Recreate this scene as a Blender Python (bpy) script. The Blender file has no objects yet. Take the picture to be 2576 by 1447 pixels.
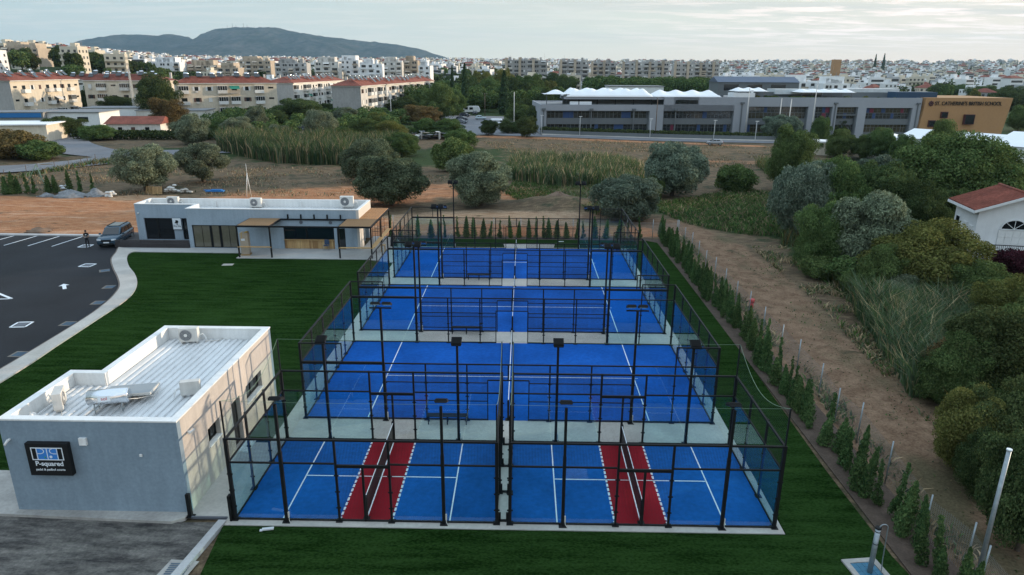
import bpy, bmesh, math, random
import numpy as np
from mathutils import Vector, Matrix
rnd = random.Random(7)
PI = math.pi
S = bpy.context.scene
COL = S.collection
R = math.radians

# ---------------------------------------------------------------- camera
CAM = Vector((0.6265, -30.2065, 16.5176)); PITCH, YAW, ROLL = 0.3073, -0.0158, 0.0062
fw = Vector((math.sin(YAW)*math.cos(PITCH), math.cos(YAW)*math.cos(PITCH), -math.sin(PITCH)))
rt = Vector((math.cos(YAW), -math.sin(YAW), 0)); up = rt.cross(fw)
rt2 = rt*math.cos(ROLL)+up*math.sin(ROLL); up2 = rt2.cross(fw)
cam = bpy.data.cameras.new('camera'); camo = bpy.data.objects.new('camera', cam); COL.objects.link(camo)
camo.matrix_world = Matrix(((rt2.x, up2.x, -fw.x, CAM.x), (rt2.y, up2.y, -fw.y, CAM.y), (rt2.z, up2.z, -fw.z, CAM.z), (0, 0, 0, 1)))
cam.sensor_width = 36; cam.lens = 2740.39/4096*36; cam.clip_start = .2; cam.clip_end = 40000
S.camera = camo
FP = 2740.39/4096*2576

def gp(px, py, z=0.0):
    """ground point seen at a place of the 2576-wide photograph: used to survey where things stand"""
    d = fw + rt2*((px-1288)/FP) - up2*((py-723.5)/FP)
    t = (z-CAM.z)/d.z
    p = CAM + d*t
    return p
def at(px, py, Y):
    d = fw + rt2*((px-1288)/FP) - up2*((py-723.5)/FP)
    return CAM + d*((Y-CAM.y)/d.y)
def depth(p): return (Vector(p)-CAM).dot(fw)

def ss(a, b, x):
    t = min(1, max(0, (x-a)/(b-a))); return t*t*(3-2*t)
def ssn(a, b, x):
    t = np.clip((x-a)/(b-a), 0, 1); return t*t*(3-2*t)
def Hn(x, y):
    x = np.asarray(x, float); y = np.asarray(y, float)
    d = np.hypot(x, y)
    th = x/np.maximum(y, 1.0)
    h = -0.014*np.clip(x-5, 0, 140)*ssn(90, 150, y)*(1-ssn(200, 330, d))
    lf = ssn(-0.45, -0.72, th)
    h = h + lf*14*ssn(330, 430, d)
    rg = ssn(.02, .22, th)                       # the town climbs late on the right, early at the left
    s0 = 390+720*rg; s1 = 1750+900*rg; k = .0225+.003*lf+.0065*rg
    h = h + k*np.clip(np.minimum(d, s1)-s0, 0, None)
    h = h - 0.02*np.clip(d-s1, 0, 3000)
    return h
def H(x, y): return float(Hn(x, y))

# ---------------------------------------------------------------- object helpers
def tag(o, label=None, cat=None, group=None, kind=None):
    if label: o['label'] = label
    if cat: o['category'] = cat
    if group: o['group'] = group
    if kind: o['kind'] = kind
    return o
def thing(name, label, cat, loc=(0, 0, 0), rz=0, group=None):
    o = bpy.data.objects.new(name, None); COL.objects.link(o)
    o.empty_display_size = .2
    o.location = loc; o.rotation_euler = (0, 0, rz)
    return tag(o, label, cat, group)
def copy_tree(o, parent=None):
    c = o.copy(); COL.objects.link(c)
    if parent: c.parent = parent
    for ch in KIDS.get(o.name, ()): copy_tree(bpy.data.objects[ch], c)
    return c
KIDS = {}
def dup(root, loc, rz=0, sc=None, label=None, group=None):
    c = root.copy(); COL.objects.link(c); c.location = loc; c.rotation_euler = (0, 0, rz)
    if sc is not None: c.scale = sc if isinstance(sc, (tuple, list)) else (sc, sc, sc)
    if label: c['label'] = label
    if group: c['group'] = group
    for n in KIDS.get(root.name, ()): copy_tree(bpy.data.objects[n], c)
    KIDS[c.name] = []
    return c

class MB:
    def __init__(s): s.v = []; s.f = []; s.m = []; s.smooth = []
    def quad(s, a, b, c, d, m=0):
        n = len(s.v); s.v += [tuple(a), tuple(b), tuple(c), tuple(d)]; s.f.append((n, n+1, n+2, n+3)); s.m.append(m); s.smooth.append(False); return s
    def tri(s, a, b, c, m=0):
        n = len(s.v); s.v += [tuple(a), tuple(b), tuple(c)]; s.f.append((n, n+1, n+2)); s.m.append(m); s.smooth.append(False); return s
    def box(s, x0, y0, z0, x1, y1, z1, m=0, T=None):
        if x0 > x1: x0, x1 = x1, x0
        if y0 > y1: y0, y1 = y1, y0
        if z0 > z1: z0, z1 = z1, z0
        n = len(s.v)
        P = [(x0, y0, z0), (x1, y0, z0), (x1, y1, z0), (x0, y1, z0), (x0, y0, z1), (x1, y0, z1), (x1, y1, z1), (x0, y1, z1)]
        if T is not None: P = [tuple(T @ Vector(p)) for p in P]
        s.v += P
        for q in ((0, 3, 2, 1), (4, 5, 6, 7), (0, 1, 5, 4), (1, 2, 6, 5), (2, 3, 7, 6), (3, 0, 4, 7)):
            s.f.append(tuple(n+i for i in q)); s.m.append(m); s.smooth.append(False)
        return s
    def cbox(s, cx, cy, cz, sx, sy, sz, m=0, rz=0, rx=0):
        T = Matrix.Translation((cx, cy, cz)) @ Matrix.Rotation(rz, 4, 'Z') @ Matrix.Rotation(rx, 4, 'X')
        return s.box(-sx/2, -sy/2, -sz/2, sx/2, sy/2, sz/2, m, T)
    def cyl(s, p0, p1, r0, r1=None, n=8, m=0, caps=True):
        r1 = r0 if r1 is None else r1
        p0 = Vector(p0); p1 = Vector(p1); d = (p1-p0).normalized()
        a = d.orthogonal().normalized(); b = d.cross(a); k = len(s.v)
        for p, r in ((p0, r0), (p1, r1)):
            for i in range(n):
                t = 2*PI*i/n; s.v.append(tuple(p+(a*math.cos(t)+b*math.sin(t))*r))
        for i in range(n):
            j = (i+1) % n; s.f.append((k+i, k+j, k+n+j, k+n+i)); s.m.append(m); s.smooth.append(n > 6)
        if caps:
            s.f.append(tuple(k+i for i in reversed(range(n)))); s.m.append(m); s.smooth.append(False)
            s.f.append(tuple(k+n+i for i in range(n))); s.m.append(m); s.smooth.append(False)
        return s
    def tube(s, pts, r, n=6, m=0):
        for i in range(len(pts)-1):
            ra = r[i] if isinstance(r, (list, tuple)) else r; rb = r[i+1] if isinstance(r, (list, tuple)) else r
            s.cyl(pts[i], pts[i+1], ra, rb, n, m, caps=True)
        return s
    def prism(s, poly, z0, z1, m=0, mt=None, bottom=True):
        n = len(poly); k = len(s.v)
        ar = sum(poly[i][0]*poly[(i+1) % n][1]-poly[(i+1) % n][0]*poly[i][1] for i in range(n))
        if ar < 0: poly = list(reversed(poly))
        s.v += [(p[0], p[1], z0) for p in poly]+[(p[0], p[1], z1) for p in poly]
        for i in range(n):
            j = (i+1) % n; s.f.append((k+i, k+j, k+n+j, k+n+i)); s.m.append(m); s.smooth.append(False)
        s.f.append(tuple(k+n+i for i in range(n))); s.m.append(m if mt is None else mt); s.smooth.append(False)
        if bottom: s.f.append(tuple(k+i for i in reversed(range(n)))); s.m.append(m); s.smooth.append(False)
        return s
    def loft(s, rings, m=0, caps=True, smooth=True):
        k = len(s.v); n = len(rings[0])
        for r in rings: s.v += [tuple(p) for p in r]
        for a in range(len(rings)-1):
            for i in range(n):
                j = (i+1) % n; s.f.append((k+a*n+i, k+a*n+j, k+(a+1)*n+j, k+(a+1)*n+i)); s.m.append(m); s.smooth.append(smooth)
        if caps:
            s.f.append(tuple(k+i for i in reversed(range(n)))); s.m.append(m); s.smooth.append(False)
            e = k+(len(rings)-1)*n; s.f.append(tuple(e+i for i in range(n))); s.m.append(m); s.smooth.append(False)
        return s
    def ball(s, c, rx, ry, rz, m=0, nu=10, nv=6):
        rings = []
        for j in range(nv+1):
            t = PI*(j+.02)/(nv+.04); rings.append([(c[0]+rx*math.sin(t)*math.cos(2*PI*i/nu), c[1]+ry*math.sin(t)*math.sin(2*PI*i/nu), c[2]-rz*math.cos(t)) for i in range(nu)])
        return s.loft(rings, m)
    def mesh(s, name, mats):
        me = bpy.data.meshes.new(name); me.from_pydata(s.v, [], s.f)
        for mt in (mats if isinstance(mats, (list, tuple)) else [mats]): me.materials.append(mt)
        me.polygons.foreach_set('material_index', s.m); me.polygons.foreach_set('use_smooth', s.smooth)
        me.update(); return me
    def build(s, name, mats, parent=None, loc=None, bevel=0):
        o = bpy.data.objects.new(name, s.mesh(name, mats)); COL.objects.link(o)
        if parent is not None: o.parent = parent; KIDS.setdefault(parent.name, []).append(o.name)
        if loc is not None: o.location = loc
        if bevel:
            md = o.modifiers.new('bevel', 'BEVEL'); md.width = bevel; md.segments = 2; md.limit_method = 'ANGLE'
        return o
def put(name, me, parent=None, loc=None):
    o = bpy.data.objects.new(name, me); COL.objects.link(o)
    if parent is not None: o.parent = parent; KIDS.setdefault(parent.name, []).append(o.name)
    if loc is not None: o.location = loc
    return o

def text(name, body, size, mat, parent, loc, rot, extrude=.006, align='CENTER', sx=1, bold=0):
    cu = bpy.data.curves.new(name, 'FONT'); cu.body = body; cu.size = size; cu.extrude = extrude; cu.align_x = align; cu.align_y = 'CENTER'; cu.offset = bold
    tmp = bpy.data.objects.new(name+'_curve', cu); COL.objects.link(tmp)
    bpy.context.view_layer.update()
    me = bpy.data.meshes.new_from_object(tmp.evaluated_get(bpy.context.evaluated_depsgraph_get()))
    bpy.data.objects.remove(tmp)
    me.name = name; me.materials.clear(); me.materials.append(mat)
    o = put(name, me, parent); o.location = loc; o.rotation_euler = rot; o.scale = (sx, 1, 1)
    return o

# ---------------------------------------------------------------- materials
def nt(name):
    m = bpy.data.materials.new(name); m.use_nodes = True
    t = m.node_tree; t.nodes.clear(); return m, t, t.nodes, t.links
def N(t, kind, **kw):
    n = t.nodes.new(kind)
    for k, v in kw.items():
        if k.startswith('i_'):
            n.inputs[k[2:].replace('_', ' ')].default_value = v
        else: setattr(n, k, v)
    return n
def c4(c): return (c[0], c[1], c[2], 1)
def mk(name, col, rough=.8, var=.12, scale=1.5, var2=.1, scale2=14, bump=0, bscale=30, metal=0, spec=.4, objvar=0, stretch=None, streak=0):
    m, t, n, l = nt(name)
    out = N(t, 'ShaderNodeOutputMaterial'); b = N(t, 'ShaderNodeBsdfPrincipled')
    b.inputs['Roughness'].default_value = rough; b.inputs['Metallic'].default_value = metal; b.inputs['Specular IOR Level'].default_value = spec
    l.new(b.outputs[0], out.inputs[0])
    geo = N(t, 'ShaderNodeNewGeometry'); vec = geo.outputs['Position']
    if stretch:
        mp = N(t, 'ShaderNodeMapping'); mp.inputs['Scale'].default_value = stretch; l.new(vec, mp.inputs[0]); vec = mp.outputs[0]
    f = None
    def noise(sc, amt):
        no = N(t, 'ShaderNodeTexNoise'); no.inputs['Scale'].default_value = sc; no.inputs['Detail'].default_value = 4; l.new(vec, no.inputs['Vector'])
        mr = N(t, 'ShaderNodeMapRange'); mr.inputs[1].default_value = .25; mr.inputs[2].default_value = .75; mr.inputs[3].default_value = 1-amt; mr.inputs[4].default_value = 1+amt
        l.new(no.outputs[0], mr.inputs[0]); return mr.outputs[0]
    fs = [noise(scale, var)] if var else []
    if var2: fs.append(noise(scale2, var2))
    if streak:
        mp2 = N(t, 'ShaderNodeMapping'); mp2.inputs['Scale'].default_value = (2.2, 2.2, .22); l.new(geo.outputs['Position'], mp2.inputs[0]); no2 = N(t, 'ShaderNodeTexNoise'); no2.inputs['Scale'].default_value = 1.6; no2.inputs['Detail'].default_value = 6; no2.inputs['Roughness'].default_value = .65; l.new(mp2.outputs[0], no2.inputs['Vector'])
        mr2 = N(t, 'ShaderNodeMapRange'); mr2.inputs[1].default_value = .35; mr2.inputs[2].default_value = .7; mr2.inputs[3].default_value = 1+streak*.4; mr2.inputs[4].default_value = 1-streak; l.new(no2.outputs[0], mr2.inputs[0]); fs.append(mr2.outputs[0])
    if objvar:
        oi = N(t, 'ShaderNodeObjectInfo'); mr = N(t, 'ShaderNodeMapRange'); mr.inputs[3].default_value = 1-objvar; mr.inputs[4].default_value = 1+objvar
        l.new(oi.outputs['Random'], mr.inputs[0]); fs.append(mr.outputs[0])
    rgb = N(t, 'ShaderNodeRGB'); rgb.outputs[0].default_value = c4(col); cur = rgb.outputs[0]
    for q in fs:
        vm = N(t, 'ShaderNodeVectorMath', operation='SCALE'); l.new(cur, vm.inputs[0]); l.new(q, vm.inputs['Scale']); cur = vm.outputs[0]
    l.new(cur, b.inputs['Base Color'])
    if bump:
        no = N(t, 'ShaderNodeTexNoise'); no.inputs['Scale'].default_value = bscale; no.inputs['Detail'].default_value = 5; l.new(vec, no.inputs['Vector'])
        bu = N(t, 'ShaderNodeBump'); bu.inputs['Strength'].default_value = bump; bu.inputs['Distance'].default_value = .03
        l.new(no.outputs[0], bu.inputs['Height']); l.new(bu.outputs[0], b.inputs['Normal'])
    return m
LEAFK = 1.75
def leafmat(name, a, bcol, objvar=.18, trans=.25):
    """leaf colour: every leaf (mesh island) its own tone between two species colours"""
    m, t, n, l = nt(name)
    out = N(t, 'ShaderNodeOutputMaterial'); d = N(t, 'ShaderNodeBsdfDiffuse'); tr = N(t, 'ShaderNodeBsdfTranslucent'); mx = N(t, 'ShaderNodeMixShader'); mx.inputs[0].default_value = trans
    g = N(t, 'ShaderNodeNewGeometry'); mixc = N(t, 'ShaderNodeMix', data_type='RGBA'); mixc.inputs[6].default_value = c4([v*LEAFK for v in a]); mixc.inputs[7].default_value = c4([v*LEAFK for v in bcol])
    l.new(g.outputs['Random Per Island'], mixc.inputs[0])
    oi = N(t, 'ShaderNodeObjectInfo'); hs = N(t, 'ShaderNodeHueSaturation')
    mr = N(t, 'ShaderNodeMapRange'); mr.inputs[3].default_value = 1-objvar; mr.inputs[4].default_value = 1+objvar; l.new(oi.outputs['Random'], mr.inputs[0]); l.new(mr.outputs[0], hs.inputs['Value'])
    mr2 = N(t, 'ShaderNodeMapRange'); mr2.inputs[3].default_value = .485; mr2.inputs[4].default_value = .515
    ml = N(t, 'ShaderNodeMath', operation='MULTIPLY'); ml.inputs[1].default_value = 7.13; fr = N(t, 'ShaderNodeMath', operation='FRACT'); l.new(oi.outputs['Random'], ml.inputs[0]); l.new(ml.outputs[0], fr.inputs[0]); l.new(fr.outputs[0], mr2.inputs[0]); l.new(mr2.outputs[0], hs.inputs['Hue'])
    no = N(t, 'ShaderNodeTexNoise'); no.inputs['Scale'].default_value = .9; no.inputs['Detail'].default_value = 3; l.new(g.outputs['Position'], no.inputs['Vector']); nr = N(t, 'ShaderNodeMapRange'); nr.inputs[1].default_value = .3; nr.inputs[2].default_value = .7; nr.inputs[3].default_value = .72; nr.inputs[4].default_value = 1.3; l.new(no.outputs[0], nr.inputs[0])
    vs = N(t, 'ShaderNodeVectorMath', operation='SCALE'); l.new(mixc.outputs[2], vs.inputs[0]); l.new(nr.outputs[0], vs.inputs['Scale']); l.new(vs.outputs[0], hs.inputs['Color'])
    l.new(hs.outputs[0], d.inputs[0]); l.new(hs.outputs[0], tr.inputs[0])
    l.new(d.outputs[0], mx.inputs[1]); l.new(tr.outputs[0], mx.inputs[2]); l.new(mx.outputs[0], out.inputs[0])
    return m
def glassmat(name, tint, gl=.9, rough=.02):
    m, t, n, l = nt(name)
    out = N(t, 'ShaderNodeOutputMaterial'); tr = N(t, 'ShaderNodeBsdfTransparent'); tr.inputs[0].default_value = c4(tint)
    g = N(t, 'ShaderNodeBsdfGlossy'); g.inputs['Roughness'].default_value = rough; g.inputs[0].default_value = (gl, gl, gl, 1)
    lw_ = N(t, 'ShaderNodeLayerWeight'); lw_.inputs[0].default_value = .5; pw = N(t, 'ShaderNodeMath', operation='POWER'); pw.inputs[1].default_value = 5; l.new(lw_.outputs['Facing'], pw.inputs[0])
    fr = N(t, 'ShaderNodeMath', operation='MULTIPLY_ADD'); fr.inputs[1].default_value = .9; fr.inputs[2].default_value = .045; l.new(pw.outputs[0], fr.inputs[0]); mx = N(t, 'ShaderNodeMixShader')
    l.new(fr.outputs[0], mx.inputs[0]); l.new(tr.outputs[0], mx.inputs[1]); l.new(g.outputs[0], mx.inputs[2]); l.new(mx.outputs[0], out.inputs[0])
    return m
def meshmat(name, col, pitch, wire, rough=.6):
    """woven wire: a square grid of wires in the panel's own plane, open between the wires"""
    m, t, n, l = nt(name)
    out = N(t, 'ShaderNodeOutputMaterial'); tr = N(t, 'ShaderNodeBsdfTransparent'); b = N(t, 'ShaderNodeBsdfPrincipled'); b.inputs['Base Color'].default_value = c4(col); b.inputs['Roughness'].default_value = rough
    tc = N(t, 'ShaderNodeTexCoord'); sp = N(t, 'ShaderNodeSeparateXYZ'); l.new(tc.outputs['Object'], sp.inputs[0])
    ad = N(t, 'ShaderNodeMath', operation='ADD'); l.new(sp.outputs[0], ad.inputs[0]); l.new(sp.outputs[1], ad.inputs[1])
    res = []
    for src in (ad.outputs[0], sp.outputs[2]):
        dv = N(t, 'ShaderNodeMath', operation='DIVIDE'); dv.inputs[1].default_value = pitch; l.new(src, dv.inputs[0])
        fr = N(t, 'ShaderNodeMath', operation='FRACT'); l.new(dv.outputs[0], fr.inputs[0])
        lt = N(t, 'ShaderNodeMath', operation='LESS_THAN'); lt.inputs[1].default_value = wire/pitch; l.new(fr.outputs[0], lt.inputs[0]); res.append(lt.outputs[0])
    mxx = N(t, 'ShaderNodeMath', operation='MAXIMUM'); l.new(res[0], mxx.inputs[0]); l.new(res[1], mxx.inputs[1])
    mx = N(t, 'ShaderNodeMixShader'); l.new(mxx.outputs[0], mx.inputs[0]); l.new(tr.outputs[0], mx.inputs[1]); l.new(b.outputs[0], mx.inputs[2]); l.new(mx.outputs[0], out.inputs[0])
    return m

M = {}
M['black'] = mk('black_steel', (.008, .009, .010), .62, .2, 3, 0, spec=.22)
M['blackmat'] = mk('black_plastic', (.010, .011, .012), .65, 0, 1, 0, spec=.25)
M['grey_steel'] = mk('galvanised_steel', (.30, .34, .36), .45, .15, 4, .1, metal=.6)
M['white'] = mk('white_paint', (.76, .76, .74), .6, .06, .8, .05, streak=.10)
M['whitemetal'] = mk('white_sheet_metal', (.68, .69, .69), .5, .10, .5, .08, 5, stretch=(1.5, .5, 1))
M['render_grey'] = mk('grey_render', (.225, .295, .355), .9, .08, .7, .10, 9, bump=.25, bscale=60, streak=.10)
M['render_east'] = mk('beige_render', (.52, .47, .42), .9, .06, .7, .06, 9, bump=.25, bscale=60, streak=.12)
M['concrete'] = mk('concrete', (.36, .345, .32), .9, .22, .7, .14, 7, bump=.2)
M['concrete_pale'] = mk('pale_concrete', (.43, .405, .37), .9, .16, .6, .1, 8, bump=.2)
M['kerb'] = mk('kerb_stone', (.42, .42, .42), .85, .14, 1.2, .1)
M['blue'] = mk('blue_turf', (.008, .090, .38), .95, .26, .3, .16, 5, bump=.15, bscale=150, spec=.1)
M['blue2'] = mk('blue_turf_padbol', (.009, .095, .325), .95, .28, .3, .16, 5, bump=.15, bscale=150, spec=.1)
M['red'] = mk('red_turf', (.27, .012, .022), .95, .12, .6, .10, 24, spec=.1)
M['line'] = mk('white_line', (.72, .76, .80), .9, .08, 6, .06)
M['glass'] = glassmat('tinted_glass', (.86, .96, .965))
M['mesh'] = meshmat('black_wire_mesh', (.010, .011, .012), .055, .0054)
M['netmesh'] = meshmat('black_net', (.012, .012, .012), .045, .014)
M['finenet'] = meshmat('sagging_net', (.02, .03, .03), .10, .006)
M['chain'] = meshmat('chain_link', (.25, .27, .28), .07, .006)
M['wood'] = mk('reed_wood', (.31, .19, .095), .75, .2, 6, .25, 40, stretch=(2, 20, 1))
M['plank'] = mk('timber_planks', (.46, .29, .13), .6, .25, 2.2, .2, 20, stretch=(5, 5, .3))
M['deck'] = mk('dark_decking', (.045, .040, .042), .7, .2, 2, .2, stretch=(.5, 12, 1))
M['darkglass'] = mk('dark_window', (.012, .015, .018), .08, 0, 1, 0, spec=.8)
M['midglass'] = mk('shaded_window', (.040, .043, .046), .3, .2, .4, 0)
M['tanglass'] = mk('blind_window', (.13, .12, .09), .12, .12, 3, 0, spec=.8)
M['chrome'] = mk('polished_steel', (.75, .77, .8), .12, 0, 1, 0, metal=1)
M['asphalt'] = mk('fresh_asphalt', (.0135, .0148, .0185), .85, .38, .22, .25, 14, bump=.4, bscale=90, spec=.3)
M['asphalt_old'] = mk('worn_asphalt', (.070, .067, .065), .9, .6, .9, .5, 5, bump=.5, bscale=60)
M['road'] = mk('grey_road', (.16, .165, .18), .9, .15, .2, .12, 3)
M['teal'] = mk('teal_grating', (.035, .15, .24), .6, .1, 4, .1)
M['drain'] = mk('grey_grating', (.10, .14, .18), .6, .15, 6, .1)
M['redtile'] = mk('red_roof_tile', (.20, .062, .042), .9, .3, .5, .3, 4, objvar=.12)
M['beige'] = mk('beige_wall', (.62, .55, .44), .9, .1, .15, .08, 1.5, objvar=.08, streak=.14)
M['offwhite'] = mk('offwhite_wall', (.62, .60, .56), .9, .1, .15, .08, 1.5, objvar=.12, streak=.14)
M['whitewall'] = mk('white_wall', (.74, .75, .75), .9, .06, .2, .05, 2, objvar=.1, streak=.04)
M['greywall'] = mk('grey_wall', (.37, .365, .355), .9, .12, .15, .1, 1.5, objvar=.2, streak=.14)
M['tanwall'] = mk('tan_wall', (.44, .37, .29), .9, .1, .15, .1, 1.5, objvar=.15, streak=.14)
M['shutter'] = mk('white_shutter', (.68, .68, .66), .7, .05, 2, 0)
M['brown'] = mk('brown_shutter', (.10, .055, .045), .7, .1, 2, 0)
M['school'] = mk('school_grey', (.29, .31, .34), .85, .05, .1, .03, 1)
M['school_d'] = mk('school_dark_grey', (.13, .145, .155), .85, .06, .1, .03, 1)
M['school_b'] = mk('school_blue_panel', (.02, .055, .15), .6, .05, 1, 0)
M['school_r'] = mk('school_red_panel', (.15, .02, .05), .6, .05, 1, 0)
M['ochre'] = mk('ochre_wall', (.36, .205, .095), .85, .06, .15, .04, 2)
M['navy'] = mk('navy_cladding', (.015, .05, .10), .5, .05, 1, 0)
M['tent'] = mk('white_membrane', (.84, .85, .86), .6, .03, .3, 0)
M['roofgrey'] = mk('grey_roof', (.20, .21, .22), .8, .15, .3, .1, 2)
M['bark'] = mk('bark', (.085, .065, .05), .95, .3, 5, .2, 20, bump=.5, bscale=25)
M['polewood'] = mk('wooden_pole', (.12, .09, .07), .9, .2, 4, .1)
M['antenna'] = mk('mast_steel', (.25, .25, .27), .6, 0, 1, 0)
M['rock'] = mk('white_sacks', (.60, .60, .58), .9, .2, 5, .1)
M['rubble'] = mk('grey_rubble', (.20, .21, .22), .95, .3, 3, .2, bump=.6, bscale=8)
M['soil'] = mk('loose_soil', (.17, .115, .08), .95, .3, 2, .2, bump=.6, bscale=8)
M['pallet'] = mk('pallet_wood', (.40, .26, .12), .8, .2, 4, .1)
M['cardboard'] = mk('cardboard', (.44, .37, .29), .8, .08, 3, .05)
M['yellow'] = mk('yellow_strap', (.6, .38, .05), .6, 0, 1, 0)
M['rope'] = mk('pale_rope', (.16, .24, .17), .8, 0, 1, 0)
M['rubber'] = mk('tyre_rubber', (.012, .012, .013), .85, .1, 8, 0)
M['lampglass'] = mk('lamp_glass', (.10, .20, .28), .1, 0, 1, 0, spec=.9)
M['screenblue'] = mk('sign_blue', (.04, .22, .62), .5, 0, 1, 0)
M['signwhite'] = mk('sign_white', (.75, .80, .84), .5, 0, 1, 0)
M['signgrey'] = mk('sign_grey', (.10, .11, .13), .5, 0, 1, 0)
M['signgreen'] = mk('sign_green', (.08, .35, .05), .5, 0, 1, 0)
M['signred'] = mk('sign_red', (.5, .03, .05), .5, 0, 1, 0)
M['plastic_blue'] = mk('blue_plastic', (.02, .16, .42), .5, .1, 3, 0)
M['plastic_red'] = mk('red_plastic', (.5, .03, .03), .5, .1, 3, 0)
M['green_mesh'] = mk('green_awning', (.02, .20, .14), .8, .1, 3, 0)
M['skin'] = mk('skin', (.38, .22, .15), .6, .06, 6, 0)
M['cloth'] = mk('black_cloth', (.014, .015, .018), .9, .2, 8, 0)
M['hair'] = mk('dark_hair', (.012, .010, .009), .6, .2, 20, 0)
M['trash'] = mk('white_litter', (.6, .62, .64), .7, .1, 6, 0)
def paint(name, col): return mk(name, col, .25, .04, 2, 0, metal=.3, spec=.7)
L = {}
L['olive'] = leafmat('olive_leaf', (.045, .060, .038), (.150, .170, .110))
L['olive_d'] = leafmat('dark_olive_leaf', (.028, .042, .024), (.100, .118, .072))
L['olive_b'] = leafmat('blue_olive_leaf', (.036, .055, .040), (.120, .145, .105))
L['green'] = leafmat('green_leaf', (.024, .047, .016), (.086, .114, .042))
L['dark'] = leafmat('dark_leaf', (.016, .030, .012), (.064, .080, .032))
L['yellow'] = leafmat('yellowing_leaf', (.036, .048, .014), (.116, .116, .038))
L['brown'] = leafmat('autumn_leaf', (.050, .040, .018), (.120, .088, .040))
L['cyp'] = leafmat('cypress_leaf', (.012, .026, .014), (.040, .062, .030))
L['sap'] = leafmat('sapling_leaf', (.017, .042, .016), (.075, .112, .040))
L['pine'] = leafmat('pine_leaf', (.018, .038, .014), (.060, .086, .032))
L['reed'] = leafmat('reed_leaf', (.022, .046, .022), (.075, .100, .050))
L['straw'] = leafmat('dry_stalk', (.14, .105, .06), (.30, .23, .14))
L['weed'] = leafmat('weed_leaf', (.018, .045, .014), (.065, .105, .032))
L['purple'] = leafmat('purple_leaf', (.018, .008, .010), (.060, .020, .024))
L['drygrass'] = leafmat('dry_grass', (.085, .068, .042), (.20, .155, .095))
L['turf'] = leafmat('lawn_blade', (.006, .022, .007), (.022, .052, .018))
HAZE = True
M['drainframe'] = mk('drain_frame', (.17, .155, .135), .9, .2, 3, .1)
# ================================================================ SETTING: ground
def lines_axis(pts):
    out = [pts[0][0]]
    for a, b, st in pts:
        n = max(1, int(round((b-a)/st)))
        out += [a+(b-a)*(i+1)/n for i in range(n)]
    return np.array(out)
gx = lines_axis([(-14000, -4000, 1500), (-4000, -1500, 250), (-1500, -400, 50), (-400, -120, 12), (-120, 60, 1.0), (60, 160, 4), (160, 400, 12), (400, 1500, 50), (1500, 4000, 250), (4000, 14000, 1500)])
gy = lines_axis([(-600, -60, 60), (-60, -24, 6), (-24, 120, 1.0), (120, 200, 4), (200, 480, 12), (480, 2000, 40), (2000, 4000, 200), (4000, 14000, 1500)])
GX, GY = np.meshgrid(gx, gy)
def inpoly(x, y, poly):
    res = np.zeros(x.shape, bool); n = len(poly); j = n-1
    for i in range(n):
        xi, yi = poly[i]; xj, yj = poly[j]
        c = ((yi > y) != (yj > y)) & (x < (xj-xi)*(y-yi)/((yj-yi) or 1e-9)+xi); res ^= c; j = i
    return res
def soft(x, y, poly, w):
    """1 inside a polygon, falling to 0 within w metres of its edge"""
    d = np.full(x.shape, 1e9); n = len(poly)
    for i in range(n):
        ax, ay = poly[i]; bx, by = poly[(i+1) % n]; dx, dy = bx-ax, by-ay
        t = np.clip(((x-ax)*dx+(y-ay)*dy)/(dx*dx+dy*dy), 0, 1); d = np.minimum(d, np.hypot(x-ax-t*dx, y-ay-t*dy))
    s = np.where(inpoly(x, y, poly), d, -d)
    return np.clip(.5+s/(2*w), 0, 1)
def pathd(x, y, pts):
    d = np.full(x.shape, 1e9)
    for i in range(len(pts)-1):
        ax, ay = pts[i]; bx, by = pts[i+1]; dx, dy = bx-ax, by-ay
        t = np.clip(((x-ax)*dx+(y-ay)*dy)/(dx*dx+dy*dy), 0, 1); d = np.minimum(d, np.hypot(x-ax-t*dx, y-ay-t*dy))
    return d
orange = np.maximum.reduce([soft(GX, GY, [(-110, 38.5), (-40, 38.5), (-14, 38.6), (-13, 40), (6, 40), (16, 40), (16, 45.5), (-12, 46), (-20, 53), (-46, 60), (-110, 60)], 2.0),
    .75*soft(GX, GY, [(-46, 57), (-20, 50), (-8, 62), (5, 60), (8, 68), (-10, 76), (-40, 66)], 4),
    .8*soft(GX, GY, [(-22, 150), (60, 137), (60, 142), (-10, 155.5)], 2), .5*soft(GX, GY, [(24, 100), (58, 96), (50, 108), (26, 112)], 4)])
track = np.clip(1.25-pathd(GX, GY, [(19.0, -40), (18.9, -12), (18.6, 0), (19.0, 14), (19.8, 26), (19.2, 38), (17.5, 46), (10, 49)])/4.2, 0, 1)
pale = np.maximum.reduce([soft(GX, GY, [(-14, 45), (10, 45.5), (8, 52), (-6, 54), (-16, 50)], 2.5), .8*soft(GX, GY, [(-54, 57), (-46, 60), (-47, 63), (-55, 61.5)], 1.2), .85*track])
weeds = np.maximum.reduce([soft(GX, GY, [(16, 57), (32, 71), (37, 66), (30, 38), (23.5, 42), (19.5, 47)], 4), .42*soft(GX, GY, [(3, 54), (16, 52), (18, 60), (20, 84), (0, 88), (0, 64)], 5),
    soft(GX, GY, [(-125, 118), (-92, 100), (-90, 110), (-100, 124), (-120, 132)], 3), .8*soft(GX, GY, [(-100, 100), (-78, 122), (0, 126), (0, 88), (-40, 92), (-70, 108)], 8), soft(GX, GY, [(23.2, -40), (22.3, 4), (25.5, 20), (26.5, 36), (38, 62), (44, 100), (80, 120), (200, 130), (200, -40)], 2), .8*ssn(165, 190, np.hypot(GX, GY))])
under = np.clip(soft(GX, GY, [(24.5, -40), (24, 4), (27, 20), (28.5, 36), (40, 62), (46, 100), (80, 118), (200, 128), (200, -40)], 2), 0, 1)
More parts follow.
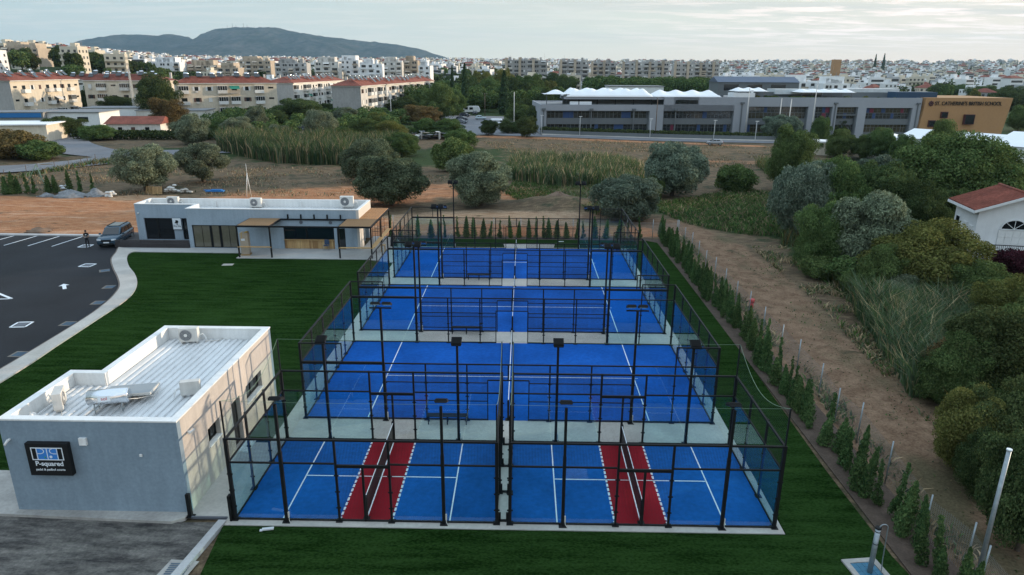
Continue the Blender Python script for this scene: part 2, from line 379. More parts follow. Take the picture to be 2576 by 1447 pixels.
flat = np.maximum(soft(GX, GY, [(-80, -60), (16, -60), (16, 40.5), (-14, 40.5), (-14, 40.0), (-80, 40)], 1.5), 0)
rng = np.random.default_rng(3)
def vnoise(x, y, s, seed):
    r = np.random.default_rng(seed); g = r.random((64, 64)); u = x/s; v = y/s; i = np.floor(u).astype(int); j = np.floor(v).astype(int); fu = u-i; fv = v-j
    fu = fu*fu*(3-2*fu); fv = fv*fv*(3-2*fv); a = g[i % 64, j % 64]; b = g[(i+1) % 64, j % 64]; c = g[i % 64, (j+1) % 64]; d = g[(i+1) % 64, (j+1) % 64]
    return (a*(1-fu)+b*fu)*(1-fv)+(c*(1-fu)+d*fu)*fv
near = 1-ssn(110, 160, np.hypot(GX, GY))
bump = (vnoise(GX, GY, 7, 1)-.5)*.35+(vnoise(GX, GY, 2.6, 2)-.5)*.16
GZ = Hn(GX, GY)-.06+bump*near*(1-flat)*(1-.6*track)
# heaps of spoil beside the near field
for hx, hy, hr, hh in ((5.2, 57.0, 3.2, .9), (8.6, 56.6, 2.6, .7), (2.0, 58.5, 2.5, .6)):
    GZ += hh*np.exp(-((GX-hx)**2+(GY-hy)**2)/(hr*hr))
ny, nx = GX.shape
me = bpy.data.meshes.new('ground')
V = np.stack([GX.ravel(), GY.ravel(), GZ.ravel()], 1)
idx = np.arange(nx*ny).reshape(ny, nx)
F = np.stack([idx[:-1, :-1].ravel(), idx[:-1, 1:].ravel(), idx[1:, 1:].ravel(), idx[1:, :-1].ravel()], 1)
def npmesh(me, V, F, mats=(), mi=None, smooth=False):
    me.vertices.add(len(V)); me.vertices.foreach_set('co', V.astype(np.float32).ravel())
    k = F.shape[1]
    me.loops.add(F.size); me.loops.foreach_set('vertex_index', F.astype(np.int32).ravel())
    me.polygons.add(len(F)); me.polygons.foreach_set('loop_start', np.arange(0, F.size, k, dtype=np.int32)); me.polygons.foreach_set('loop_total', np.full(len(F), k, np.int32))
    for mt in mats: me.materials.append(mt)
    if mi is not None: me.polygons.foreach_set('material_index', np.asarray(mi, np.int32))
    if smooth: me.polygons.foreach_set('use_smooth', np.ones(len(F), bool))
    me.update(calc_edges=True); me.validate(); return me
npmesh(me, V, F, smooth=True)
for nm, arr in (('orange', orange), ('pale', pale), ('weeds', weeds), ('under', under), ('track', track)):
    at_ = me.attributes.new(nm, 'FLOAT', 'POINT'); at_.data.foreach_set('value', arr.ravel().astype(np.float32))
def groundmat():
    m, t, n, l = nt('ground_soil')
    out = N(t, 'ShaderNodeOutputMaterial'); b = N(t, 'ShaderNodeBsdfPrincipled'); b.inputs['Roughness'].default_value = .97; b.inputs['Specular IOR Level'].default_value = .1
    geo = N(t, 'ShaderNodeNewGeometry'); P = geo.outputs['Position']
    def noise(sc, det=6, st=None, rough=.6):
        v = P
        if st:
            mp = N(t, 'ShaderNodeMapping'); mp.inputs['Scale'].default_value = st; l.new(P, mp.inputs[0]); v = mp.outputs[0]
        no = N(t, 'ShaderNodeTexNoise'); no.inputs['Scale'].default_value = sc; no.inputs['Detail'].default_value = det; no.inputs['Roughness'].default_value = rough; l.new(v, no.inputs['Vector']); return no.outputs[0]
    nA = noise(.35); nB = noise(2.2, 5, (.35, 1, 1)); nC = noise(9, 4); nD = noise(.09)
    def ramp(v, a, bb):
        mr = N(t, 'ShaderNodeMapRange', interpolation_type='SMOOTHSTEP'); mr.inputs[1].default_value = a; mr.inputs[2].default_value = bb; l.new(v, mr.inputs[0]); return mr.outputs[0]
    def mixc(f, a, bb):
        x = N(t, 'ShaderNodeMix', data_type='RGBA'); l.new(f, x.inputs[0])
        for i, q in ((6, a), (7, bb)):
            if isinstance(q, tuple): x.inputs[i].default_value = c4(q)
            else: l.new(q, x.inputs[i])
        return x.outputs[2]
    def zone(name, noi, k=.9):
        a = N(t, 'ShaderNodeAttribute', attribute_name=name); s = N(t, 'ShaderNodeMath', operation='MULTIPLY_ADD'); l.new(noi, s.inputs[0]); s.inputs[1].default_value = k; l.new(a.outputs['Fac'], s.inputs[2])
        return ramp(s.outputs[0], .5*k+.36, .5*k+.64)
    dry = mixc(ramp(nB, .35, .66), (.100, .072, .048), (.180, .132, .082))
    dry = mixc(ramp(nA, .50, .66), dry, (.060, .062, .038))
    org = mixc(ramp(nB, .36, .64), (.330, .140, .066), (.430, .215, .110)); org = mixc(ramp(nA, .55, .72), org, (.24, .14, .085)); org = mixc(ramp(noise(.7, 6, (.16, 1.3, 1), .7), .52, .66), org, (.50, .30, .19))
    pal = mixc(ramp(nB, .35, .65), (.26, .17, .108), (.37, .27, .18))
    trk = mixc(ramp(noise(.9, 7, None, .7), .34, .66), (.150, .092, .058), (.245, .160, .104)); trk = mixc(ramp(noise(.16, 3, (1, .5, 1)), .52, .66), trk, (.115, .095, .055))
    wee = mixc(ramp(nC, .38, .62), (.016, .034, .012), (.052, .078, .028))
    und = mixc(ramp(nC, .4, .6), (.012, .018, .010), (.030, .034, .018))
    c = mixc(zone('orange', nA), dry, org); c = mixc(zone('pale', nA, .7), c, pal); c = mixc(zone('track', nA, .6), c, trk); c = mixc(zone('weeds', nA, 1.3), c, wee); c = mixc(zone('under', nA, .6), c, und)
    # dark tufts scattered over the bare soil
    c = mixc(ramp(noise(.45, 6, (.6, 1.2, 1), .68), .59, .70), c, (.070, .062, .036))
    sp = mixc(ramp(nC, .30, .70), (.72, .72, .72), (1.2, 1.2, 1.2)); mu = N(t, 'ShaderNodeMix', data_type='RGBA', blend_type='MULTIPLY'); mu.inputs[0].default_value = 1; l.new(c, mu.inputs[6]); l.new(sp, mu.inputs[7])
    l.new(mu.outputs[2], b.inputs['Base Color'])
    bu = N(t, 'ShaderNodeBump'); bu.inputs['Strength'].default_value = .7; bu.inputs['Distance'].default_value = .12; l.new(noise(1.6, 8, (.4, 1, 1), .7), bu.inputs['Height']); l.new(bu.outputs[0], b.inputs['Normal'])
    l.new(b.outputs[0], out.inputs[0]); return m
M['ground'] = groundmat(); me.materials.append(M['ground'])
tag(put('ground', me), kind='structure')

# ---- lawn: dark sheet with mowing streaks
def lawnmat():
    m, t, n, l = nt('lawn_turf')
    out = N(t, 'ShaderNodeOutputMaterial'); b = N(t, 'ShaderNodeBsdfPrincipled'); b.inputs['Roughness'].default_value = 1; b.inputs['Specular IOR Level'].default_value = 0
    geo = N(t, 'ShaderNodeNewGeometry'); P = geo.outputs['Position']
    def noise(sc, st, det=4):
        mp = N(t, 'ShaderNodeMapping'); mp.inputs['Scale'].default_value = st; l.new(P, mp.inputs[0]); no = N(t, 'ShaderNodeTexNoise'); no.inputs['Scale'].default_value = sc; no.inputs['Detail'].default_value = det; l.new(mp.outputs[0], no.inputs['Vector']); return no.outputs[0]
    a = noise(1.0, (.35, 2.6, 1), 5); f = noise(9, (1, 1.6, 1), 6); g = noise(.12, (1, 1, 1))
    ad = N(t, 'ShaderNodeMath', operation='MULTIPLY_ADD'); l.new(a, ad.inputs[0]); ad.inputs[1].default_value = .8; l.new(f, ad.inputs[2])
    a2 = N(t, 'ShaderNodeMath', operation='MULTIPLY_ADD'); l.new(g, a2.inputs[0]); a2.inputs[1].default_value = .5; l.new(ad.outputs[0], a2.inputs[2])
    cr = N(t, 'ShaderNodeValToRGB'); e = cr.color_ramp.elements; e[0].position = .72; e[0].color = (.0052, .0160, .0032, 1); e[1].position = 1.0; e[1].color = (.0225, .051, .0130, 1)
    mr = N(t, 'ShaderNodeMapRange'); mr.inputs[1].default_value = .2; mr.inputs[2].default_value = 2.1; l.new(a2.outputs[0], mr.inputs[0])
    e[0].position = .38; e[1].position = .60
    l.new(mr.outputs[0], cr.inputs[0]); l.new(cr.outputs[0], b.inputs['Base Color'])
    bu = N(t, 'ShaderNodeBump'); bu.inputs['Strength'].default_value = .8; bu.inputs['Distance'].default_value = .05; l.new(f, bu.inputs['Height']); l.new(bu.outputs[0], b.inputs['Normal'])
    l.new(b.outputs[0], out.inputs[0]); return m
M['lawn'] = lawnmat()
def sheet(name, poly, z, m, thick=.05, mt=None):
    mb = MB(); mb.prism(poly, z-thick, z, 0, 1 if mt else 0, bottom=False)
    return tag(mb.build(name, [m]+([mt] if mt else [])), kind='structure')
def smooth_curve(pts, n=6):
    out = []
    for i in range(len(pts)-1):
        p0 = pts[max(i-1, 0)]; p1 = pts[i]; p2 = pts[i+1]; p3 = pts[min(i+2, len(pts)-1)]
        for k in range(n):
            t = k/n; out.append(tuple(.5*((2*p1[a])+(-p0[a]+p2[a])*t+(2*p0[a]-5*p1[a]+4*p2[a]-p3[a])*t*t+(-p0[a]+3*p1[a]-3*p2[a]+p3[a])*t**3) for a in (0, 1)))
    out.append(pts[-1]); return out
path_out = smooth_curve([(-38.2, 33.05), (-37.35, 31.2), (-36.35, 28.7), (-34.56, 25.9), (-32.7, 23.3), (-31.1, 20.75), (-30.25, 18.4), (-29.8, 16.4), (-29.45, 13.9), (-29.2, 9.4), (-29.05, 4), (-29.0, -8), (-29.0, -30)])
path_in = smooth_curve([(-35.3, 31.75), (-35.9, 31.1), (-35.35, 29.4), (-33.6, 26.55), (-31.8, 24.2), (-30.4, 22.0), (-29.35, 19.7), (-28.75, 17.3), (-28.45, 13.4), (-28.15, 8.8), (-27.85, 4), (-27.8, -8), (-27.8, -30)])
lawn_left = [(-10.95, 28.5), (-13.4, 29.55), (-25.5, 29.55), (-25.5, 31.35), (-35.3, 31.4)]+path_in[3:-1]+[(-27.8, -5.1), (-21.2, -5.1), (-19.3, -2.9), (-11.9, -2.9), (-10.95, -2.2)]
sheet('lawn', lawn_left, .035, M['lawn'])
sheet('lawn', [(-10.9, -8.42), (10.62, -8.42), (10.75, 34.6), (-10.8, 34.6), (-10.8, 38.1), (13.2, 38.0), (14.15, 37.2), (14.2, 25), (14.15, 8), (13.9, -4), (13.95, -9.5), (14.5, -14), (14.5, -24), (-9.0, -24), (-10.25, -11.2)][::-1] if False else [(-10.6, -8.42), (10.6, -8.42), (10.6, -2), (10.75, 34.65), (-11.0, 34.65), (-11.0, 38.1), (13.2, 38.0), (14.15, 37.2), (14.2, 25), (14.15, 8), (13.9, -4), (13.95, -9.5), (14.5, -14), (14.5, -24), (-4.0, -24), (-10.25, -11.2)], .03, M['lawn'])
# planting bed between lawn and boundary fence
sheet('planting_bed', [(14.16, -24), (15.9, -24), (16.1, 38.5), (13.0, 39.0), (-13.2, 39.4), (-13.2, 38.0), (13.2, 37.9), (14.15, 37.0)], .015, mk('bed_soil', (.085, .060, .045), .95, .3, 2, .25, 12, bump=.8, bscale=12))
sheet('asphalt', [(-120, 37.6), (-37.9, 37.4), (-38.35, 33.3)]+path_out+[(-120, -30)], .02, M['asphalt'])
def yardmat():
    m, t, n, l = nt('worn_yard'); out = N(t, 'ShaderNodeOutputMaterial'); b = N(t, 'ShaderNodeBsdfPrincipled'); b.inputs['Roughness'].default_value = .95; b.inputs['Specular IOR Level'].default_value = .15; geo = N(t, 'ShaderNodeNewGeometry')
    cs = []
    for sc, st, det in ((1.1, (.45, 1.6, 1), 8), (7, (1, 1, 1), 5), (.35, (1, 1, 1), 3)):
        mp = N(t, 'ShaderNodeMapping'); mp.inputs['Scale'].default_value = st; mp.inputs['Rotation'].default_value = (0, 0, .45); l.new(geo.outputs['Position'], mp.inputs[0]); no = N(t, 'ShaderNodeTexNoise'); no.inputs['Scale'].default_value = sc; no.inputs['Detail'].default_value = det; no.inputs['Roughness'].default_value = .7; l.new(mp.outputs[0], no.inputs['Vector']); cs.append(no.outputs[0])
    cr = N(t, 'ShaderNodeValToRGB'); e = cr.color_ramp.elements; e[0].position = .36; e[0].color = (.040, .039, .040, 1); e[1].position = .64; e[1].color = (.205, .195, .180, 1); l.new(cs[0], cr.inputs[0])
    cr2 = N(t, 'ShaderNodeValToRGB'); e = cr2.color_ramp.elements; e[0].position = .30; e[0].color = (.62, .62, .62, 1); e[1].position = .70; e[1].color = (1.25, 1.22, 1.18, 1); l.new(cs[1], cr2.inputs[0])
    mu = N(t, 'ShaderNodeMix', data_type='RGBA', blend_type='MULTIPLY'); mu.inputs[0].default_value = 1; l.new(cr.outputs[0], mu.inputs[6]); l.new(cr2.outputs[0], mu.inputs[7]); l.new(mu.outputs[2], b.inputs['Base Color'])
    bu = N(t, 'ShaderNodeBump'); bu.inputs['Strength'].default_value = .5; bu.inputs['Distance'].default_value = .03; l.new(cs[1], bu.inputs['Height']); l.new(bu.outputs[0], b.inputs['Normal']); l.new(b.outputs[0], out.inputs[0]); return m
M['asphalt_old'] = yardmat()
sheet('front_yard', [(-29, -30), (-29, -6.0), (-21.5, -5.0), (-19.8, -7.5), (-12.3, -8.25), (-10.75, -8.2), (-10.65, -8.6), (-13.5, -30)], .012, M['asphalt_old'])
sheet('path', path_out+path_in[::-1], .11, M['concrete_pale'], .12)
mb = MB(); mb.prism([(-120, 37.62), (-37.9, 37.45), (-37.9, 38.0), (-120, 38.2)], -.02, .14); tag(mb.build('kerb', [M['kerb']]), kind='structure')
mb = MB(); mb.prism([(-10.85, -8.2), (-10.55, -8.2), (-13.0, -30), (-13.4, -30)], -.05, .13); tag(mb.build('kerb', [M['kerb']]), kind='structure')
mb = MB()
for a in range(len(path_out)-1):
    (ax, ay), (bx, by) = path_out[a], path_out[a+1]; d = Vector((bx-ax, by-ay, 0)).normalized(); nx_, ny_ = d.y, -d.x
    if (ax+bx) < -60.0 and ay > 32.9: continue
    mb.prism([(ax, ay), (bx, by), (bx+nx_*.11, by+ny_*.11), (ax+nx_*.11, ay+ny_*.11)], -.02, .095)
tag(mb.build('kerb', [mk('brown_kerb', (.16, .13, .11), .9, .2, 3, .1)]), kind='structure')
# concrete aprons
conc = [(-19.35, -7.8), (-12.3, -7.95), (-10.6, -7.95), (-10.6, -8.4), (10.55, -8.4), (10.62, -2.0), (10.72, 34.6), (-10.95, 34.6), (-10.95, -2.4), (-12.0, -2.4), (-12.0, -3.0), (-19.3, -3.0)]
sheet('concrete_apron', conc, .05, M['concrete'], .08, M['concrete_pale'])
sheet('concrete_apron', [(-20.4, -8.0), (-12.6, -8.35), (-12.2, -8.1), (-12.15, -7.75), (-20.4, -7.2)], .12, M['concrete'], .16)
sheet('patio', [(-38.1, 33.0), (-31.3, 33.0), (-31.3, 33.2), (-14.8, 33.2), (-14.8, 38.6), (-12.6, 38.8), (-10.96, 34.6), (-10.96, 28.7), (-13.4, 29.6), (-25.45, 29.6), (-25.45, 31.4), (-35.2, 31.45), (-37.3, 31.3)], .075, mk('patio_concrete', (.37, .37, .36), .9, .1, .6, .1, 9), .1)
sheet('patio', [(-1.1, 34.3), (3.6, 34.3), (3.8, 36.0), (-1.3, 36.0)], .06, M['concrete'], .06)
sheet('concrete_apron', [(-29, -7.6), (-20.4, -7.6), (-19.3, -7.7), (-18.9, -5.0), (-29, -4.9)], .045, M['concrete'], .08)
# markings on the asphalt
def marking(name, polys, z=.026):
    mb = MB()
    for p in polys: mb.prism(p, z-.006, z, bottom=False)
    return tag(mb.build(name, [M['line']]), kind='structure')
def strip(a, b, w):
    a = Vector((a[0], a[1], 0)); b = Vector((b[0], b[1], 0)); d = (b-a).normalized(); q = Vector((-d.y, d.x, 0))*w/2
    return [(a+q)[:2], (b+q)[:2], (b-q)[:2], (a-q)[:2]]
marking('parking_lines', [strip(a, b, .12) for a, b in (((-54.5, 33.6), (-54.0, 37.5)), ((-52.1, 33.5), (-51.55, 37.5)), ((-49.69, 33.48), (-49.19, 37.5)), ((-47.28, 33.4), (-46.84, 37.45)), ((-44.87, 33.3), (-44.44, 37.4)))])
def arrow(x, y, rz):
    P = [(0, 1.0), (.36, .45), (.13, .45), (.13, -.6), (-.13, -.6), (-.13, .45), (-.36, .45)]; c, s_ = math.cos(rz), math.sin(rz)
    return [(x+c*p[0]-s_*p[1], y+s_*p[0]+c*p[1]) for p in P]
marking('painted_arrow', [arrow(-35.45, 20.62, .62)])
mk_ = [(-39.6, 19.0), (-37.5, 17.65), (-38.5, 17.5), (-40.5, 18.2)]; marking('painted_arrow', [strip(mk_[0], mk_[1], .2), strip(mk_[1], mk_[2], .14), strip((-40.8, 17.6), mk_[2], .2)])
def square(cx, cy, s_, rz, w=.14):
    P = [(cx+math.cos(rz+PI/4+k*PI/2)*s_*.707, cy+math.sin(rz+PI/4+k*PI/2)*s_*.707) for k in range(4)]
    return [strip(P[k], P[(k+1) % 4], w) for k in range(4)]
for n_, (x, y, r_, lab) in enumerate(((-41.75, 33.6, .05, 'grey manhole cover in a white painted square beside the standing person'), (-37.45, 26.87, -.05, 'grey manhole cover in a white painted square near the bend of the path'), (-33.0, 12.35, .1, 'grey manhole cover in a white painted square nearest the camera'))):
    marking('painted_square', square(x, y, .95, r_))
    mb = MB(); mb.cbox(x, y, .024, .66, .66, .016, 0, r_); mb.cbox(x, y, .033, .5, .5, .004, 0, r_)
    tag(mb.build('manhole_cover', [M['signgrey']]), lab, 'manhole cover', 'manhole covers in the car park')
for n_, (x, y, r_, lab) in enumerate(((-34.95, 25.25, .55, 'kerbside drain grating beside the head of the curved path'), (-31.95, 20.75, .15, 'kerbside drain grating left of the widest part of the path'), (-30.55, 16.95, .1, 'kerbside drain grating where the path straightens'), (-30.0, 12.6, 0, 'kerbside drain grating halfway down the straight path'), (-29.65, 7.4, 0, 'kerbside drain grating nearest the camera on the straight path'))):
    t_ = thing('drain_grating', lab, 'drain', (x, y, .02), r_, 'drain gratings along the path kerb')
    mb = MB(); mb.box(-.5, -.5, 0, .42, -.38, .02); mb.box(-.5, .38, 0, .42, .5, .02); mb.box(-.5, -.38, 0, -.36, .38, .02); mb.build('frame', [M['drainframe']], t_)
    mb = MB()
    for k in range(8): mb.box(-.34+k*.095, -.37, 0, -.29+k*.095, .37, .018)
    mb.box(-.36, -.38, -.01, .42, .38, .004); mb.build('grate', [mk('blue_grey_grate', (.055, .10, .15), .6, .2, 5, .1) if 'blue_grey_grate' not in bpy.data.materials else bpy.data.materials['blue_grey_grate']], t_); t_.scale = (.85, .85, 1)
t_ = thing('drain_grating', 'grey steel drain grating in the concrete corner of the front yard', 'drain', (-11.1, -10.95, .013))
mb = MB(); mb.prism([(-.52, .62), (.5, .55), (.3, -.9), (-.75, -.9)], 0, .02); mb.build('frame', [M['concrete']], t_)
mb = MB()
for k in range(12): mb.box(-.42+.03*0, .42-k*.1, .02, .28, .37-k*.1, .04)
mb.build('grate', [M['drain']], t_)
# road by the waste ground and school street
road = smooth_curve([(-140, 68), (-93, 82), (-80, 92), (-78, 104), (-90, 112), (-105, 128), (-118, 150)], 6)
mb = MB()
L1 = []; L2 = []
for i, p in enumerate(road):
    a = road[max(0, i-1)]; b = road[min(len(road)-1, i+1)]; d = Vector((b[0]-a[0], b[1]-a[1], 0)).normalized(); w = 5.0
    L1.append((p[0]-d.y*w, p[1]+d.x*w)); L2.append((p[0]+d.y*w, p[1]-d.x*w))
for i in range(len(road)-1):
    q = [L1[i], L2[i], L2[i+1], L1[i+1]]; mb.quad(*[(x, y, H(x, y)+.10+(.0 if i else 0)) for x, y in q])
mb.quad(*[(x, y, .11) for x, y in ((-78, 103), (-40, 118), (-39, 123), (-80, 113))])
o_ = mb.build('road', [M['road']]); tag(o_, kind='structure')
mb = MB()
def gq(pts, dz):
    mb.quad(*[(x, y, H(x, y)+dz) for x, y in pts])
sx = [(-30, 158.5, 165.5), (-14, 156, 163), (0, 153.2, 158.7), (15, 150.5, 157), (30, 147.5, 154.6), (45, 147, 153.3), (60, 147.5, 153.0), (80, 149, 154.2), (100, 150.5, 155.5), (140, 153, 158)]
for i in range(len(sx)-1):
    a, b = sx[i], sx[i+1]
    for k in range(2):
        xa = a[0]; xb = b[0]; gq([(xa, a[1]+(a[2]-a[1])*k/2), (xb, b[1]+(b[2]-b[1])*k/2), (xb, b[1]+(b[2]-b[1])*(k+1)/2), (xa, a[1]+(a[2]-a[1])*(k+1)/2)], .06)
gq([(-27, 164), (-4, 161), (-7, 232), (-30, 238)], .05); gq([(-2, 158), (5.4, 156.9), (-1.5, 205), (-9, 206)], .055)
o_ = mb.build('street', [M['road']]); tag(o_, kind='structure')
mb = MB()
for i in range(2, len(sx)-1):
    a, b = sx[i], sx[i+1]
    if i == 2: a = (5.4, 0, 156.9)
    za = H(a[0], a[2]); zb = H(b[0], b[2])
    mb.quad((a[0], a[2]+.02, za+.2), (b[0], b[2]+.02, zb+.2), (b[0], b[2]+2.2, zb+.2), (a[0], a[2]+2.2, za+.2)); mb.quad((a[0], a[2], za), (b[0], b[2], zb), (b[0], b[2]+.02, zb+.2), (a[0], a[2]+.02, za+.2))
tag(mb.build('pavement', [M['concrete_pale']]), kind='structure')
# ================================================================ COURTS
def surface(name, x0, y0, x1, y1, m, lines, reds=(), z=.06):
    mb = MB(); mb.box(x0, y0, z-.03, x1, y1, z, 0)
    for r in reds: mb.box(r[0], r[1], z-.02, r[2], r[3], z+.004, 2)
    for r in lines: mb.box(r[0], r[1], z-.02, r[2], r[3], z+.008, 1)
    return tag(mb.build(name, [m, M['line'], M['red']]), kind='structure')
def enclosure(label, origin, group):
    return thing('court_enclosure', label, 'court fence', origin, 0, group)
def post(E, x, y, h, w=.08, d=.08, foot=True, z0=0, name='post'):
    mb = MB(); mb.box(x-w/2, y-d/2, z0, x+w/2, y+d/2, h)
    if foot:
        mb.box(x-.13, y-.13, z0, x+.13, y+.13, z0+.018)
        for zz in (.55, 1.25, 1.95): mb.box(x-w/2-.05, y-.02, zz, x+w/2+.05, y+.02, zz+.05)
    return mb.build(name, [M['black']], E)
def rail(E, a, b, w=.05, h=.06, name='rail', mat='black'):
    (x0, y0, z0), (x1, y1, z1) = a, b
    mb = MB()
    if abs(x1-x0) > abs(y1-y0): mb.box(x0, y0-w/2, z0-h/2, x1, y0+w/2, z0+h/2)
    else: mb.box(x0-w/2, y0, z0-h/2, x0+w/2, y1, z0+h/2)
    return mb.build(name, [M[mat]], E)
def panel(E, a, b, z0, z1, m, name):
    (x0, y0), (x1, y1) = a, b; mb = MB(); t = .012 if name == 'glass_panel' else .004
    if abs(x1-x0) > abs(y1-y0): mb.box(x0, y0-t/2, z0, x1, y0+t/2, z1)
    else: mb.box(x0-t/2, y0, z0, x0+t/2, y1, z1)
    if name == 'mesh_panel':   # a woven sheet is one layer
        mb = MB(); mb.quad((x0, y0, z0), (x1, y1, z0), (x1, y1, z1), (x0, y0, z1))
    return mb.build(name, [M[m]], E)
def padel(y0, label, heavyR):
    E = enclosure(label, (0, y0, .06), 'padel court enclosures')
    for y in (0, 10):
        for sx in (-1, 1):
            post(E, sx*10, y, 4.0, .10, .10)
            hv = True if sx < 0 else heavyR
            post(E, sx*6, y, 3.0, .12, .10)
            for x in (4, 2): post(E, sx*x, y, 3.0, .07, .06)
            # glass corner: two panes, mesh above the outer one
            panel(E, (sx*9.95, y), (sx*8.01, y), .05, 2.93, 'glass', 'glass_panel'); panel(E, (sx*7.99, y), (sx*6.05, y), .05, 2.93, 'glass', 'glass_panel')
            if hv: rail(E, (sx*9.95, y, 2.98), (sx*6.06, y, 2.98), .10, .13)
            else:
                rail(E, (sx*9.95, y, 2.98), (sx*6.06, y, 2.98), .06, .06); post(E, sx*8, y, 2.95, .06, .06)
            rail(E, (sx*9.95, y, .03), (sx*6.06, y, .03), .08, .06)
            rail(E, (sx*9.95, y, 3.97), (sx*8.0, y, 3.97)); post(E, sx*8, y, 4.0, .05, .05, False, 3.0)
            panel(E, (sx*9.95, y), (sx*8.02, y), 3.03, 3.94, 'mesh', 'mesh_panel')
            # mesh side between the glass and the gateway
            rail(E, (sx*5.94, y, 2.975), (0, y, 2.975)); rail(E, (sx*5.94, y, 2.0), (sx*1.0, y, 2.0), .04, .04); rail(E, (sx*5.94, y, 1.03), (sx*1.0, y, 1.03), .04, .04); rail(E, (sx*5.94, y, .04), (sx*1.0, y, .04), .05, .05)
            panel(E, (sx*5.94, y), (sx*1.0, y), .06, 2.95, 'mesh', 'mesh_panel'); panel(E, (sx*1.0, y), (0, y), 2.17, 2.95, 'mesh', 'mesh_panel')
            post(E, sx*1.0, y, 2.15, .05, .05, False, name='door_frame')
        rail(E, (-1.0, y, 2.15), (1.0, y, 2.15), .05, .05, 'door_frame'); post(E, 0, y, 3.0, .07, .06, False, 2.15)
    for sx in (-1, 1):
        x = sx*10
        for k in range(1, 5): post(E, x+sx*.04, k*2, 4.0, .07, .07)
        for k in range(5): panel(E, (x, k*2+.03), (x, k*2+1.97), .05, 2.95, 'glass', 'glass_panel')
        panel(E, (x, .05), (x, 9.95), 3.03, 3.94, 'mesh', 'mesh_panel')
        rail(E, (x, .05, 3.0), (x, 9.95, 3.0), .05, .06); rail(E, (x, .03, .03), (x, 9.97, .03), .06, .05)
        # aluminium capping catches the sky
        rail(E, (x, .05, 3.98), (x, 9.95, 3.98), .07, .06, 'top_rail', 'black')
    return E
lw = .05
for y0, lab, hv in ((0, 'black framed glass and mesh enclosure of the padel court nearest the camera', False), (12.0, 'black framed glass and mesh enclosure of the middle padel court', True), (24.13, 'black framed glass and mesh enclosure of the farthest padel court by the saplings', False)):
    surface('court_turf', -10, y0, 10, y0+10, M['blue'], [(-6.95-lw/2, y0+.02, -6.95+lw/2, y0+9.98), (6.95-lw/2, y0+.02, 6.95+lw/2, y0+9.98), (-6.95, y0+5-lw/2, -.03, y0+5+lw/2), (.03, y0+5-lw/2, 7.15, y0+5+lw/2)], z=.066)
    padel(y0, lab, hv)
    n_ = thing('tennis_net', {0: 'black net with white tape across the nearest padel court', 12.0: 'black net with white tape across the middle padel court', 24.13: 'black net with white tape across the farthest padel court'}[y0], 'net', (0, y0, .066), 0, 'padel nets')
    for y in (.08, 9.92):
        mb = MB(); mb.box(-.05, y-.05, 0, .05, y+.05, 1.05); mb.box(-.14, y-.14, 0, .14, y+.14, .02); mb.build('net_post', [M['black']], n_)
    mb = MB(); pts = [(0, .13+9.74*i/12, .92-.045*math.sin(PI*i/12)) for i in range(13)]
    for i in range(12): mb.quad((0, pts[i][1], .02), (0, pts[i+1][1], .02), pts[i+1], pts[i])
    mb.build('netting', [M['netmesh']], n_)
    mb = MB()
    for i in range(12): mb.cbox(0, (pts[i][1]+pts[i+1][1])/2, (pts[i][2]+pts[i+1][2])/2-.02, .03, pts[i+1][1]-pts[i][1], .055)
    mb.build('tape', [M['line']], n_)
# benches beside the gateways
def bench(x, y, w, label):
    b = thing('bench', label, 'bench', (x, y, .05), 0, 'black benches between the courts')
    mb = MB()
    for k in range(5): mb.box(-w/2, -.19+k*.08, .42, w/2, -.13+k*.08, .45)
    mb.build('seat', [M['blackmat']], b)
    for sx in (-1, 0, 1):
        mb = MB(); mb.box(sx*(w/2-.08)-.025, -.17, 0, sx*(w/2-.08)+.025, -.12, .42); mb.box(sx*(w/2-.08)-.025, .12, 0, sx*(w/2-.08)+.025, .17, .42); mb.box(sx*(w/2-.08)-.025, -.17, .38, sx*(w/2-.08)+.025, .17, .42); mb.build('leg', [M['black']], b)
bench(-2.95, -.34, 2.0, 'black slatted bench outside the nearest padel court'); bench(-3.0, 11.62, 2.0, 'black slatted bench outside the middle padel court'); bench(-2.95, 23.75, 1.9, 'black slatted bench outside the farthest padel court')

# ---- floodlights
def flood(x, y, h, heads, face, label, group, base=.05):
    t_ = thing('floodlight', label, 'floodlight', (x, y, base), 0, group)
    mb = MB(); mb.box(-.06, -.06, 0, .06, .06, 3.0); mb.box(-.05, -.05, 3.0, .05, .05, h-.1); mb.box(-.15, -.15, 0, .15, .15, .02); mb.build('pole', [M['black']], t_)
    if heads == 2:
        mb = MB(); mb.box(-.52, -.03, h-.14, .52, .03, h-.08); mb.build('crossarm', [M['black']], t_)
    for sx in ((-1, 1) if heads == 2 else (0,)):
        w = .21 if heads == 2 else .23
        T = Matrix.Translation((sx*.27, face*.20, h+.02)) @ Matrix.Rotation(face*R(-24), 4, 'X')
        mb = MB(); mb.box(-w, -.21, -.04, w, .21, .05, 0, T)
        for k in range(6): mb.box(-w+.03, -.18+k*.065, .05, w-.03, -.155+k*.065, .085, 0, T)
        mb.box(-w+.02, -.26, -.06, w-.02, -.21, .0, 0, T)
        o_ = mb.build('lamp_head', [M['blackmat']], t_)
        mb = MB(); mb.box(-w+.03, -.18, -.052, w-.03, .18, -.042, 0, T); mb.build('lens', [M['lampglass']], o_)
    mb = MB(); mb.box(.06, -.04, .18, .11, .03, .42); mb.tube([(.085, 0, .18), (.10, -.04, .08), (.16, -.1, .01)], .012, 5); mb.build('junction_box', [M['offwhite']], t_)
    return t_
nm = {0: 'nearest', 12.0: 'middle', 24.13: 'farthest'}
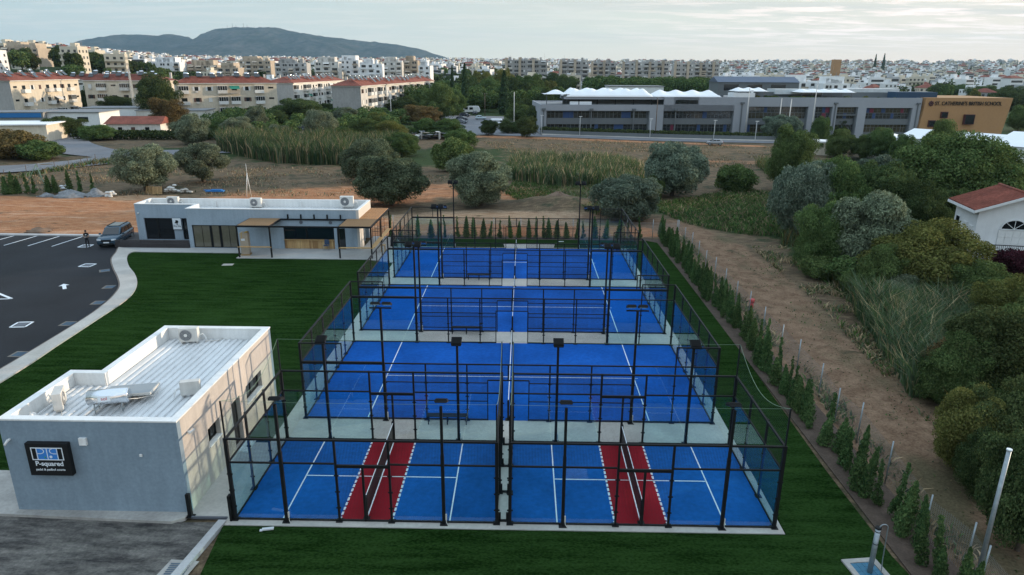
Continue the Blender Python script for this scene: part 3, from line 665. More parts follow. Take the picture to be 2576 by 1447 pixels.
for y0 in (0, 12.0, 24.13):
    for sx in (-1, 1):
        for y, f_ in ((0, 1), (10, -1)):
            flood(sx*6.0, y0+y+(-.09 if y == 0 else .09), 5.95 if y == 0 else 6.4, 2, f_, 'black twin floodlight on the %s side of the %s padel court, %s pole' % ('near' if y == 0 else 'far', nm[y0], 'left' if sx < 0 else 'right'), 'twin floodlights of the padel courts')

# ---- two small padbol courts in front
for cx, side in ((-5.25, 'left'), (5.25, 'right')):
    y0 = -8.05
    ln = [(cx+s_*3.2-lw/2, y0+.02, cx+s_*3.2+lw/2, y0+5.98) for s_ in (-1, 1)]+[(cx-3.2, y0+3-lw/2, cx+3.2, y0+3+lw/2), (cx-.03, y0+.02, cx+.03, y0+5.98)]
    for s_ in (-1, 1):
        k = 0
        while k*.31 < 5.9:
            ln.append((cx+s_*1.0-.04, y0+.03+k*.31, cx+s_*1.0+.04, y0+.03+k*.31+.2)); k += 1
    surface('court_turf', cx-5, y0, cx+5, y0+6, M['blue2'], ln, [(cx-1.0, y0, cx+1.0, y0+6)], z=.066)
    E = enclosure('black framed enclosure of the small red and blue court at front %s' % side, (cx, y0, .06), 'padbol court enclosures')
    for y in (0, 6):
        for x in (-5, 5): post(E, x, y, 3.5, .12, .12); post(E, x, y, 5.0, .05, .05, False, 3.5)
        for x in (-1, 1): post(E, x, y, 3.5, .08, .08)
        rail(E, (-4.95, y, 3.46), (4.95, y, 3.46), .07, .07, 'top_rail')
        for a, b in ((-5, -3), (-3, -1), (1, 3), (3, 5)):
            rail(E, (a+.05, y, 2.48), (b-.05, y, 2.48), .05, .06); panel(E, (a+.04, y), (b-.04, y), .06, 2.45, 'glass', 'glass_panel'); panel(E, (a+.04, y), (b-.04, y), 2.51, 3.43, 'mesh', 'mesh_panel')
        rail(E, (-.96, y, 2.38), (.96, y, 2.38), .07, .12, 'door_frame'); post(E, 0, y, 2.32, .08, .07, False, name='door_frame')
        panel(E, (-.96, y), (.96, y), .06, 2.3, 'mesh', 'mesh_panel'); panel(E, (-.96, y), (.96, y), 2.45, 3.43, 'mesh', 'mesh_panel')
        rail(E, (-4.95, y, .03), (4.95, y, .03), .07, .05)
        for x in (-3, 3):
            flood(cx+x, y0+y+(-.07 if y == 0 else .07), 5.05, 1, 1 if y == 0 else -1, 'black single floodlight on the %s edge of the front %s court, %s pole' % ('near' if y == 0 else 'far', side, 'left' if x < 0 else 'right'), 'single floodlights of the padbol courts')
    for x in (-5, 5):
        for k in (2, 4): post(E, x+(.05 if x > 0 else -.05), k, 3.5, .08, .08)
        for k in range(3): panel(E, (x, k*2+.04), (x, k*2+1.96), .06, 2.45, 'glass', 'glass_panel')
        panel(E, (x, .06), (x, 5.94), 2.51, 3.43, 'mesh', 'mesh_panel')
        rail(E, (x, .06, 3.46), (x, 5.94, 3.46), .08, .07, 'top_rail'); rail(E, (x, .06, 2.48), (x, 5.94, 2.48)); rail(E, (x, .06, .03), (x, 5.94, .03))
        # rope of the overhead net sagging between the tall corner posts
        pts = [(x, 6*i/14, 5.0-.85*math.sin(PI*i/14)) for i in range(15)]
        MB().tube(pts, .009, 5).build('rope', [M['rope']], E)
        mb = MB()
        for i in range(14): mb.quad((x, pts[i][1], 3.5), (x, pts[i+1][1], 3.5), pts[i+1], pts[i])
        mb.build('netting', [M['finenet']], E)
    for y in (0, 6): MB().tube([(-5+10*i/14, y, 5.0-.03*math.sin(PI*i/14)) for i in range(15)], .005, 4).build('rope', [M['rope']], E)
    n_ = thing('tennis_net', 'low black net over the red zone of the front %s court' % side, 'net', (cx, y0, .074), 0, 'padbol nets')
    for y in (.12, 5.88):
        mb = MB(); mb.box(-.06, y-.06, 0, .06, y+.06, 1.02); mb.box(-.13, y-.13, 0, .13, y+.13, .02); mb.build('net_post', [M['black']], n_)
    mb = MB(); mb.quad((0, .18, .05), (0, 5.82, .05), (0, 5.82, .93), (0, .18, .93)); mb.build('netting', [meshmat('dense_black_net', (.010, .008, .008), .04, .030)], n_)
    mb = MB(); mb.box(-.012, .18, .94, .012, 5.82, .975); mb.build('tape', [M['line']], n_)
# steel braces between the two small courts
for y in (-7.9, -6.0, -4.1, -2.3):
    mb = MB(); mb.box(-.20, y-.05, .05, .20, y+.05, .10); mb.box(-.20, y-.04, .10, -.10, y+.04, .42); mb.box(.10, y-.04, .10, .20, y+.04, .42)
    tag(mb.build('floor_bracket', [M['black']]), 'black steel bracket between the two front courts', 'bracket', 'brackets in the gap between the front courts')
# ================================================================ CLUB BUILDING with flat roof (front left)
def wall_open(mb, axis, c, a0, a1, z0, z1, holes, t, m=0, side=1):
    """wall in the plane axis=c from a0..a1, thickness t towards side, with rectangular holes (a,b,za,zb)"""
    cuts = sorted({a0, a1, *[h[0] for h in holes], *[h[1] for h in holes]})
    for i in range(len(cuts)-1):
        a, b = cuts[i], cuts[i+1]; mid = (a+b)/2; zs = [(z0, z1)]
        for h in holes:
            if h[0] <= mid <= h[1]:
                zs = [q for s_ in zs for q in ((s_[0], min(s_[1], h[2])), (max(s_[0], h[3]), s_[1])) if q[1]-q[0] > 1e-4]
        for za, zb in zs:
            if axis == 'x': mb.box(c, a, za, c+side*t, b, zb, m)
            else: mb.box(a, c, za, b, c+side*t, zb, m)
def ac_unit(x, y, z, rz, label, group='air conditioners on the roofs', s=1.0):
    t_ = thing('air_conditioner', label, 'air conditioner', (x, y, z), rz, group); t_.scale = (s, s, s)
    mb = MB(); mb.box(-.45, -.17, .08, .45, .17, .78); mb.box(-.40, -.12, 0, -.32, .12, .08); mb.box(.32, -.12, 0, .40, .12, .08)
    mb.build('casing', [M['offwhite']], t_, bevel=.015)
    mb = MB(); mb.cyl((-.12, -.172, .43), (-.12, -.18, .43), .29, .29, 20, 0)
    f_ = mb.build('fan_grille', [M['signgrey']], t_)
    mb = MB(); mb.cyl((-.12, -.18, .43), (-.12, -.19, .43), .09, .09, 12)
    for r_ in (.15, .21, .27):
        for i in range(20): a = 2*PI*i/20; b = 2*PI*(i+1)/20; mb.cyl((-.12+r_*math.cos(a), -.186, .43+r_*math.sin(a)), (-.12+r_*math.cos(b), -.186, .43+r_*math.sin(b)), .006, .006, 4, 0, False)
    mb.build('fan_guard', [M['offwhite']], f_)
    MB().tube([(.46, 0, .35), (.62, .04, .42), (.70, .1, .25), (.78, .1, .02)], .028, 6).build('hose', [M['white']], t_)
    return t_
B = thing('club_building', 'flat roofed grey rendered building with white parapet beside the front courts', 'building', (0, 0, 0))
ZT = 4.05; X0, X1, Y0, Y1 = -18.85, -12.15, -7.75, 2.05
mb = MB(); mb.box(X0, Y0, .0, X1, Y0+.26, ZT-.06)                      # front wall
mb.box(X0, Y0+.26, 0, X0+.26, -3.4, ZT-.06); mb.box(X0, -3.66, 0, -17.5, -3.4, ZT-.06); mb.box(-17.5, -3.66, 0, -17.24, Y1, ZT-.06); mb.box(-17.5, Y1-.26, 0, X1, Y1, ZT-.06)
mb.build('wall', [M['render_grey']], B)
mb = MB(); holes = [(-5.54, -4.45, 1.68, 2.45), (-3.2, -2.3, .12, 2.4), (-1.55, .35, 1.6, 2.45)]
wall_open(mb, 'x', X1, Y0+.26, Y1-.26, 0, ZT-.06, holes, .26, 0, -1)
w_ = mb.build('wall', [M['render_east']], B); w_['label'] = 'beige rendered side wall facing the courts'
mb = MB()
for a in ((X0-.02, Y0-.02, X1+.02, Y0+.30), (X0-.02, Y0+.30, X0+.30, -3.38), (X0+.30, -3.68, -17.20, -3.38), (-17.52, -3.38, -17.20, Y1+.02), (-17.20, Y1-.30, X1+.02, Y1+.02), (X1-.30, Y0+.30, X1+.02, Y1-.30)): mb.box(a[0], a[1], ZT-.06, a[2], a[3], ZT)
mb.build('parapet_cap', [M['white']], B)
mb = MB()   # white lining of the parapet above the roof
for a in ((X0+.26, Y0+.262, X1-.26, Y0+.275), (X0+.262, Y0+.28, X0+.275, -3.67), (X0+.28, -3.675, -17.25, -3.662), (-17.238, -3.65, -17.225, Y1-.27), (-17.22, Y1-.275, X1-.27, Y1-.262), (X1-.275, Y0+.28, X1-.262, Y1-.28)): mb.box(a[0], a[1], 3.3, a[2], a[3], ZT-.062)
mb.build('parapet_lining', [M['white']], B)
mb = MB(); mb.box(X0+.28, Y0+.28, 3.30, X1-.28, -3.7, 3.42); mb.box(-17.2, -3.7, 3.30, X1-.28, Y1-.28, 3.42)
x = X0+.35
while x < X1-.4:
    top = -3.72 if x < -17.15 else Y1-.3
    mb.box(x, Y0+.3, 3.42, x+.14, top, 3.47); mb.box(x+.03, Y0+.3, 3.47, x+.11, top, 3.485); x += .31
mb.build('sheet_roof', [M['whitemetal']], B)
for h in holes:
    dr = h[2] < .5
    mb = MB(); xx = X1-.20
    for a in ((h[0], h[2], h[0]+.07, h[3]), (h[1]-.07, h[2], h[1], h[3]), (h[0]+.07, h[3]-.07, h[1]-.07, h[3]), (h[0]+.07, h[2], h[1]-.07, h[2]+.07)): mb.box(xx-.05, a[0], a[1], xx+.01, a[2], a[3])
    if not dr: mb.box(xx-.05, (h[0]+h[1])/2-.03, h[2]+.07, xx+.012, (h[0]+h[1])/2+.03, h[3]-.07)
    o_ = mb.build('door' if dr else 'window', [M['black']], B)
    mb = MB(); mb.box(xx-.04, h[0]+.07, h[2]+.07, xx-.02, h[1]-.07, h[3]-.07); mb.build('pane', [M['darkglass']], o_)
    if not dr:
        mb = MB(); mb.box(X1-.19, h[0]-.04, h[2]-.05, X1+.05, h[1]+.04, h[2]+.001); mb.build('sill', [M['white']], o_)
mb = MB(); mb.box(X1, -3.3, .05, X1+.5, -2.2, .14); mb.build('doorstep', [M['white']], B)
# dark room behind the openings
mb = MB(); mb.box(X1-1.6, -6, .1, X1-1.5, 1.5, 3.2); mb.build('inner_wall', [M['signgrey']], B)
ac_unit(-17.85, -5.75, 3.49, R(115), 'white air conditioner near the rounded tank end of the club roof, side on', s=1.0)
ac_unit(-15.9, 1.25, 3.49, R(8), 'white air conditioner at the far end of the club roof', s=1.0)
ac_unit(-13.15, -4.5, 3.49, R(196), 'white air conditioner beside the right parapet of the club roof', s=.85)
mb = MB(); mb.tube([(-17.9, -5.6, 3.5), (-17.3, -6.6, 3.5), (-16.3, -6.9, 3.5), (-15.2, -6.6, 3.5)], .015, 5); mb.tube([(-15.2, 1.4, 3.5), (-14.6, 1.5, 3.5), (-14.5, 1.75, 3.5)], .03, 5)
tag(mb.build('roof_cable', [M['offwhite']]), 'pale cable lying across the club roof sheets', 'cable')
mb = MB(); mb.cyl((-18.2, -6.9, 3.48), (-18.2, -6.9, 3.75), .09, .09, 10); mb.cyl((-18.2, -6.9, 3.75), (-18.05, -6.95, 3.82), .09, .09, 10); tag(mb.build('vent_pipe', [M['white']]), 'short white vent pipe in the front left corner of the club roof', 'pipe')
# solar water heater
t_ = thing('solar_water_heater', 'steel solar water heater tank with flat panel on the club roof', 'water heater', (-15.75, -5.75, 3.49), R(13))
mb = MB(); mb.cyl((-.72, -.18, .62), (.72, -.18, .62), .30, .30, 24); mb.cyl((-.76, -.18, .62), (-.72, -.18, .62), .24, .30, 24); mb.cyl((.72, -.18, .62), (.76, -.18, .62), .30, .24, 24); mb.build('tank', [M['chrome']], t_)
T = Matrix.Translation((.42, .95, .30)) @ Matrix.Rotation(R(-7), 4, 'X')
mb = MB(); mb.box(-.95, -.68, -.05, .95, .68, .04, 0, T); p_ = mb.build('collector', [M['offwhite']], t_)
mb = MB(); mb.box(-.90, -.63, .04, -.01, .63, .048, 0, T); mb.box(.01, -.63, .04, .90, .63, .048, 0, T); mb.build('collector_glass', [mk('collector_glass', (.24, .27, .29), .4, 0, 1, 0, spec=.8)], p_)
mb = MB()
for x in (-.5, .5): mb.box(x-.02, -.40, 0, x+.02, -.36, .5); mb.box(x-.02, .05, 0, x+.02, .09, .6); mb.box(x-.02, -.4, .06, x+.02, 1.4, .09)
mb.build('stand', [M['grey_steel']], t_)
MB().tube([(.70, -.1, .4), (.9, .2, .25), (1.42, .5, .2), (1.46, 1.3, .15)], .018, 6).build('hose', [M['offwhite']], t_)
o_ = MB().box(-.30, -.495, .54, .16, -.482, .78).build('maker_plate', [M['signwhite']], t_)
text('lettering', 'sol', .2, M['signred'], o_, (-.07, -.497, .665), (R(90), 0, 0), .002)
# illuminated-style club sign
t_ = thing('club_sign', 'black box sign with white lettering and blue court emblem on the grey wall', 'sign', (-17.08, -7.76, 2.47))
MB().box(-.80, -.20, -.68, .80, .0, .68).build('sign_box', [M['blackmat']], t_, bevel=.01)
yv = -.206
e_ = MB().box(-.55, yv, .02, .55, -.198, .50).build('emblem', [M['screenblue']], t_)
mb = MB(); yf = yv-.006
def bar(a, b, c, d, m=0): mb.box(a, yf, b, c, yv+.001, d, m)
bar(-.60, -.01, .60, .025); bar(-.60, .485, .60, .52); bar(-.60, .025, -.565, .485); bar(.565, .025, .60, .485)
bar(-.40, .025, -.37, .485); bar(.37, .025, .40, .485); bar(-.015, .025, .015, .485)
for sx in (-1, 1):
    cx_, cz_, r_ = sx*.22, .375, .11
    bar(min(sx*.40, cx_), .25, max(sx*.40, cx_), .275); 
    if True: bar(min(sx*.37, cx_), .475, max(sx*.37, cx_), .486)
    for i in range(10):
        a = -PI/2+PI*i/10; b = -PI/2+PI*(i+1)/10
        mb.quad((cx_-sx*(r_+.015)*math.cos(a)*1.0, yf, cz_+(r_+.0)*math.sin(a)), (cx_-sx*(r_+.015)*math.cos(b), yf, cz_+r_*math.sin(b)), (cx_-sx*(r_-.02)*math.cos(b), yf, cz_+(r_-.025)*math.sin(b)), (cx_-sx*(r_-.02)*math.cos(a), yf, cz_+(r_-.025)*math.sin(a)))
mb.cyl((.12, yf, .13), (.12, yv, .13), .055, .055, 14)
mb.build('emblem_lines', [M['signwhite']], e_)
mb = MB(); mb.box(-.56, yf, .03, -.41, yv-.001, .48); mb.box(.41, yf, .03, .56, yv-.001, .48); mb.build('emblem_goal', [M['blackmat']], e_)
MB().cyl((-.10, yf, .11), (-.10, yv, .11), .03, .03, 12).build('emblem_ball', [M['signgreen']], e_)
text('lettering', 'P-squared', .265, M['signwhite'], t_, (0, -.2, -.17), (R(90), 0, 0), .006, bold=.006)
text('lettering', 'padel & padbol courts', .125, M['signwhite'], t_, (0, -.2, -.42), (R(90), 0, 0), .005, bold=.002)
def small(name, label, cat, mb, mat, group=None): return tag(mb.build(name, [mat]), label, cat, group)
mb = MB(); mb.box(-15.75-.14, -7.84, 3.02, -15.75+.14, -7.75, 3.32); mb.box(-15.83, -7.85, 3.06, -15.67, -7.84, 3.08); small('alarm_box', 'white siren box on the grey wall right of the black sign', 'alarm box', mb, M['white'])
mb = MB(); mb.cyl((-18.55, -7.75, 3.2), (-18.55, -7.86, 3.2), .05, .05, 10); mb.cyl((-18.55, -7.84, 3.22), (-18.60, -8.0, 3.08), .05, .04, 10); small('security_camera', 'white camera high on the left edge of the grey front wall', 'camera', mb, M['white'])
mb = MB(); mb.cyl((-12.14, -7.1, 3.25), (-12.02, -7.1, 3.25), .04, .04, 10); mb.cyl((-12.02, -7.2, 3.24), (-11.98, -6.9, 3.24), .045, .045, 10); small('security_camera', 'white camera on the beige side wall near its front corner', 'camera', mb, M['white'])
mb = MB(); mb.box(-13.72, -7.79, 2.55, -13.62, -7.75, 2.65); small('socket_box', 'tiny white socket box on the right half of the grey front wall', 'socket', mb, M['white'])
mb = MB(); mb.box(-12.12, -8.0, .05, -11.98, -7.86, 1.05); mb.box(-12.25, -8.05, .05, -11.9, -7.8, .07); small('bollard', 'short black square post at the front corner of the club building', 'post', mb, M['black'])
mb = MB(); mb.box(-10.42, -8.2, .06, -10.34, -8.0, 1.15); small('gate_post', 'short black post against the front left corner of the courts', 'post', mb, M['black'])
mb = MB(); mb.box(-11.98, -8.05, .02, -10.6, -7.97, .11); small('threshold', 'low dark rail across the passage beside the club building', 'rail', mb, M['signgrey'])
mb = MB(); T = Matrix.Translation((-8.8, -8.62, .05)) @ Matrix.Rotation(.2, 4, 'Z')
mb.box(-.22, -.06, 0, .2, .06, .05, 0, T); mb.box(-.30, -.09, .0, -.2, .02, .03, 0, T); small('litter', 'crumpled white plastic on the lawn edge before the front left court', 'litter', mb, M['trash'])
mb = MB(); mb.box(2.55, -11.9, .03, 3.5, -11.02, .055); small('stepping_slab', 'flat pale slab sunk in the lawn at the bottom edge', 'slab', mb, M['concrete'])
mb = MB(); T = Matrix.Translation((-25.3, 27.4, .04)) @ Matrix.Rotation(.1, 4, 'Z'); mb.box(-.45, -.28, 0, .45, .28, .03, 0, T); small('stepping_slab', 'flat grey slab in the lawn before the cafe terrace', 'slab', mb, M['concrete'])
mb = MB(); mb.box(-9.75+14, 37.1, .04, 14.2-9.55+.1, 37.3, .06); small('litter', 'pale litter on the lawn behind the far court', 'litter', mb, M['trash'])

# ================================================================ CAFE
Bc = thing('cafe_building', 'long low grey cafe building with white roof parapet at the lawn edge', 'building', (0, 0, 0))
CX0, CXm, CX1, CYf, CYl, CYb, CZ = -37.3, -31.3, -14.87, 33.15, 35.2, 38.35, 3.9
mb = MB()
hl = [(-36.55, -33.7, .35, 2.5), (-32.85, -31.32, .35, 2.5)]
wall_open(mb, 'y', CYl, CX0, CXm, .0, CZ-.06, hl, .25, 0, 1)
mb.box(CX0, CYl+.25, 0, CX0+.25, CYb, CZ-.06); mb.box(CX0+.25, CYb-.25, 0, CX1-.25, CYb, CZ-.06)
mb.box(CXm, CYf+.25, 0, CXm+.25, CYl+.25, CZ-.06)
hf = [(-30.9, -26.65, .08, 2.3), (-22.17, -17.33, .08, 2.27), (-17.05, -16.27, .05, 2.1)]
wall_open(mb, 'y', CYf, CXm, CX1-.25, 0, CZ-.06, hf, .25, 0, 1)
mb.box(-17.3, 36.8, 0, CX1-.4, 37.0, 2.6)
mb.build('wall', [mk('cafe_render', (.315, .39, .46), .9, .08, .7, .06, 9, bump=.25, bscale=60, streak=.10)], Bc)
mb = MB(); mb.box(CX1-.25, CYf, 0, CX1, 34.7, CZ-.06); mb.box(CX1-.25, 34.7, 2.55, CX1, CYb, CZ-.06); mb.box(CX1-1.8, 34.7, 2.5, CX1-.25, CYb-.25, 2.6); mb.box(CX1-1.8, 34.7, .05, CX1-1.7, CYb-.25, 2.5)
w_ = mb.build('wall', [mk('pale_render', (.56, .53, .49), .9, .06, .7, .05)], Bc); w_['label'] = 'pale end wall facing the pergola'
mb = MB()
for a in ((CX0-.02, CYl-.02, CXm, CYl+.27), (CX0-.02, CYl+.27, CX0+.27, CYb+.02), (CXm-.02, CYf-.02, CX1+.02, CYf+.27), (CXm-.02, CYf+.27, CXm+.27, CYl+.27), (CX0+.27, CYb-.27, CX1+.02, CYb+.02), (CX1-.27, CYf+.27, CX1+.02, CYb-.27)): mb.box(a[0], a[1], CZ-.06, a[2], a[3], CZ+.0)
mb.build('parapet_cap', [M['white']], Bc)
mb = MB(); mb.box(CX0+.26, CYl+.26, 3.0, CXm+.2, CYb-.26, 3.12); mb.box(CXm+.2, CYf+.26, 3.0, CX1-.26, CYb-.26, 3.12)
x = CX0+.4
while x < CX1-.4:
    mb.box(x, (CYl if x < CXm+.2 else CYf)+.28, 3.12, x+.15, CYb-.28, 3.17); x += .33
mb.build('sheet_roof', [M['whitemetal']], Bc)
mb = MB(); mb.box(CX0+.27, CYb-.275, 3.1, CX1-.27, CYb-.262, CZ-.061); mb.box(CX0+.262, CYl+.28, 3.1, CX0+.275, CYb-.28, CZ-.061); mb.box(CX1-.275, CYf+.28, 3.1, CX1-.262, CYb-.28, CZ-.061); mb.box(CXm+.262, CYf+.28, 3.1, CXm+.275, CYl+.26, CZ-.061)
for x in (-30.6, -26.3, -21.9, -17.6): mb.box(x, CYb-.45, 3.12, x+.12, CYb-.276, 3.75)
mb.build('parapet_lining', [M['white']], Bc)
def glazing(h, y, mull, pm, parent, name='window'):
    mb = MB(); t = .07
    mb.box(h[0], y, h[2], h[0]+t, y+.08, h[3]); mb.box(h[1]-t, y, h[2], h[1], y+.08, h[3]); mb.box(h[0]+t, y, h[3]-t, h[1]-t, y+.08, h[3]); mb.box(h[0]+t, y, h[2], h[1]-t, y+.08, h[2]+t)
    for a, w in mull: mb.box(a-w/2, y-.01, h[2]+t, a+w/2, y+.075, h[3]-t)
    o_ = mb.build(name, [M['black']], parent)
    mb = MB(); mb.box(h[0]+t, y+.03, h[2]+t, h[1]-t, y+.045, h[3]-t); mb.build('pane', [pm], o_); return o_
glazing(hl[0], CYl+.12, [(-35.3, .16)], M['darkglass'], Bc); glazing(hl[1], CYl+.12, [], M['darkglass'], Bc)
glazing(hf[0], CYf+.10, [(-29.15, .22), (-28.25, .22), (-30.0, .015), (-27.4, .015)], M['tanglass'], Bc)
glazing((-22.17, -17.33, .98, 2.27), CYf+.12, [(-20.0, .12)], mk('bar_glass', (.006, .012, .02), .08, 0, 1, 0, spec=.7), Bc, 'serving_hatch')
mb = MB(); x = -22.13; r2 = random.Random(5)
while x < -17.4:
    w = r2.choice((.11, .16, .22)); mb.box(x, CYf+.02+r2.random()*.012, .09, min(x+w, -17.35), CYf+.18, .93, r2.choice((0, 0, 1, 2))); x += w+.006
mb.build('bar_front', [M['plank'], mk('dark_plank', (.30, .17, .07), .6, .2, 4, .2, stretch=(5, 5, .3)), mk('pale_plank', (.56, .38, .18), .6, .2, 4, .2, stretch=(5, 5, .3))], Bc)
MB().box(-22.17, CYf-.12, .935, -17.33, CYf+.2, .975).build('counter', [M['plank']], Bc)
glazing(hf[2], CYf+.08, [], M['darkglass'], Bc, 'door')
mb = MB()
for x in (-21.6, -20.35, -19.1, -17.86, -16.6): mb.box(x-.06, CYf-.10, 3.03, x+.06, CYf-.001, 3.42)
mb.build('bracket', [M['black']], Bc)
mb = MB(); mb.box(CX1-1.69, 35.4, .08, CX1-1.66, 36.3, 2.1); mb.build('door', [M['whitewall']], Bc)
mb = MB(); mb.cyl((-37.0, CYl, 3.0), (-37.0, CYl-.15, 2.95), .06, .06, 10); small('security_camera', 'white camera on the left end of the cafe front', 'camera', mb, M['white'])
# sign with dog emblem
t_ = thing('cafe_sign', 'white square sign with a black dog head emblem and lettering on the cafe', 'sign', (-33.28, CYl-.01, 1.95))
MB().box(-.42, -.12, -.55, .42, 0, .55).build('sign_box', [M['signwhite']], t_, bevel=.03)
MB().box(-.46, -.09, -.59, .46, -.03, .59).build('sign_rim', [M['signgrey']], t_)
mb = MB(); mb.ball((.0, -.125, .20), .13, .012, .15); mb.ball((-.12, -.125, .12), .09, .012, .06); mb.ball((.12, -.125, .25), .05, .012, .12); mb.ball((-.02, -.125, .33), .09, .012, .06); mb.ball((.02, -.125, .0), .05, .012, .08)
mb.build('dog_emblem', [M['blackmat']], t_)
mb = MB(); mb.box(-.34, -.126, -.105, .34, -.118, -.09); mb.build('underline', [M['blackmat']], t_)
text('lettering', 'Dirty Dog', .17, M['blackmat'], t_, (0, -.122, -.22), (R(90), 0, 0), .004, bold=.003)
# decking steps
mb = MB(); mb.box(-38.6, 33.25, 0, CXm-.02, 35.18, .32); mb.box(-37.6, 33.05, 0, CXm-.02, 33.25, .12)
for k in range(2): mb.box(-38.6, 33.26+k*.28, .32, CXm-.02, 33.5+k*.28, .325)
mb.box(-39.5, 35.2, 0, CX0-.02, 38.3, .32)
for y in (33.6, 34.3, 35.0): mb.box(-38.5, y-.006, .32, CXm-.03, y+.006, .326, 1)
tag(mb.build('deck', [M['deck'], M['concrete']]), 'dark brown timber deck before the recessed cafe front', 'deck')
t_ = thing('deck_fence', 'low dark slatted timber fence along the front of the cafe deck', 'fence', (0, 33.0, 0))
for k in range(5): MB().box(-38.5, -.03, .08+k*.15, CXm-.05, .03, .20+k*.15).build('board', [M['deck']], t_)
for x in (-38.4, -36.0, -33.7, -31.45): MB().box(x-.05, .031, .0, x+.05, .12, .82).build('post', [M['deck']], t_)
ac_unit(-34.7, 37.75, 3.18, R(0), 'white air conditioner on the left end of the cafe roof', s=1.25); ac_unit(-26.2, 37.5, 3.18, R(0), 'white air conditioner in the middle of the cafe roof', s=1.25); ac_unit(-17.0, 37.4, 3.30, R(4), 'white air conditioner standing highest at the right end of the cafe roof', s=1.45)
# pergolas
P_ = thing('pergola', 'black steel pergola with reed roof panels along the cafe terrace', 'pergola', (0, 0, 0))
PZ = 3.02; yF, yB, xR = 29.87, 33.02, -13.08
for x, y in ((-25.22, yF), (-22.25, yF), (-16.0, yF), (xR, yF), (xR, 34.2), (xR, 38.5)):
    MB().box(x-.06, y-.06, .07, x+.06, y+.06, PZ-.14).build('post', [M['black']], P_)
mb = MB(); mb.box(-25.28, yF-.07, PZ-.14, xR+.06, yF+.07, PZ); mb.box(-25.28, yB, PZ-.14, xR-.07, yB+.1, PZ); mb.box(xR-.07, yF+.07, PZ-.14, xR+.07, 38.6, PZ)
for x in (-25.22, -22.25, -16.0): mb.box(x-.06, yF+.07, PZ-.14, x+.06, yB, PZ)
mb.box(CX1, 38.48, PZ-.14, xR-.07, 38.6, PZ); mb.build('beam', [M['black']], P_)
for x0, x1, lab in ((-25.16, -22.31, None), (-15.94, xR-.07, None)):
    mb = MB(); y = yF+.09
    while y < yB-.02: mb.box(x0, y, PZ-.05, x1, y+.045, PZ+.02+.01*((int(y*20)) % 2)); y += .055
    mb.build('reed_roof', [M['wood']], P_)
for x in (-20.4, -17.6): tag(MB().cyl((x, CYf, 2.66), (x, CYf-.06, 2.66), .16, .16, 14).build('wall_vent', [M['signgrey']]), 'round dark vent on the cafe wall above the serving hatch', 'vent', 'vents above the serving hatch')
mb = MB(); x = CX1+.02
while x < xR-.1: mb.box(x, yB+.12, PZ-.03, x+.045, 38.46, PZ+.05); x += .15
mb.build('slat_roof', [mk('orange_slats', (.55, .30, .14), .6, .15, 6, .1)], P_)
mb = MB(); mb.box(CX1+.02, 34.7, PZ-.09, xR-.07, 34.78, PZ-.03); mb.box(CX1+.02, 36.5, PZ-.09, xR-.07, 36.58, PZ-.03); mb.build('beam', [M['black']], P_)
mb = MB(); mb.box(-25.28, yF-.16, 1.03, -22.2, yF+.16, 1.08); mb.box(-16.05, yF-.16, 1.03, xR+.2, yF+.16, 1.08); mb.box(xR-.14, yF+.16, 1.03, xR+.26, 37.9, 1.08); mb.build('bar_shelf', [M['plank']], P_)
mb = MB()
for y in (35.0, 36.2, 37.4):
    for z in (.7, 1.4, 2.1): mb.cyl((xR-.3, y, z), (xR-.3, y+1.2, z), .025, .025, 6)
    mb.cyl((xR-.3, y, .08), (xR-.3, y, 2.6), .025, .025, 6); mb.cyl((xR-1.0, y, .08), (xR-1.0, y, 2.6), .025, .025, 6); mb.cyl((xR-1.0, y, 1.4), (xR-.3, y, 1.4), .025, .025, 6)
small('scaffold', 'brown tubular scaffold under the slatted end of the pergola', 'scaffold', mb, M['brown'])
# boxed fridge, chair, small tables
t_ = thing('boxed_fridge', 'tall cardboard wrapped fridge with yellow straps under the left pergola', 'boxed fridge', (-24.95, 30.78, .07), .12)
MB().box(-.36, -.33, .14, .36, .33, 2.12).build('carton', [M['cardboard']], t_, bevel=.01)
mb = MB(); mb.box(-.40, -.36, 0, .40, .36, .13); mb.build('pallet_base', [M['pallet']], t_)
mb = MB(); mb.box(-.2, -.335, 1.55, -.16, .335, 2.13); mb.box(.05, -.2, 2.121, .30, .3, 2.16); mb.build('strap', [M['yellow']], t_)
mb = MB(); mb.box(-.25, -.336, 1.4, .08, -.331, 1.6); mb.build('shipping_label', [M['signwhite']], t_)
t_ = thing('chair', 'blue backed metal chair before the timber bar counter', 'chair', (-18.05, 32.75, .075), .0)
mb = MB(); mb.box(-.23, -.2, .43, .23, .24, .47); mb.build('seat', [mk('navy_seat', (.03, .05, .10), .7, 0, 1, 0)], t_)
mb = MB(); mb.box(-.22, .24, .5, .22, .28, .95); mb.build('backrest', [mk('navy_back', (.04, .075, .14), .7, 0, 1, 0)], t_)
for x in (-.24, .24):
    for y in (-.2, .24): MB().cyl((x, y, 0), (x, y, .62), .016, .016, 6).build('leg', [M['grey_steel']], t_)
t_ = thing('covered_stool', 'black covered object at the left edge of the farthest court', 'cover', (-12.0, 34.6, .07))
mb = MB(); mb.loft([[(.28*math.cos(a)*s_, .25*math.sin(a)*s_, z) for a in [2*PI*i/10 for i in range(10)]] for z, s_ in ((0, 1.1), (.5, 1.0), (1.0, .8), (1.35, .45))]); mb.build('cover', [M['cloth']], t_)
t_ = thing('timber_stool', 'small timber stool under the pergola shelf', 'stool', (-12.55, 32.4, .07))
for x in (-.16, .16):
    for y in (-.16, .16): MB().box(x-.025, y-.025, 0, x+.025, y+.025, .62).build('leg', [M['plank']], t_)
MB().box(-.22, -.22, .62, .22, .22, .67).build('seat', [M['plank']], t_)
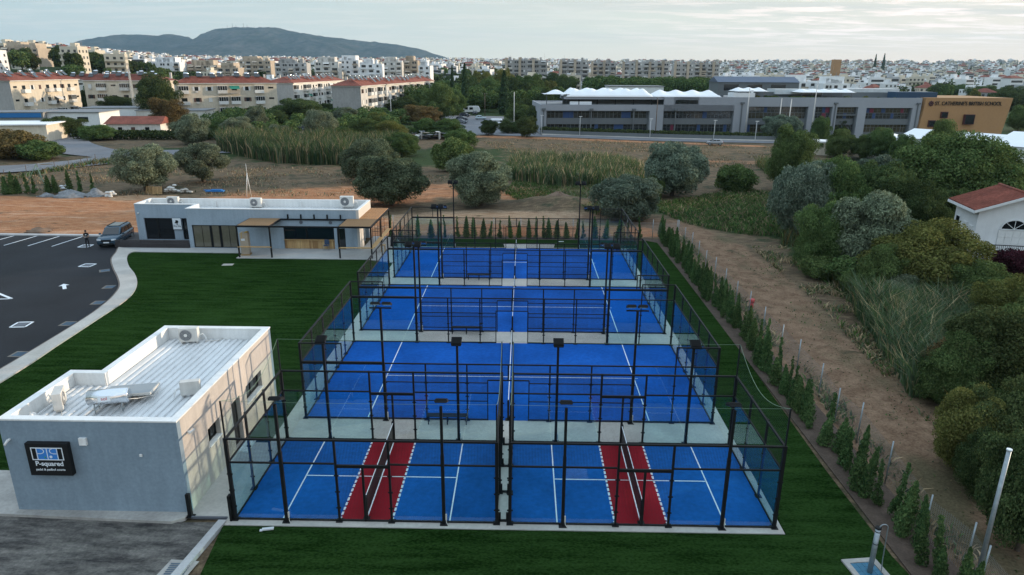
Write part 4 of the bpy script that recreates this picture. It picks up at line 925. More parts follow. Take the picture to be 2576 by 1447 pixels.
# ================================================================ CARS
def ring(y, zb, zt, hw, r=.12, tuck=.88):
    """cross-section of a body at length y (rounded box, narrower sill)"""
    return [(-hw*tuck, y, zb), (hw*tuck, y, zb), (hw, y, zb+r*1.6), (hw, y, zt-r), (hw-r*.7, y, zt), (-hw+r*.7, y, zt), (-hw, y, zt-r), (-hw, y, zb+r*1.6)]
def make_car(label, pm, kind, loc, rz, group=None, plate=True):
    t_ = thing('parked_car', label, 'van' if kind == 'van' else 'car', loc, rz, group)
    Lh = {'suv': 2.30, 'hatch': 1.95, 'van': 2.5}[kind]
    k = Lh/2.3; zs = {'suv': 1.0, 'hatch': .90, 'van': 1.0}[kind]
    hw = .96 if kind != 'hatch' else .87
    bl = {'suv': 1.02, 'hatch': .93, 'van': 1.15}[kind]   # belt line
    rf = {'suv': 1.72, 'hatch': 1.47, 'van': 2.15}[kind]
    mb = MB()   # front is -y
    secs = [(-2.30, .42, .74, hw*.78), (-2.24, .30, .84, hw*.90), (-2.0, .26, .95, hw*.97), (-1.5, .25, bl-.02, hw), (-.9, .25, bl+.02, hw), (0, .25, bl+.02, hw), (1.2, .25, bl+.04, hw), (2.0, .28, bl+.05, hw*.98), (2.24, .34, bl, hw*.93), (2.30, .45, bl-.12, hw*.86)]
    mb.loft([ring(y*k, zb, zt, w) for y, zb, zt, w in secs])
    b_ = mb.build('body', [pm], t_)
    if kind == 'van': cs = [(-1.75, bl+.05, hw*.86, .02), (-1.0, rf-.12, hw*.86, 1), (-.6, rf, hw*.88, 1), (2.0, rf, hw*.90, 1), (2.27, rf-.08, hw*.88, 1)]
    elif kind == 'suv': cs = [(-1.15, bl+.03, hw*.84, 0), (-.35, rf-.10, hw*.76, 1), (.1, rf, hw*.76, 1), (1.75, rf-.03, hw*.76, 1), (2.05, rf-.10, hw*.74, 1), (2.26, bl+.06, hw*.84, 0)]
    else: cs = [(-1.25, bl+.03, hw*.84, 0), (-.4, rf-.08, hw*.76, 1), (.1, rf, hw*.75, 1), (1.3, rf-.05, hw*.74, 1), (1.75, rf-.2, hw*.74, 1), (2.2, bl+.05, hw*.80, 0)]
    def cabring(y, z, w, o):
        zb = bl-.02; wb = hw*.90
        return [(-wb, y*k, zb), (wb, y*k, zb), (w, y*k, max(z-.04, zb+.02)), (w*.88, y*k, max(z, zb+.03)), (-w*.88, y*k, max(z, zb+.03)), (-w, y*k, max(z-.04, zb+.02))]
    mb = MB(); mb.loft([cabring(*c) for c in cs]); mb.build('cabin', [pm], t_)
    # windscreen, rear and side glass stand just proud of the cabin
    g = MB(); e = .012; c0, c1 = cs[0], cs[1]
    def lerp(a, b, t): return tuple(a[i]+(b[i]-a[i])*t for i in range(len(a)))
    ws0 = (c0[2]*.92, c0[0]*k, c0[1]+.03); ws1 = (c1[2]*.84, c1[0]*k, c1[1]-.02)
    g.quad((-ws0[0], ws0[1]-e, ws0[2]+e), (ws0[0], ws0[1]-e, ws0[2]+e), (ws1[0], ws1[1]-e, ws1[2]+e), (-ws1[0], ws1[1]-e, ws1[2]+e)); g.build('windscreen', [M['darkglass']], t_)
    ce, cf = cs[-1], cs[-2]; g = MB()
    if kind != 'van':
        g.quad((ce[2]*.85, ce[0]*k+e, ce[1]+.05), (-ce[2]*.85, ce[0]*k+e, ce[1]+.05), (-cf[2]*.82, cf[0]*k+.03, cf[1]-.02+e), (cf[2]*.82, cf[0]*k+.03, cf[1]-.02+e)); g.build('rear_window', [M['darkglass']], t_)
    for sx in (-1, 1):
        segs = ((-.72, .15), (.25, 1.05), (1.15, 1.85)) if kind == 'suv' else ((-.75, .3), (.42, 1.35)) if kind == 'hatch' else ((-1.3, -.35),)
        for a, b in segs:
            g = MB(); wb, wt = hw*.905, hw*.775 if kind != 'van' else hw*.885; zb, zt = bl+.06, rf-.16 if kind != 'van' else rf-.55
            if kind != 'van' and zt < zb+.2: zt = zb+.2
            sl = .38 if a < -.5 else .04
            def wat(z): return wb+(wt-wb)*(z-bl)/(rf-.04-bl)+.012
            g.quad((sx*wat(zb), a*k, zb), (sx*wat(zb), b*k, zb), (sx*wat(zt), b*k-.04, zt), (sx*wat(zt), (a+sl)*k, zt)); g.build('side_window', [M['darkglass']], t_)
        m_ = MB(); m_.cbox(sx*(hw+.10), -.85*k, bl+.08, .2, .10, .15); m_.build('wing_mirror', [pm], t_)
        for y in (-1.42, 1.42):
            w = MB(); r_ = .37 if kind == 'suv' else .32; w.cyl((sx*(hw-.20), y*k, r_), (sx*(hw+.015), y*k, r_), r_, r_, 18); wo = w.build('wheel', [M['rubber']], t_)
            w = MB(); w.cyl((sx*(hw+.015), y*k, r_), (sx*(hw+.03), y*k, r_), r_*.66, r_*.6, 14); w.build('rim', [M['grey_steel']], wo)
        h_ = MB(); h_.cbox(sx*hw*.68, -2.245*k, .80 if kind != 'hatch' else .70, hw*.40, .10, .13, 0, sx*R(14)); h_.build('headlight', [mk('headlight', (.7, .75, .8), .1, 0, 1, 0, spec=.9) if 'headlight' not in bpy.data.materials else bpy.data.materials['headlight']], t_)
        h_ = MB(); h_.cbox(sx*hw*.80, 2.262*k, bl-.12, hw*.26, .08, .18); h_.build('tail_light', [M['plastic_red']], t_)
    MB().cbox(0, -2.285*k, .70, hw*.92, .05, .20).build('grille', [M['blackmat']], t_); MB().cbox(0, -2.27*k, .40, hw*1.3, .07, .16).build('bumper_vent', [M['blackmat']], t_)
    if plate: MB().cbox(0, -2.325*k, .55, .50, .02, .11).build('number_plate', [M['signwhite']], t_)
    if kind == 'suv':
        for sx in (-1, 1): MB().box(sx*.58-.02, -.2, rf+.0, sx*.58+.02, 1.9, rf+.05).build('roof_rail', [M['black']], t_)
        MB().box(-.5, -.15, rf-.005, .5, 1.5, rf+.012).build('glass_roof', [M['darkglass']], t_)
    return t_
make_car('grey blue sport utility car parked beside the cafe deck, facing the camera', paint('steel_blue_paint', (.045, .085, .125)), 'suv', (-39.55, 35.1, .02), R(9))

# ================================================================ PERSON
def skin_body(name, verts, edges, parent, root=0, lv=2):
    me = bpy.data.meshes.new(name); me.from_pydata([v[0] for v in verts], edges, [])
    o = bpy.data.objects.new(name, me); COL.objects.link(o)
    md = o.modifiers.new('skin', 'SKIN'); md.use_smooth_shade = True
    for i, v in enumerate(verts):
        r_ = v[1] if isinstance(v[1], tuple) else (v[1], v[1]); me.skin_vertices[0].data[i].radius = r_; me.skin_vertices[0].data[i].use_root = (i == root)
    sd = o.modifiers.new('sub', 'SUBSURF'); sd.levels = lv; sd.render_levels = lv
    bpy.context.view_layer.update()
    nm_ = bpy.data.meshes.new_from_object(o.evaluated_get(bpy.context.evaluated_depsgraph_get()))
    bpy.data.objects.remove(o); nm_.name = name
    return put(name, nm_, parent)
pr = thing('person', 'person in black T-shirt and black trousers looking down at held papers', 'person', (-41.1, 32.95, .02), R(25))
V_ = [((0, .02, .94), (.15, .105)), ((0, .01, 1.12), (.14, .095)), ((0, 0, 1.30), (.175, .11)), ((0, .01, 1.42), (.13, .085)), ((0, -.01, 1.49), .055), ((0, -.055, 1.585), (.075, .09)), ((0, -.05, 1.66), (.06, .075)),
      ((.17, .01, 1.38), .06), ((.225, .03, 1.10), .043), ((.12, -.20, 1.08), .034), ((.06, -.25, 1.09), .030),
      ((-.17, .01, 1.38), .06), ((-.225, .03, 1.10), .043), ((-.12, -.20, 1.08), .034), ((-.06, -.25, 1.09), .030),
      ((.085, .02, .84), .092), ((.10, .0, .47), .062), ((.105, .03, .10), .045), ((.12, -.10, .045), .042),
      ((-.085, .02, .84), .092), ((-.11, -.02, .47), .062), ((-.13, .02, .10), .045), ((-.15, -.11, .045), .042)]
E_ = [(0, 1), (1, 2), (2, 3), (3, 4), (4, 5), (5, 6), (3, 7), (7, 8), (8, 9), (9, 10), (3, 11), (11, 12), (12, 13), (13, 14), (0, 15), (15, 16), (16, 17), (17, 18), (0, 19), (19, 20), (20, 21), (21, 22)]
bd = skin_body('body', V_, E_, pr)
bd.data.materials.clear()
for q in ('cloth', 'skin'): bd.data.materials.append(M[q])
M['denim'] = mk('black_trousers', (.018, .019, .024), .9, .1, 8, 0); bd.data.materials.append(M['denim']); bd.data.materials.append(M['rubber'])
for p in bd.data.polygons:
    c = p.center; r_ = abs(c.x)
    p.material_index = 3 if c.z < .09 else 2 if c.z < .98 and c.y > -.15 else 1 if (c.z > 1.47 or (c.z < 1.24 and (r_ > .17 or c.y < -.12))) else 0
# five fingers and a thumb on each hand
for sx in (-1, 1):
    mb = MB()
    for k in range(4):
        a = Vector((sx*.055, -.265, 1.115-.018*k)); d_ = Vector((-sx*.5, -.75, -.1)).normalized(); ln = (.030, .036, .033, .026)[k]
        mb.tube([a, a+d_*ln, a+d_*ln+Vector((-sx*.8, -.2, -.1)).normalized()*ln*.8], [.0085, .008, .006], 6)
    a = Vector((sx*.05, -.24, 1.125)); mb.tube([a, a+Vector((-sx*.02, -.025, .012)), a+Vector((-sx*.04, -.04, .008))], [.010, .009, .007], 6)
    mb.build('fingers', [M['skin']], pr)
mb = MB(); mb.ball((0, -.03, 1.645), .090, .105, .095, nu=14, nv=8); mb.ball((0, .03, 1.585), .085, .075, .105, nu=12, nv=7); mb.ball((0, .075, 1.52), .05, .045, .07); mb.build('hair', [M['hair']], pr)
mb = MB(); mb.ball((0, -.150, 1.575), .013, .02, .018, nu=8, nv=5); mb.ball((.078, -.05, 1.585), .01, .02, .03, nu=8, nv=5); mb.ball((-.078, -.05, 1.585), .01, .02, .03, nu=8, nv=5); mb.build('nose_and_ears', [M['skin']], pr)
for x in (-.032, .032): MB().ball((x, -.132, 1.605), .013, .010, .008, nu=8, nv=5).build('eye', [M['hair']], pr)
MB().ball((0, -.138, 1.53), .024, .008, .006, nu=8, nv=5).build('mouth', [mk('lips', (.25, .08, .07), .6, 0, 1, 0)], pr)
mb = MB(); T = Matrix.Translation((0, -.285, 1.10)) @ Matrix.Rotation(R(-50), 4, 'X'); mb.box(-.11, -.08, -.003, .11, .08, .003, 0, T); tag(mb.build('paper', [M['signwhite']], None), 'white papers held by the standing person', 'paper'); 
bpy.data.objects['paper'].matrix_world = pr.matrix_basis
# printed patch on the shirt
MB().box(-.05, -.128, 1.24, .04, -.118, 1.33).build('shirt_print', [M['signwhite']], pr)

# ================================================================ POLES, pipes and cover at the lower right
t_ = thing('vent_pipe', 'grey metal pipe with a bent top and hanging cable over a teal cover', 'pipe', (12.72, -10.42, .03))
mb = MB(); mb.cyl((0, 0, 0), (.02, .02, 1.8), .085, .085, 14); mb.build('pipe', [M['grey_steel']], t_)
mb = MB(); mb.cyl((.02, .02, 1.8), (.02, .02, 1.86), .10, .10, 14); mb.cyl((.015, .015, 1.2), (.015, .015, 1.23), .093, .093, 14); mb.cyl((.018, .018, 1.68), (.018, .018, 1.71), .093, .093, 14); mb.build('collar', [M['black']], t_)
mb = MB(); mb.tube([(.06, .02, 1.82)]+[(.20+.14*math.cos(PI-PI*i/8), .02, 1.84+.13*math.sin(PI*i/8)) for i in range(9)]+[(.34, .02, 1.6), (.36, .0, .6), (.37, -.05, .0)], .018, 6); mb.build('cable', [M['grey_steel']], t_)
t_ = thing('inspection_cover', 'teal square inspection cover in a concrete frame at the lower right', 'cover', (12.7, -10.35, .03), .12)
mb = MB(); mb.box(-.62, -.62, 0, .62, -.42, .06); mb.box(-.62, .42, 0, .62, .62, .06); mb.box(-.62, -.42, 0, -.42, .42, .06); mb.box(.42, -.42, 0, .62, .42, .06); mb.build('frame', [M['concrete']], t_)
mb = MB()
for i in range(4):
    for j in range(4): mb.box(-.41+i*.205, -.41+j*.205, 0, -.41+i*.205+.195, -.41+j*.205+.195, .045)
mb.build('cover_plate', [M['teal']], t_)
t_ = thing('steel_pole', 'tall grey steel pole leaning slightly right by the boundary fence', 'pole', (16.05, -10.9, 0))
mb = MB(); mb.cyl((0, 0, 0), (.22, .3, 5.0), .075, .065, 14); mb.build('shaft', [M['grey_steel']], t_); MB().cyl((.22, .3, 5.0), (.222, .303, 5.06), .085, .08, 14).build('cap', [M['signwhite']], t_)

# boundary fence on the right and behind the far court
t_ = thing('boundary_fence', 'galvanised chain link fence along the right edge of the lawn', 'fence')
fp = [(15.75, -14), (15.8, -11.4), (15.98, -10.35), (15.6, -8.5), (16.0, -4.9), (16.3, -1.62), (16.1, .29), (16.4, 3.0), (16.4, 6.1), (16.5, 9.0), (16.4, 12), (16.4, 15), (16.4, 18), (16.4, 21), (16.4, 24), (16.4, 27), (16.5, 30), (16.6, 33), (16.6, 36), (16.6, 39)]
for i, (x, y) in enumerate(fp):
    mb = MB(); mb.cyl((x, y, 0), (x+.02, y, 1.9+.1*((i*7) % 3)), .03, .03, 7); mb.build('fence_post', [M['grey_steel']], t_)
for i in range(len(fp)-1): MB().quad((fp[i][0], fp[i][1], .02), (fp[i+1][0], fp[i+1][1], .02), (fp[i+1][0], fp[i+1][1], 1.75), (fp[i][0], fp[i][1], 1.75)).build('chain_link', [M['chain']], t_)
t_ = thing('boundary_fence', 'galvanised wire fence behind the farthest court and its saplings', 'fence')
fp = [(-13, 40.2), (-10.5, 39.8), (-7.9, 39.5), (-5.2, 39.5), (-2.4, 39.5), (.4, 39.4), (3.2, 39.4), (5.8, 39.3), (8.6, 39.3), (11.4, 39.2), (14, 39.1), (16.5, 39.05)]
for x, y in fp: MB().cyl((x, y, 0), (x, y, 2.0), .03, .03, 7).build('fence_post', [M['grey_steel']], t_)
for i in range(len(fp)-1): MB().quad((fp[i][0], fp[i][1], .02), (fp[i+1][0], fp[i+1][1], .02), (fp[i+1][0], fp[i+1][1], 1.7), (fp[i][0], fp[i][1], 1.7)).build('chain_link', [M['chain']], t_)
t_ = thing('orange_barrier', 'orange plastic mesh barrier behind the farthest court gateway', 'barrier', (.2, 39.2, 0))
mb = MB(); mb.quad((-1.6, 0, .05), (1.7, 0, .05), (1.7, 0, 1.1), (-1.6, 0, 1.1)); mb.build('netting', [meshmat('orange_mesh', (.5, .12, .04), .08, .016)], t_)
for x in (-1.6, 0, 1.7): MB().cyl((x, .03, 0), (x, .03, 1.2), .02, .02, 6).build('stake', [M['polewood']], t_)
t_ = thing('wire_fence', 'low fence of rusty stakes beside the grey road at left', 'fence')
for x, y in ((-80.2, 75.3), (-80.4, 80.5), (-81.3, 84.5), (-80.6, 87.8), (-78.6, 88.6), (-77.6, 90.5), (-78.3, 93.5), (-78.6, 96.4), (-76.2, 98), (-72.6, 100.2)): MB().cyl((x, y, H(x, y)-.1), (x+.05, y, 1.35), .05, .04, 6).build('stake', [M['polewood']], t_)
MB().tube([(-80.2, 75.3, 1.0), (-80.4, 80.5, 1.0), (-81.3, 84.5, 1.0), (-80.6, 87.8, 1.0), (-78.6, 88.6, 1.0), (-77.6, 90.5, 1.0), (-78.3, 93.5, 1.0), (-78.6, 96.4, 1.0), (-76.2, 98, 1.0), (-72.6, 100.2, 1.0)], .012, 4).build('wire', [M['grey_steel']], t_)
mb = MB(); mb.cyl((17.3, 17.2, 0), (17.3, 17.2, .55), .14, .14, 12); mb.cyl((17.3, 17.2, .55), (17.3, 17.2, .8), .19, .17, 12); small('hydrant', 'small red post hydrant beside the hedge saplings', 'hydrant', mb, M['plastic_red'])
# rubble, sacks, pallets and spoil by the dirt field
def heap(label, x, y, r_, h, m, seed, name='rubble_heap', cat='heap', group=None):
    q = random.Random(seed); mb = MB(); n = 16; rings = []
    for j in range(6):
        t = j/5; rr = r_*(1-t**1.3*.92); rings.append([(rr*(1+.22*q.uniform(-1, 1))*math.cos(2*PI*i/n), rr*(.75+.18*q.uniform(-1, 1))*math.sin(2*PI*i/n), h*t*(1+.1*q.uniform(-1, 1))-.1*(j == 0)) for i in range(n)])
    mb.loft(rings)
    for k in range(14): a = q.uniform(0, 6.28); d_ = r_*q.uniform(.3, 1.15); s_ = q.uniform(.05, .16); mb.cbox(d_*math.cos(a), .8*d_*math.sin(a), s_*.4+h*.5*max(0, 1-d_/r_), s_*2, s_*1.4, s_*1.2, 0, a, .3)
    return tag(mb.build(name, [m], None, (x, y, H(x, y)-.05)), label, cat, group)
heap('long grey heap of gravel below the left row of saplings', -60.2, 60.2, 2.4, 1.0, M['rubble'], 1); heap('grey heap of gravel next to the white sacks', -57.0, 60.6, 1.5, 1.1, M['rubble'], 2); heap('low brown spoil heap on the kerb of the parking bays', -50.4, 39.6, 1.3, .5, M['soil'], 9)
heap('small grey heap of rubble at the left end of the spoil', -63.5, 60.3, 1.0, .5, M['rubble'], 4)
heap('brown earth bank behind the farthest court, left of the reeds', 5.2, 58.4, 3.0, 1.5, M['soil'], 11, 'earth_heap'); heap('brown earth bank nearest the reeds behind the courts', 9.6, 57.6, 2.4, 1.2, M['soil'], 12, 'earth_heap')
def sacks(label, x, y, n, seed, m, w=1.4):
    q = random.Random(seed); mb = MB()
    for k in range(n):
        lay = k//5; mb.ball((q.uniform(-w, w)*(1-.25*lay), q.uniform(-.5, .5), .15+.26*lay), .34, .24, .16, nu=8, nv=5)
    return tag(mb.build('sack_pile', [m], None, (x, y, H(x, y))), label, 'sacks')
sacks('pile of white sacks beside the grey gravel heap', -54.6, 60.0, 14, 3, M['rock'], .7); sacks('stack of white building blocks and sacks right of the pallets', -48.3, 64.0, 16, 5, M['rock'], .9); sacks('pale torn sacks right of the white block stack', -46.2, 63.9, 9, 8, mk('pale_sack', (.42, .40, .36), .9, .2, 4, .1), .7); sacks('white plastic sheeting behind the left row of saplings', -65.5, 66.0, 9, 15, M['trash'], 1.6)
for k, (x, y, rx, lab) in enumerate(((-51.1, 63.4, 72, 'wooden pallet leaning upright against the olive trunk, left of two'), (-49.9, 63.1, 62, 'wooden pallet leaning at a slant, right of two'))):
    t_ = thing('pallet', lab, 'pallet', (x, y, .35), R(-12+k*30), 'leaning pallets'); T = Matrix.Rotation(R(rx), 4, 'X'); mb = MB()
    for i in range(7): mb.box(-.6, -.5+i*.16, .05, .6, -.40+i*.16, .075, 0, T)
    for i in (-.55, 0, .55): mb.box(i-.05, -.5, -.05, i+.05, .56, .05, 0, T)
    mb.build('boards', [M['pallet']], t_)
mb = MB(); T = Matrix.Translation((-42.3, 64.2, .12)); mb.box(-1.3, -.35, 0, 1.2, .35, .18, 0, T); mb.box(-.6, -.2, .18, .9, .3, .3, 0, T); mb.cyl((-44, 64.3, .3), (-41.5, 64.7, .25), .06, .06, 8); small('tarpaulin', 'folded blue tarpaulin on the dirt before the olive trees', 'tarpaulin', mb, M['plastic_blue'])
mb = MB(); mb.cyl((-36.8, 61.2, -.1), (-36.4, 61.2, 3.2), .06, .05, 8); mb.cyl((-36.3, 61.6, -.1), (-36.4, 61.2, 2.9), .04, .04, 8); mb.cyl((-36.4, 61.2, 2.6), (-36.45, 61.25, 4.4), .03, .02, 8); small('marker_pole', 'white leaning survey pole standing behind the cafe roof', 'pole', mb, M['white'])
mb = MB(); mb.cyl((-66.6, 65.0, 0), (-68.6, 66.5, 3.4), .06, .05, 8); mb.cyl((-70.6, 66.2, 0), (-68.6, 66.5, 3.3), .05, .05, 8); small('marker_pole', 'pale leaning poles tied together by the left saplings', 'pole', mb, M['rope'])
q = random.Random(2); mb = MB()
for k in range(60):
    x, y = -18.5+q.gauss(0, 1.3), 55.0+q.gauss(0, 1.1); a = q.uniform(0, PI); l_ = q.uniform(.4, 1.8); mb.cyl((x, y, .05+q.random()*.5), (x+l_*math.cos(a), y+l_*math.sin(a), .05+q.random()*.5), .03, .02, 5)
small('branch_pile', 'pile of cut grey branches behind the right end of the cafe', 'branches', mb, M['polewood'])
# ================================================================ VEGETATION
def leafcloud(seed, clumps, per, ls, asp=1.7, up_bias=.35, flat=.0):
    """clumps: list of (cx,cy,cz,r, sz) -> many leaf quads, denser towards each clump's skin"""
    g = np.random.default_rng(seed); C = []; Nn = []
    for (cx, cy, cz, r, sz) in clumps:
        n = max(3, int(per*r*r)); d = g.normal(size=(n, 3)); d /= np.linalg.norm(d, axis=1)[:, None]
        d[:, 2] = np.where((d[:, 2] < -.35) & (g.random(n) < .5), -d[:, 2], d[:, 2])
        rr = r*(.45+.6*g.random(n)**.6)
        c = np.stack([cx+d[:, 0]*rr, cy+d[:, 1]*rr, cz+d[:, 2]*rr*sz], 1); C.append(c); Nn.append(d)
    C = np.concatenate(C); D = np.concatenate(Nn); n = len(C)
    nrm = D+g.normal(size=(n, 3))*.75; nrm[:, 2] += up_bias; nrm /= np.linalg.norm(nrm, axis=1)[:, None]
    a = np.cross(nrm, g.normal(size=(n, 3))); a /= np.linalg.norm(a, axis=1)[:, None]; b = np.cross(nrm, a)
    s = ls*(.6+.8*g.random(n))[:, None]; a *= s*asp*.5; b *= s*.5
    V = np.stack([C-a-b*.35, C-b+a*.1, C+a+b*.35, C+b-a*.1], 1).reshape(-1, 3)
    F = np.arange(4*n).reshape(n, 4); return V, F
def mkcrown(name, V, F, mat):
    me = bpy.data.meshes.new(name); return npmesh(me, V, F, [mat])
def limbs(seed, hh, trunk_h, r0, tips):
    q = random.Random(seed); mb = MB(); bx, by = q.uniform(-.06, .06), q.uniform(-.06, .06)
    p = [(0, 0, -.03), (bx*.4, by*.4, trunk_h*.5), (bx, by, trunk_h)]
    mb.tube([(x, y, z) for x, y, z in p], [r0, r0*.8, r0*.68], 8)
    for t in tips:
        m_ = (bx+(t[0]-bx)*.5+q.uniform(-.08, .08), by+(t[1]-by)*.5+q.uniform(-.08, .08), trunk_h+(t[2]-trunk_h)*.55)
        mb.tube([(bx, by, trunk_h*.96), m_, t[:3]], [r0*.5, r0*.32, r0*.1], 5)
    mb.v = [(x, y, z/hh) for x, y, z in mb.v]; return mb
SPEC = {}
def species(key, matname, seed, hh, zc, rz, n, cr, per, ls, trunk_h, r0, shell=.55, ncl=None, name='tree', asp=1.7, lop=0.0, core=True, rag=0):
    """unit tree: half-width 1, height 1 (z divided by hh)"""
    q = random.Random(seed); cl = []
    for k in range(n):
        while True:
            d = Vector((q.gauss(0, 1), q.gauss(0, 1), q.gauss(0, 1)))
            if d.length > .01: break
        d.normalize(); rr = (shell+(1-shell)*q.random()) if not rag else q.uniform(.40, 1.0+.22*q.random())
        r_ = cr*(q.uniform(.65, 1.3) if not rag else q.choice((.45, .6, .8, 1.0, 1.35))); k_ = rr*(1-r_*.72)
        cl.append((d.x*k_+lop*d.z*.3, d.y*k_, zc+d.z*k_*rz, r_, .85))
    if core:
        for k in range(max(3, n//7)): cl.append((q.uniform(-.35, .35), q.uniform(-.35, .35), zc+q.uniform(-.35, .4)*rz, .42, .8))
    V, F = leafcloud(seed, cl, per, ls, asp); V = V*np.array([1, 1, 1/hh])
    # fit exactly into the unit
    V[:, 2] = np.where(V[:, 2] < .02, .02+(.02-V[:, 2])*.6, V[:, 2]); V[:, 2] *= 1/V[:, 2].max(); ext = np.percentile(np.abs(V[:, :2]), 99.3); V[:, :2] /= ext
    cm = mkcrown('crown', V, F, L[matname])
    tips = [(c[0]*.8, c[1]*.8, c[2]) for c in cl[:7]]
    tm = limbs(seed, hh, trunk_h, r0, tips).mesh('trunk', [M['bark']])
    SPEC.setdefault(key, []).append((cm, tm, name))
# near and middle-distance kinds
for s_ in (1, 2, 3): species('olive', 'olive', s_, 1.6, .80, .82, 70, .26, 15000, .025, .40, .085, name='olive_tree', asp=2.2)
for s_ in (11, 12): species('oliveloose', 'olive', s_, 1.7, .95, .80, 50, .25, 14000, .025, .55, .09, shell=.72, name='olive_tree', asp=2.2, core=False)
for s_ in (4, 5): species('olived', 'olive_d', s_, 1.6, .79, .82, 74, .26, 15000, .025, .35, .085, name='olive_tree', asp=2.2)
for s_ in (6, 7): species('oliveb', 'olive_b', s_, 1.5, .74, .80, 72, .26, 15000, .025, .3, .08, name='olive_tree', asp=2.2)
for s_ in (21, 22, 23): species('green', 'green', s_, 1.6, .78, .82, 95, .26, 15500, .024, .3, .06, name='broadleaf_tree', rag=1)
for s_ in (24, 25): species('dark', 'dark', s_, 1.65, .80, .85, 95, .26, 15500, .024, .3, .06, name='broadleaf_tree', rag=1)
for s_ in (26, 27): species('yellow', 'yellow', s_, 1.45, .70, .76, 95, .26, 15500, .024, .28, .06, name='broadleaf_tree', rag=1)
for s_ in (28,): species('brown', 'brown', s_, 1.7, .84, .86, 90, .26, 13000, .026, .32, .06, name='broadleaf_tree', rag=1)
for s_ in (29,): species('sparse', 'green', s_, 1.9, 1.15, .8, 22, .27, 1900, .07, .7, .05, shell=.8, name='young_tree', core=False)
for s_ in (31, 32): species('bush', 'green', s_, 1.15, .55, .62, 44, .28, 6000, .045, .2, .05, name='shrub')
for s_ in (33,): species('bushbrown', 'brown', s_, 1.1, .52, .60, 44, .28, 6000, .045, .2, .05, name='shrub')
species('purple', 'purple', 34, 1.2, .6, .62, 44, .28, 6000, .045, .2, .05, name='shrub')
# far kinds, lighter meshes
for s_ in (41, 42, 43): species('fgreen', 'green', s_, 1.7, .95, .80, 34, .33, 1900, .085, .35, .08, name='distant_tree')
for s_ in (44, 45): species('fdark', 'dark', s_, 1.8, 1.0, .85, 34, .33, 1900, .085, .35, .08, name='distant_tree')
for s_ in (46,): species('fyellow', 'yellow', s_, 1.6, .9, .80, 34, .33, 1900, .085, .35, .08, name='distant_tree')
for s_ in (47, 48): species('fpine', 'pine', s_, 1.5, 1.0, .55, 34, .34, 1900, .08, .6, .07, name='pine_tree')
def cypress(key, seed, n, ls, mat, hh, name, jag=.12):
    g = np.random.default_rng(seed); t = g.random(n)**.85; rad = np.where(t < .12, .55+3.7*t, 1.02*(1-t)**.62)*(1+jag*np.sin(9*t*6+g.random(n))); a = g.random(n)*2*PI
    rr = rad*(.35+.65*g.random(n)**.5); C = np.stack([rr*np.cos(a), rr*np.sin(a), t*hh], 1)
    nrm = np.stack([np.cos(a), np.sin(a), np.full(n, .35)], 1)+g.normal(size=(n, 3))*.55; nrm /= np.linalg.norm(nrm, axis=1)[:, None]
    upv = np.stack([np.cos(a)*.35, np.sin(a)*.35, np.ones(n)], 1)+g.normal(size=(n, 3))*.25; b = np.cross(nrm, upv); b /= np.linalg.norm(b, axis=1)[:, None]; a_ = np.cross(b, nrm)
    s = ls*(.6+.8*g.random(n))[:, None]; a_ = a_*s*1.1; b = b*s*.45
    V = np.stack([C-a_, C+b, C+a_*1.1, C-b], 1).reshape(-1, 3); V[:, 2] /= hh; V[:, 2] = np.clip(V[:, 2], .015, None)
    tm = MB().cyl((0, 0, -.02), (0, 0, .4), .12, .05, 6).mesh('trunk', [M['bark']])
    SPEC.setdefault(key, []).append((mkcrown('crown', V, np.arange(4*n).reshape(n, 4), L[mat]), tm, name))
for s_ in (51, 52): cypress('cypress', s_, 5200, .16, 'cyp', 8.0, 'cypress_tree')
for s_ in (53, 54, 55): cypress('sapling', s_, 3600, .14, 'sap', 6.0, 'cypress_sapling', .3)
# a ragged young plant: uneven tufts on a thin stem
for s_ in (57, 58):
    q = random.Random(s_); cl = [(q.uniform(-.45, .45)*(1-k/20), q.uniform(-.45, .45)*(1-k/20), .4+k*.27+q.uniform(-.1, .1), q.uniform(.32, .55)*(1.05-k/26), 1.2) for k in range(18)]
    V, F = leafcloud(s_, cl, 900, .12, 1.9); V[:, 2] /= V[:, 2].max(); SPEC['sapling'].append((mkcrown('crown', V, F, L['sap']), MB().cyl((0, 0, -.02), (0, 0, .6), .07, .03, 6).mesh('trunk', [M['bark']]), 'cypress_sapling'))
tcount = [0]
def tree(key, x, y, w, h, label, group=None, cat='tree', z=None, q=random.Random(77)):
    sp = SPEC[key]; cm, tm, nm_ = sp[tcount[0] % len(sp)]; tcount[0] += 1
    t_ = thing(nm_, label, cat, (x, y, (H(x, y) if z is None else z)-.05), q.uniform(0, 6.28), group); t_.scale = (w/2, w/2, h)
    put('trunk', tm, t_); put('crown', cm, t_); return t_
def ground_at(px, py, z0=0):
    z = z0
    for _ in range(12):
        p = gp(px, py, z); z2 = H(p.x, p.y)
        if p.y > 2500 or p.y < -40: break
        z = .5*z+.5*z2
    return p
def ptree(key, px, py, wpx, top, label, group=None, cat='tree'):
    p = ground_at(px, py); w = wpx*depth(p)/FP; zt = at(px, top, p.y).z
    return tree(key, p.x, p.y, w, max(zt-p.z, w*.25), label, group, cat, p.z)
OG = 'olive trees around the waste ground'
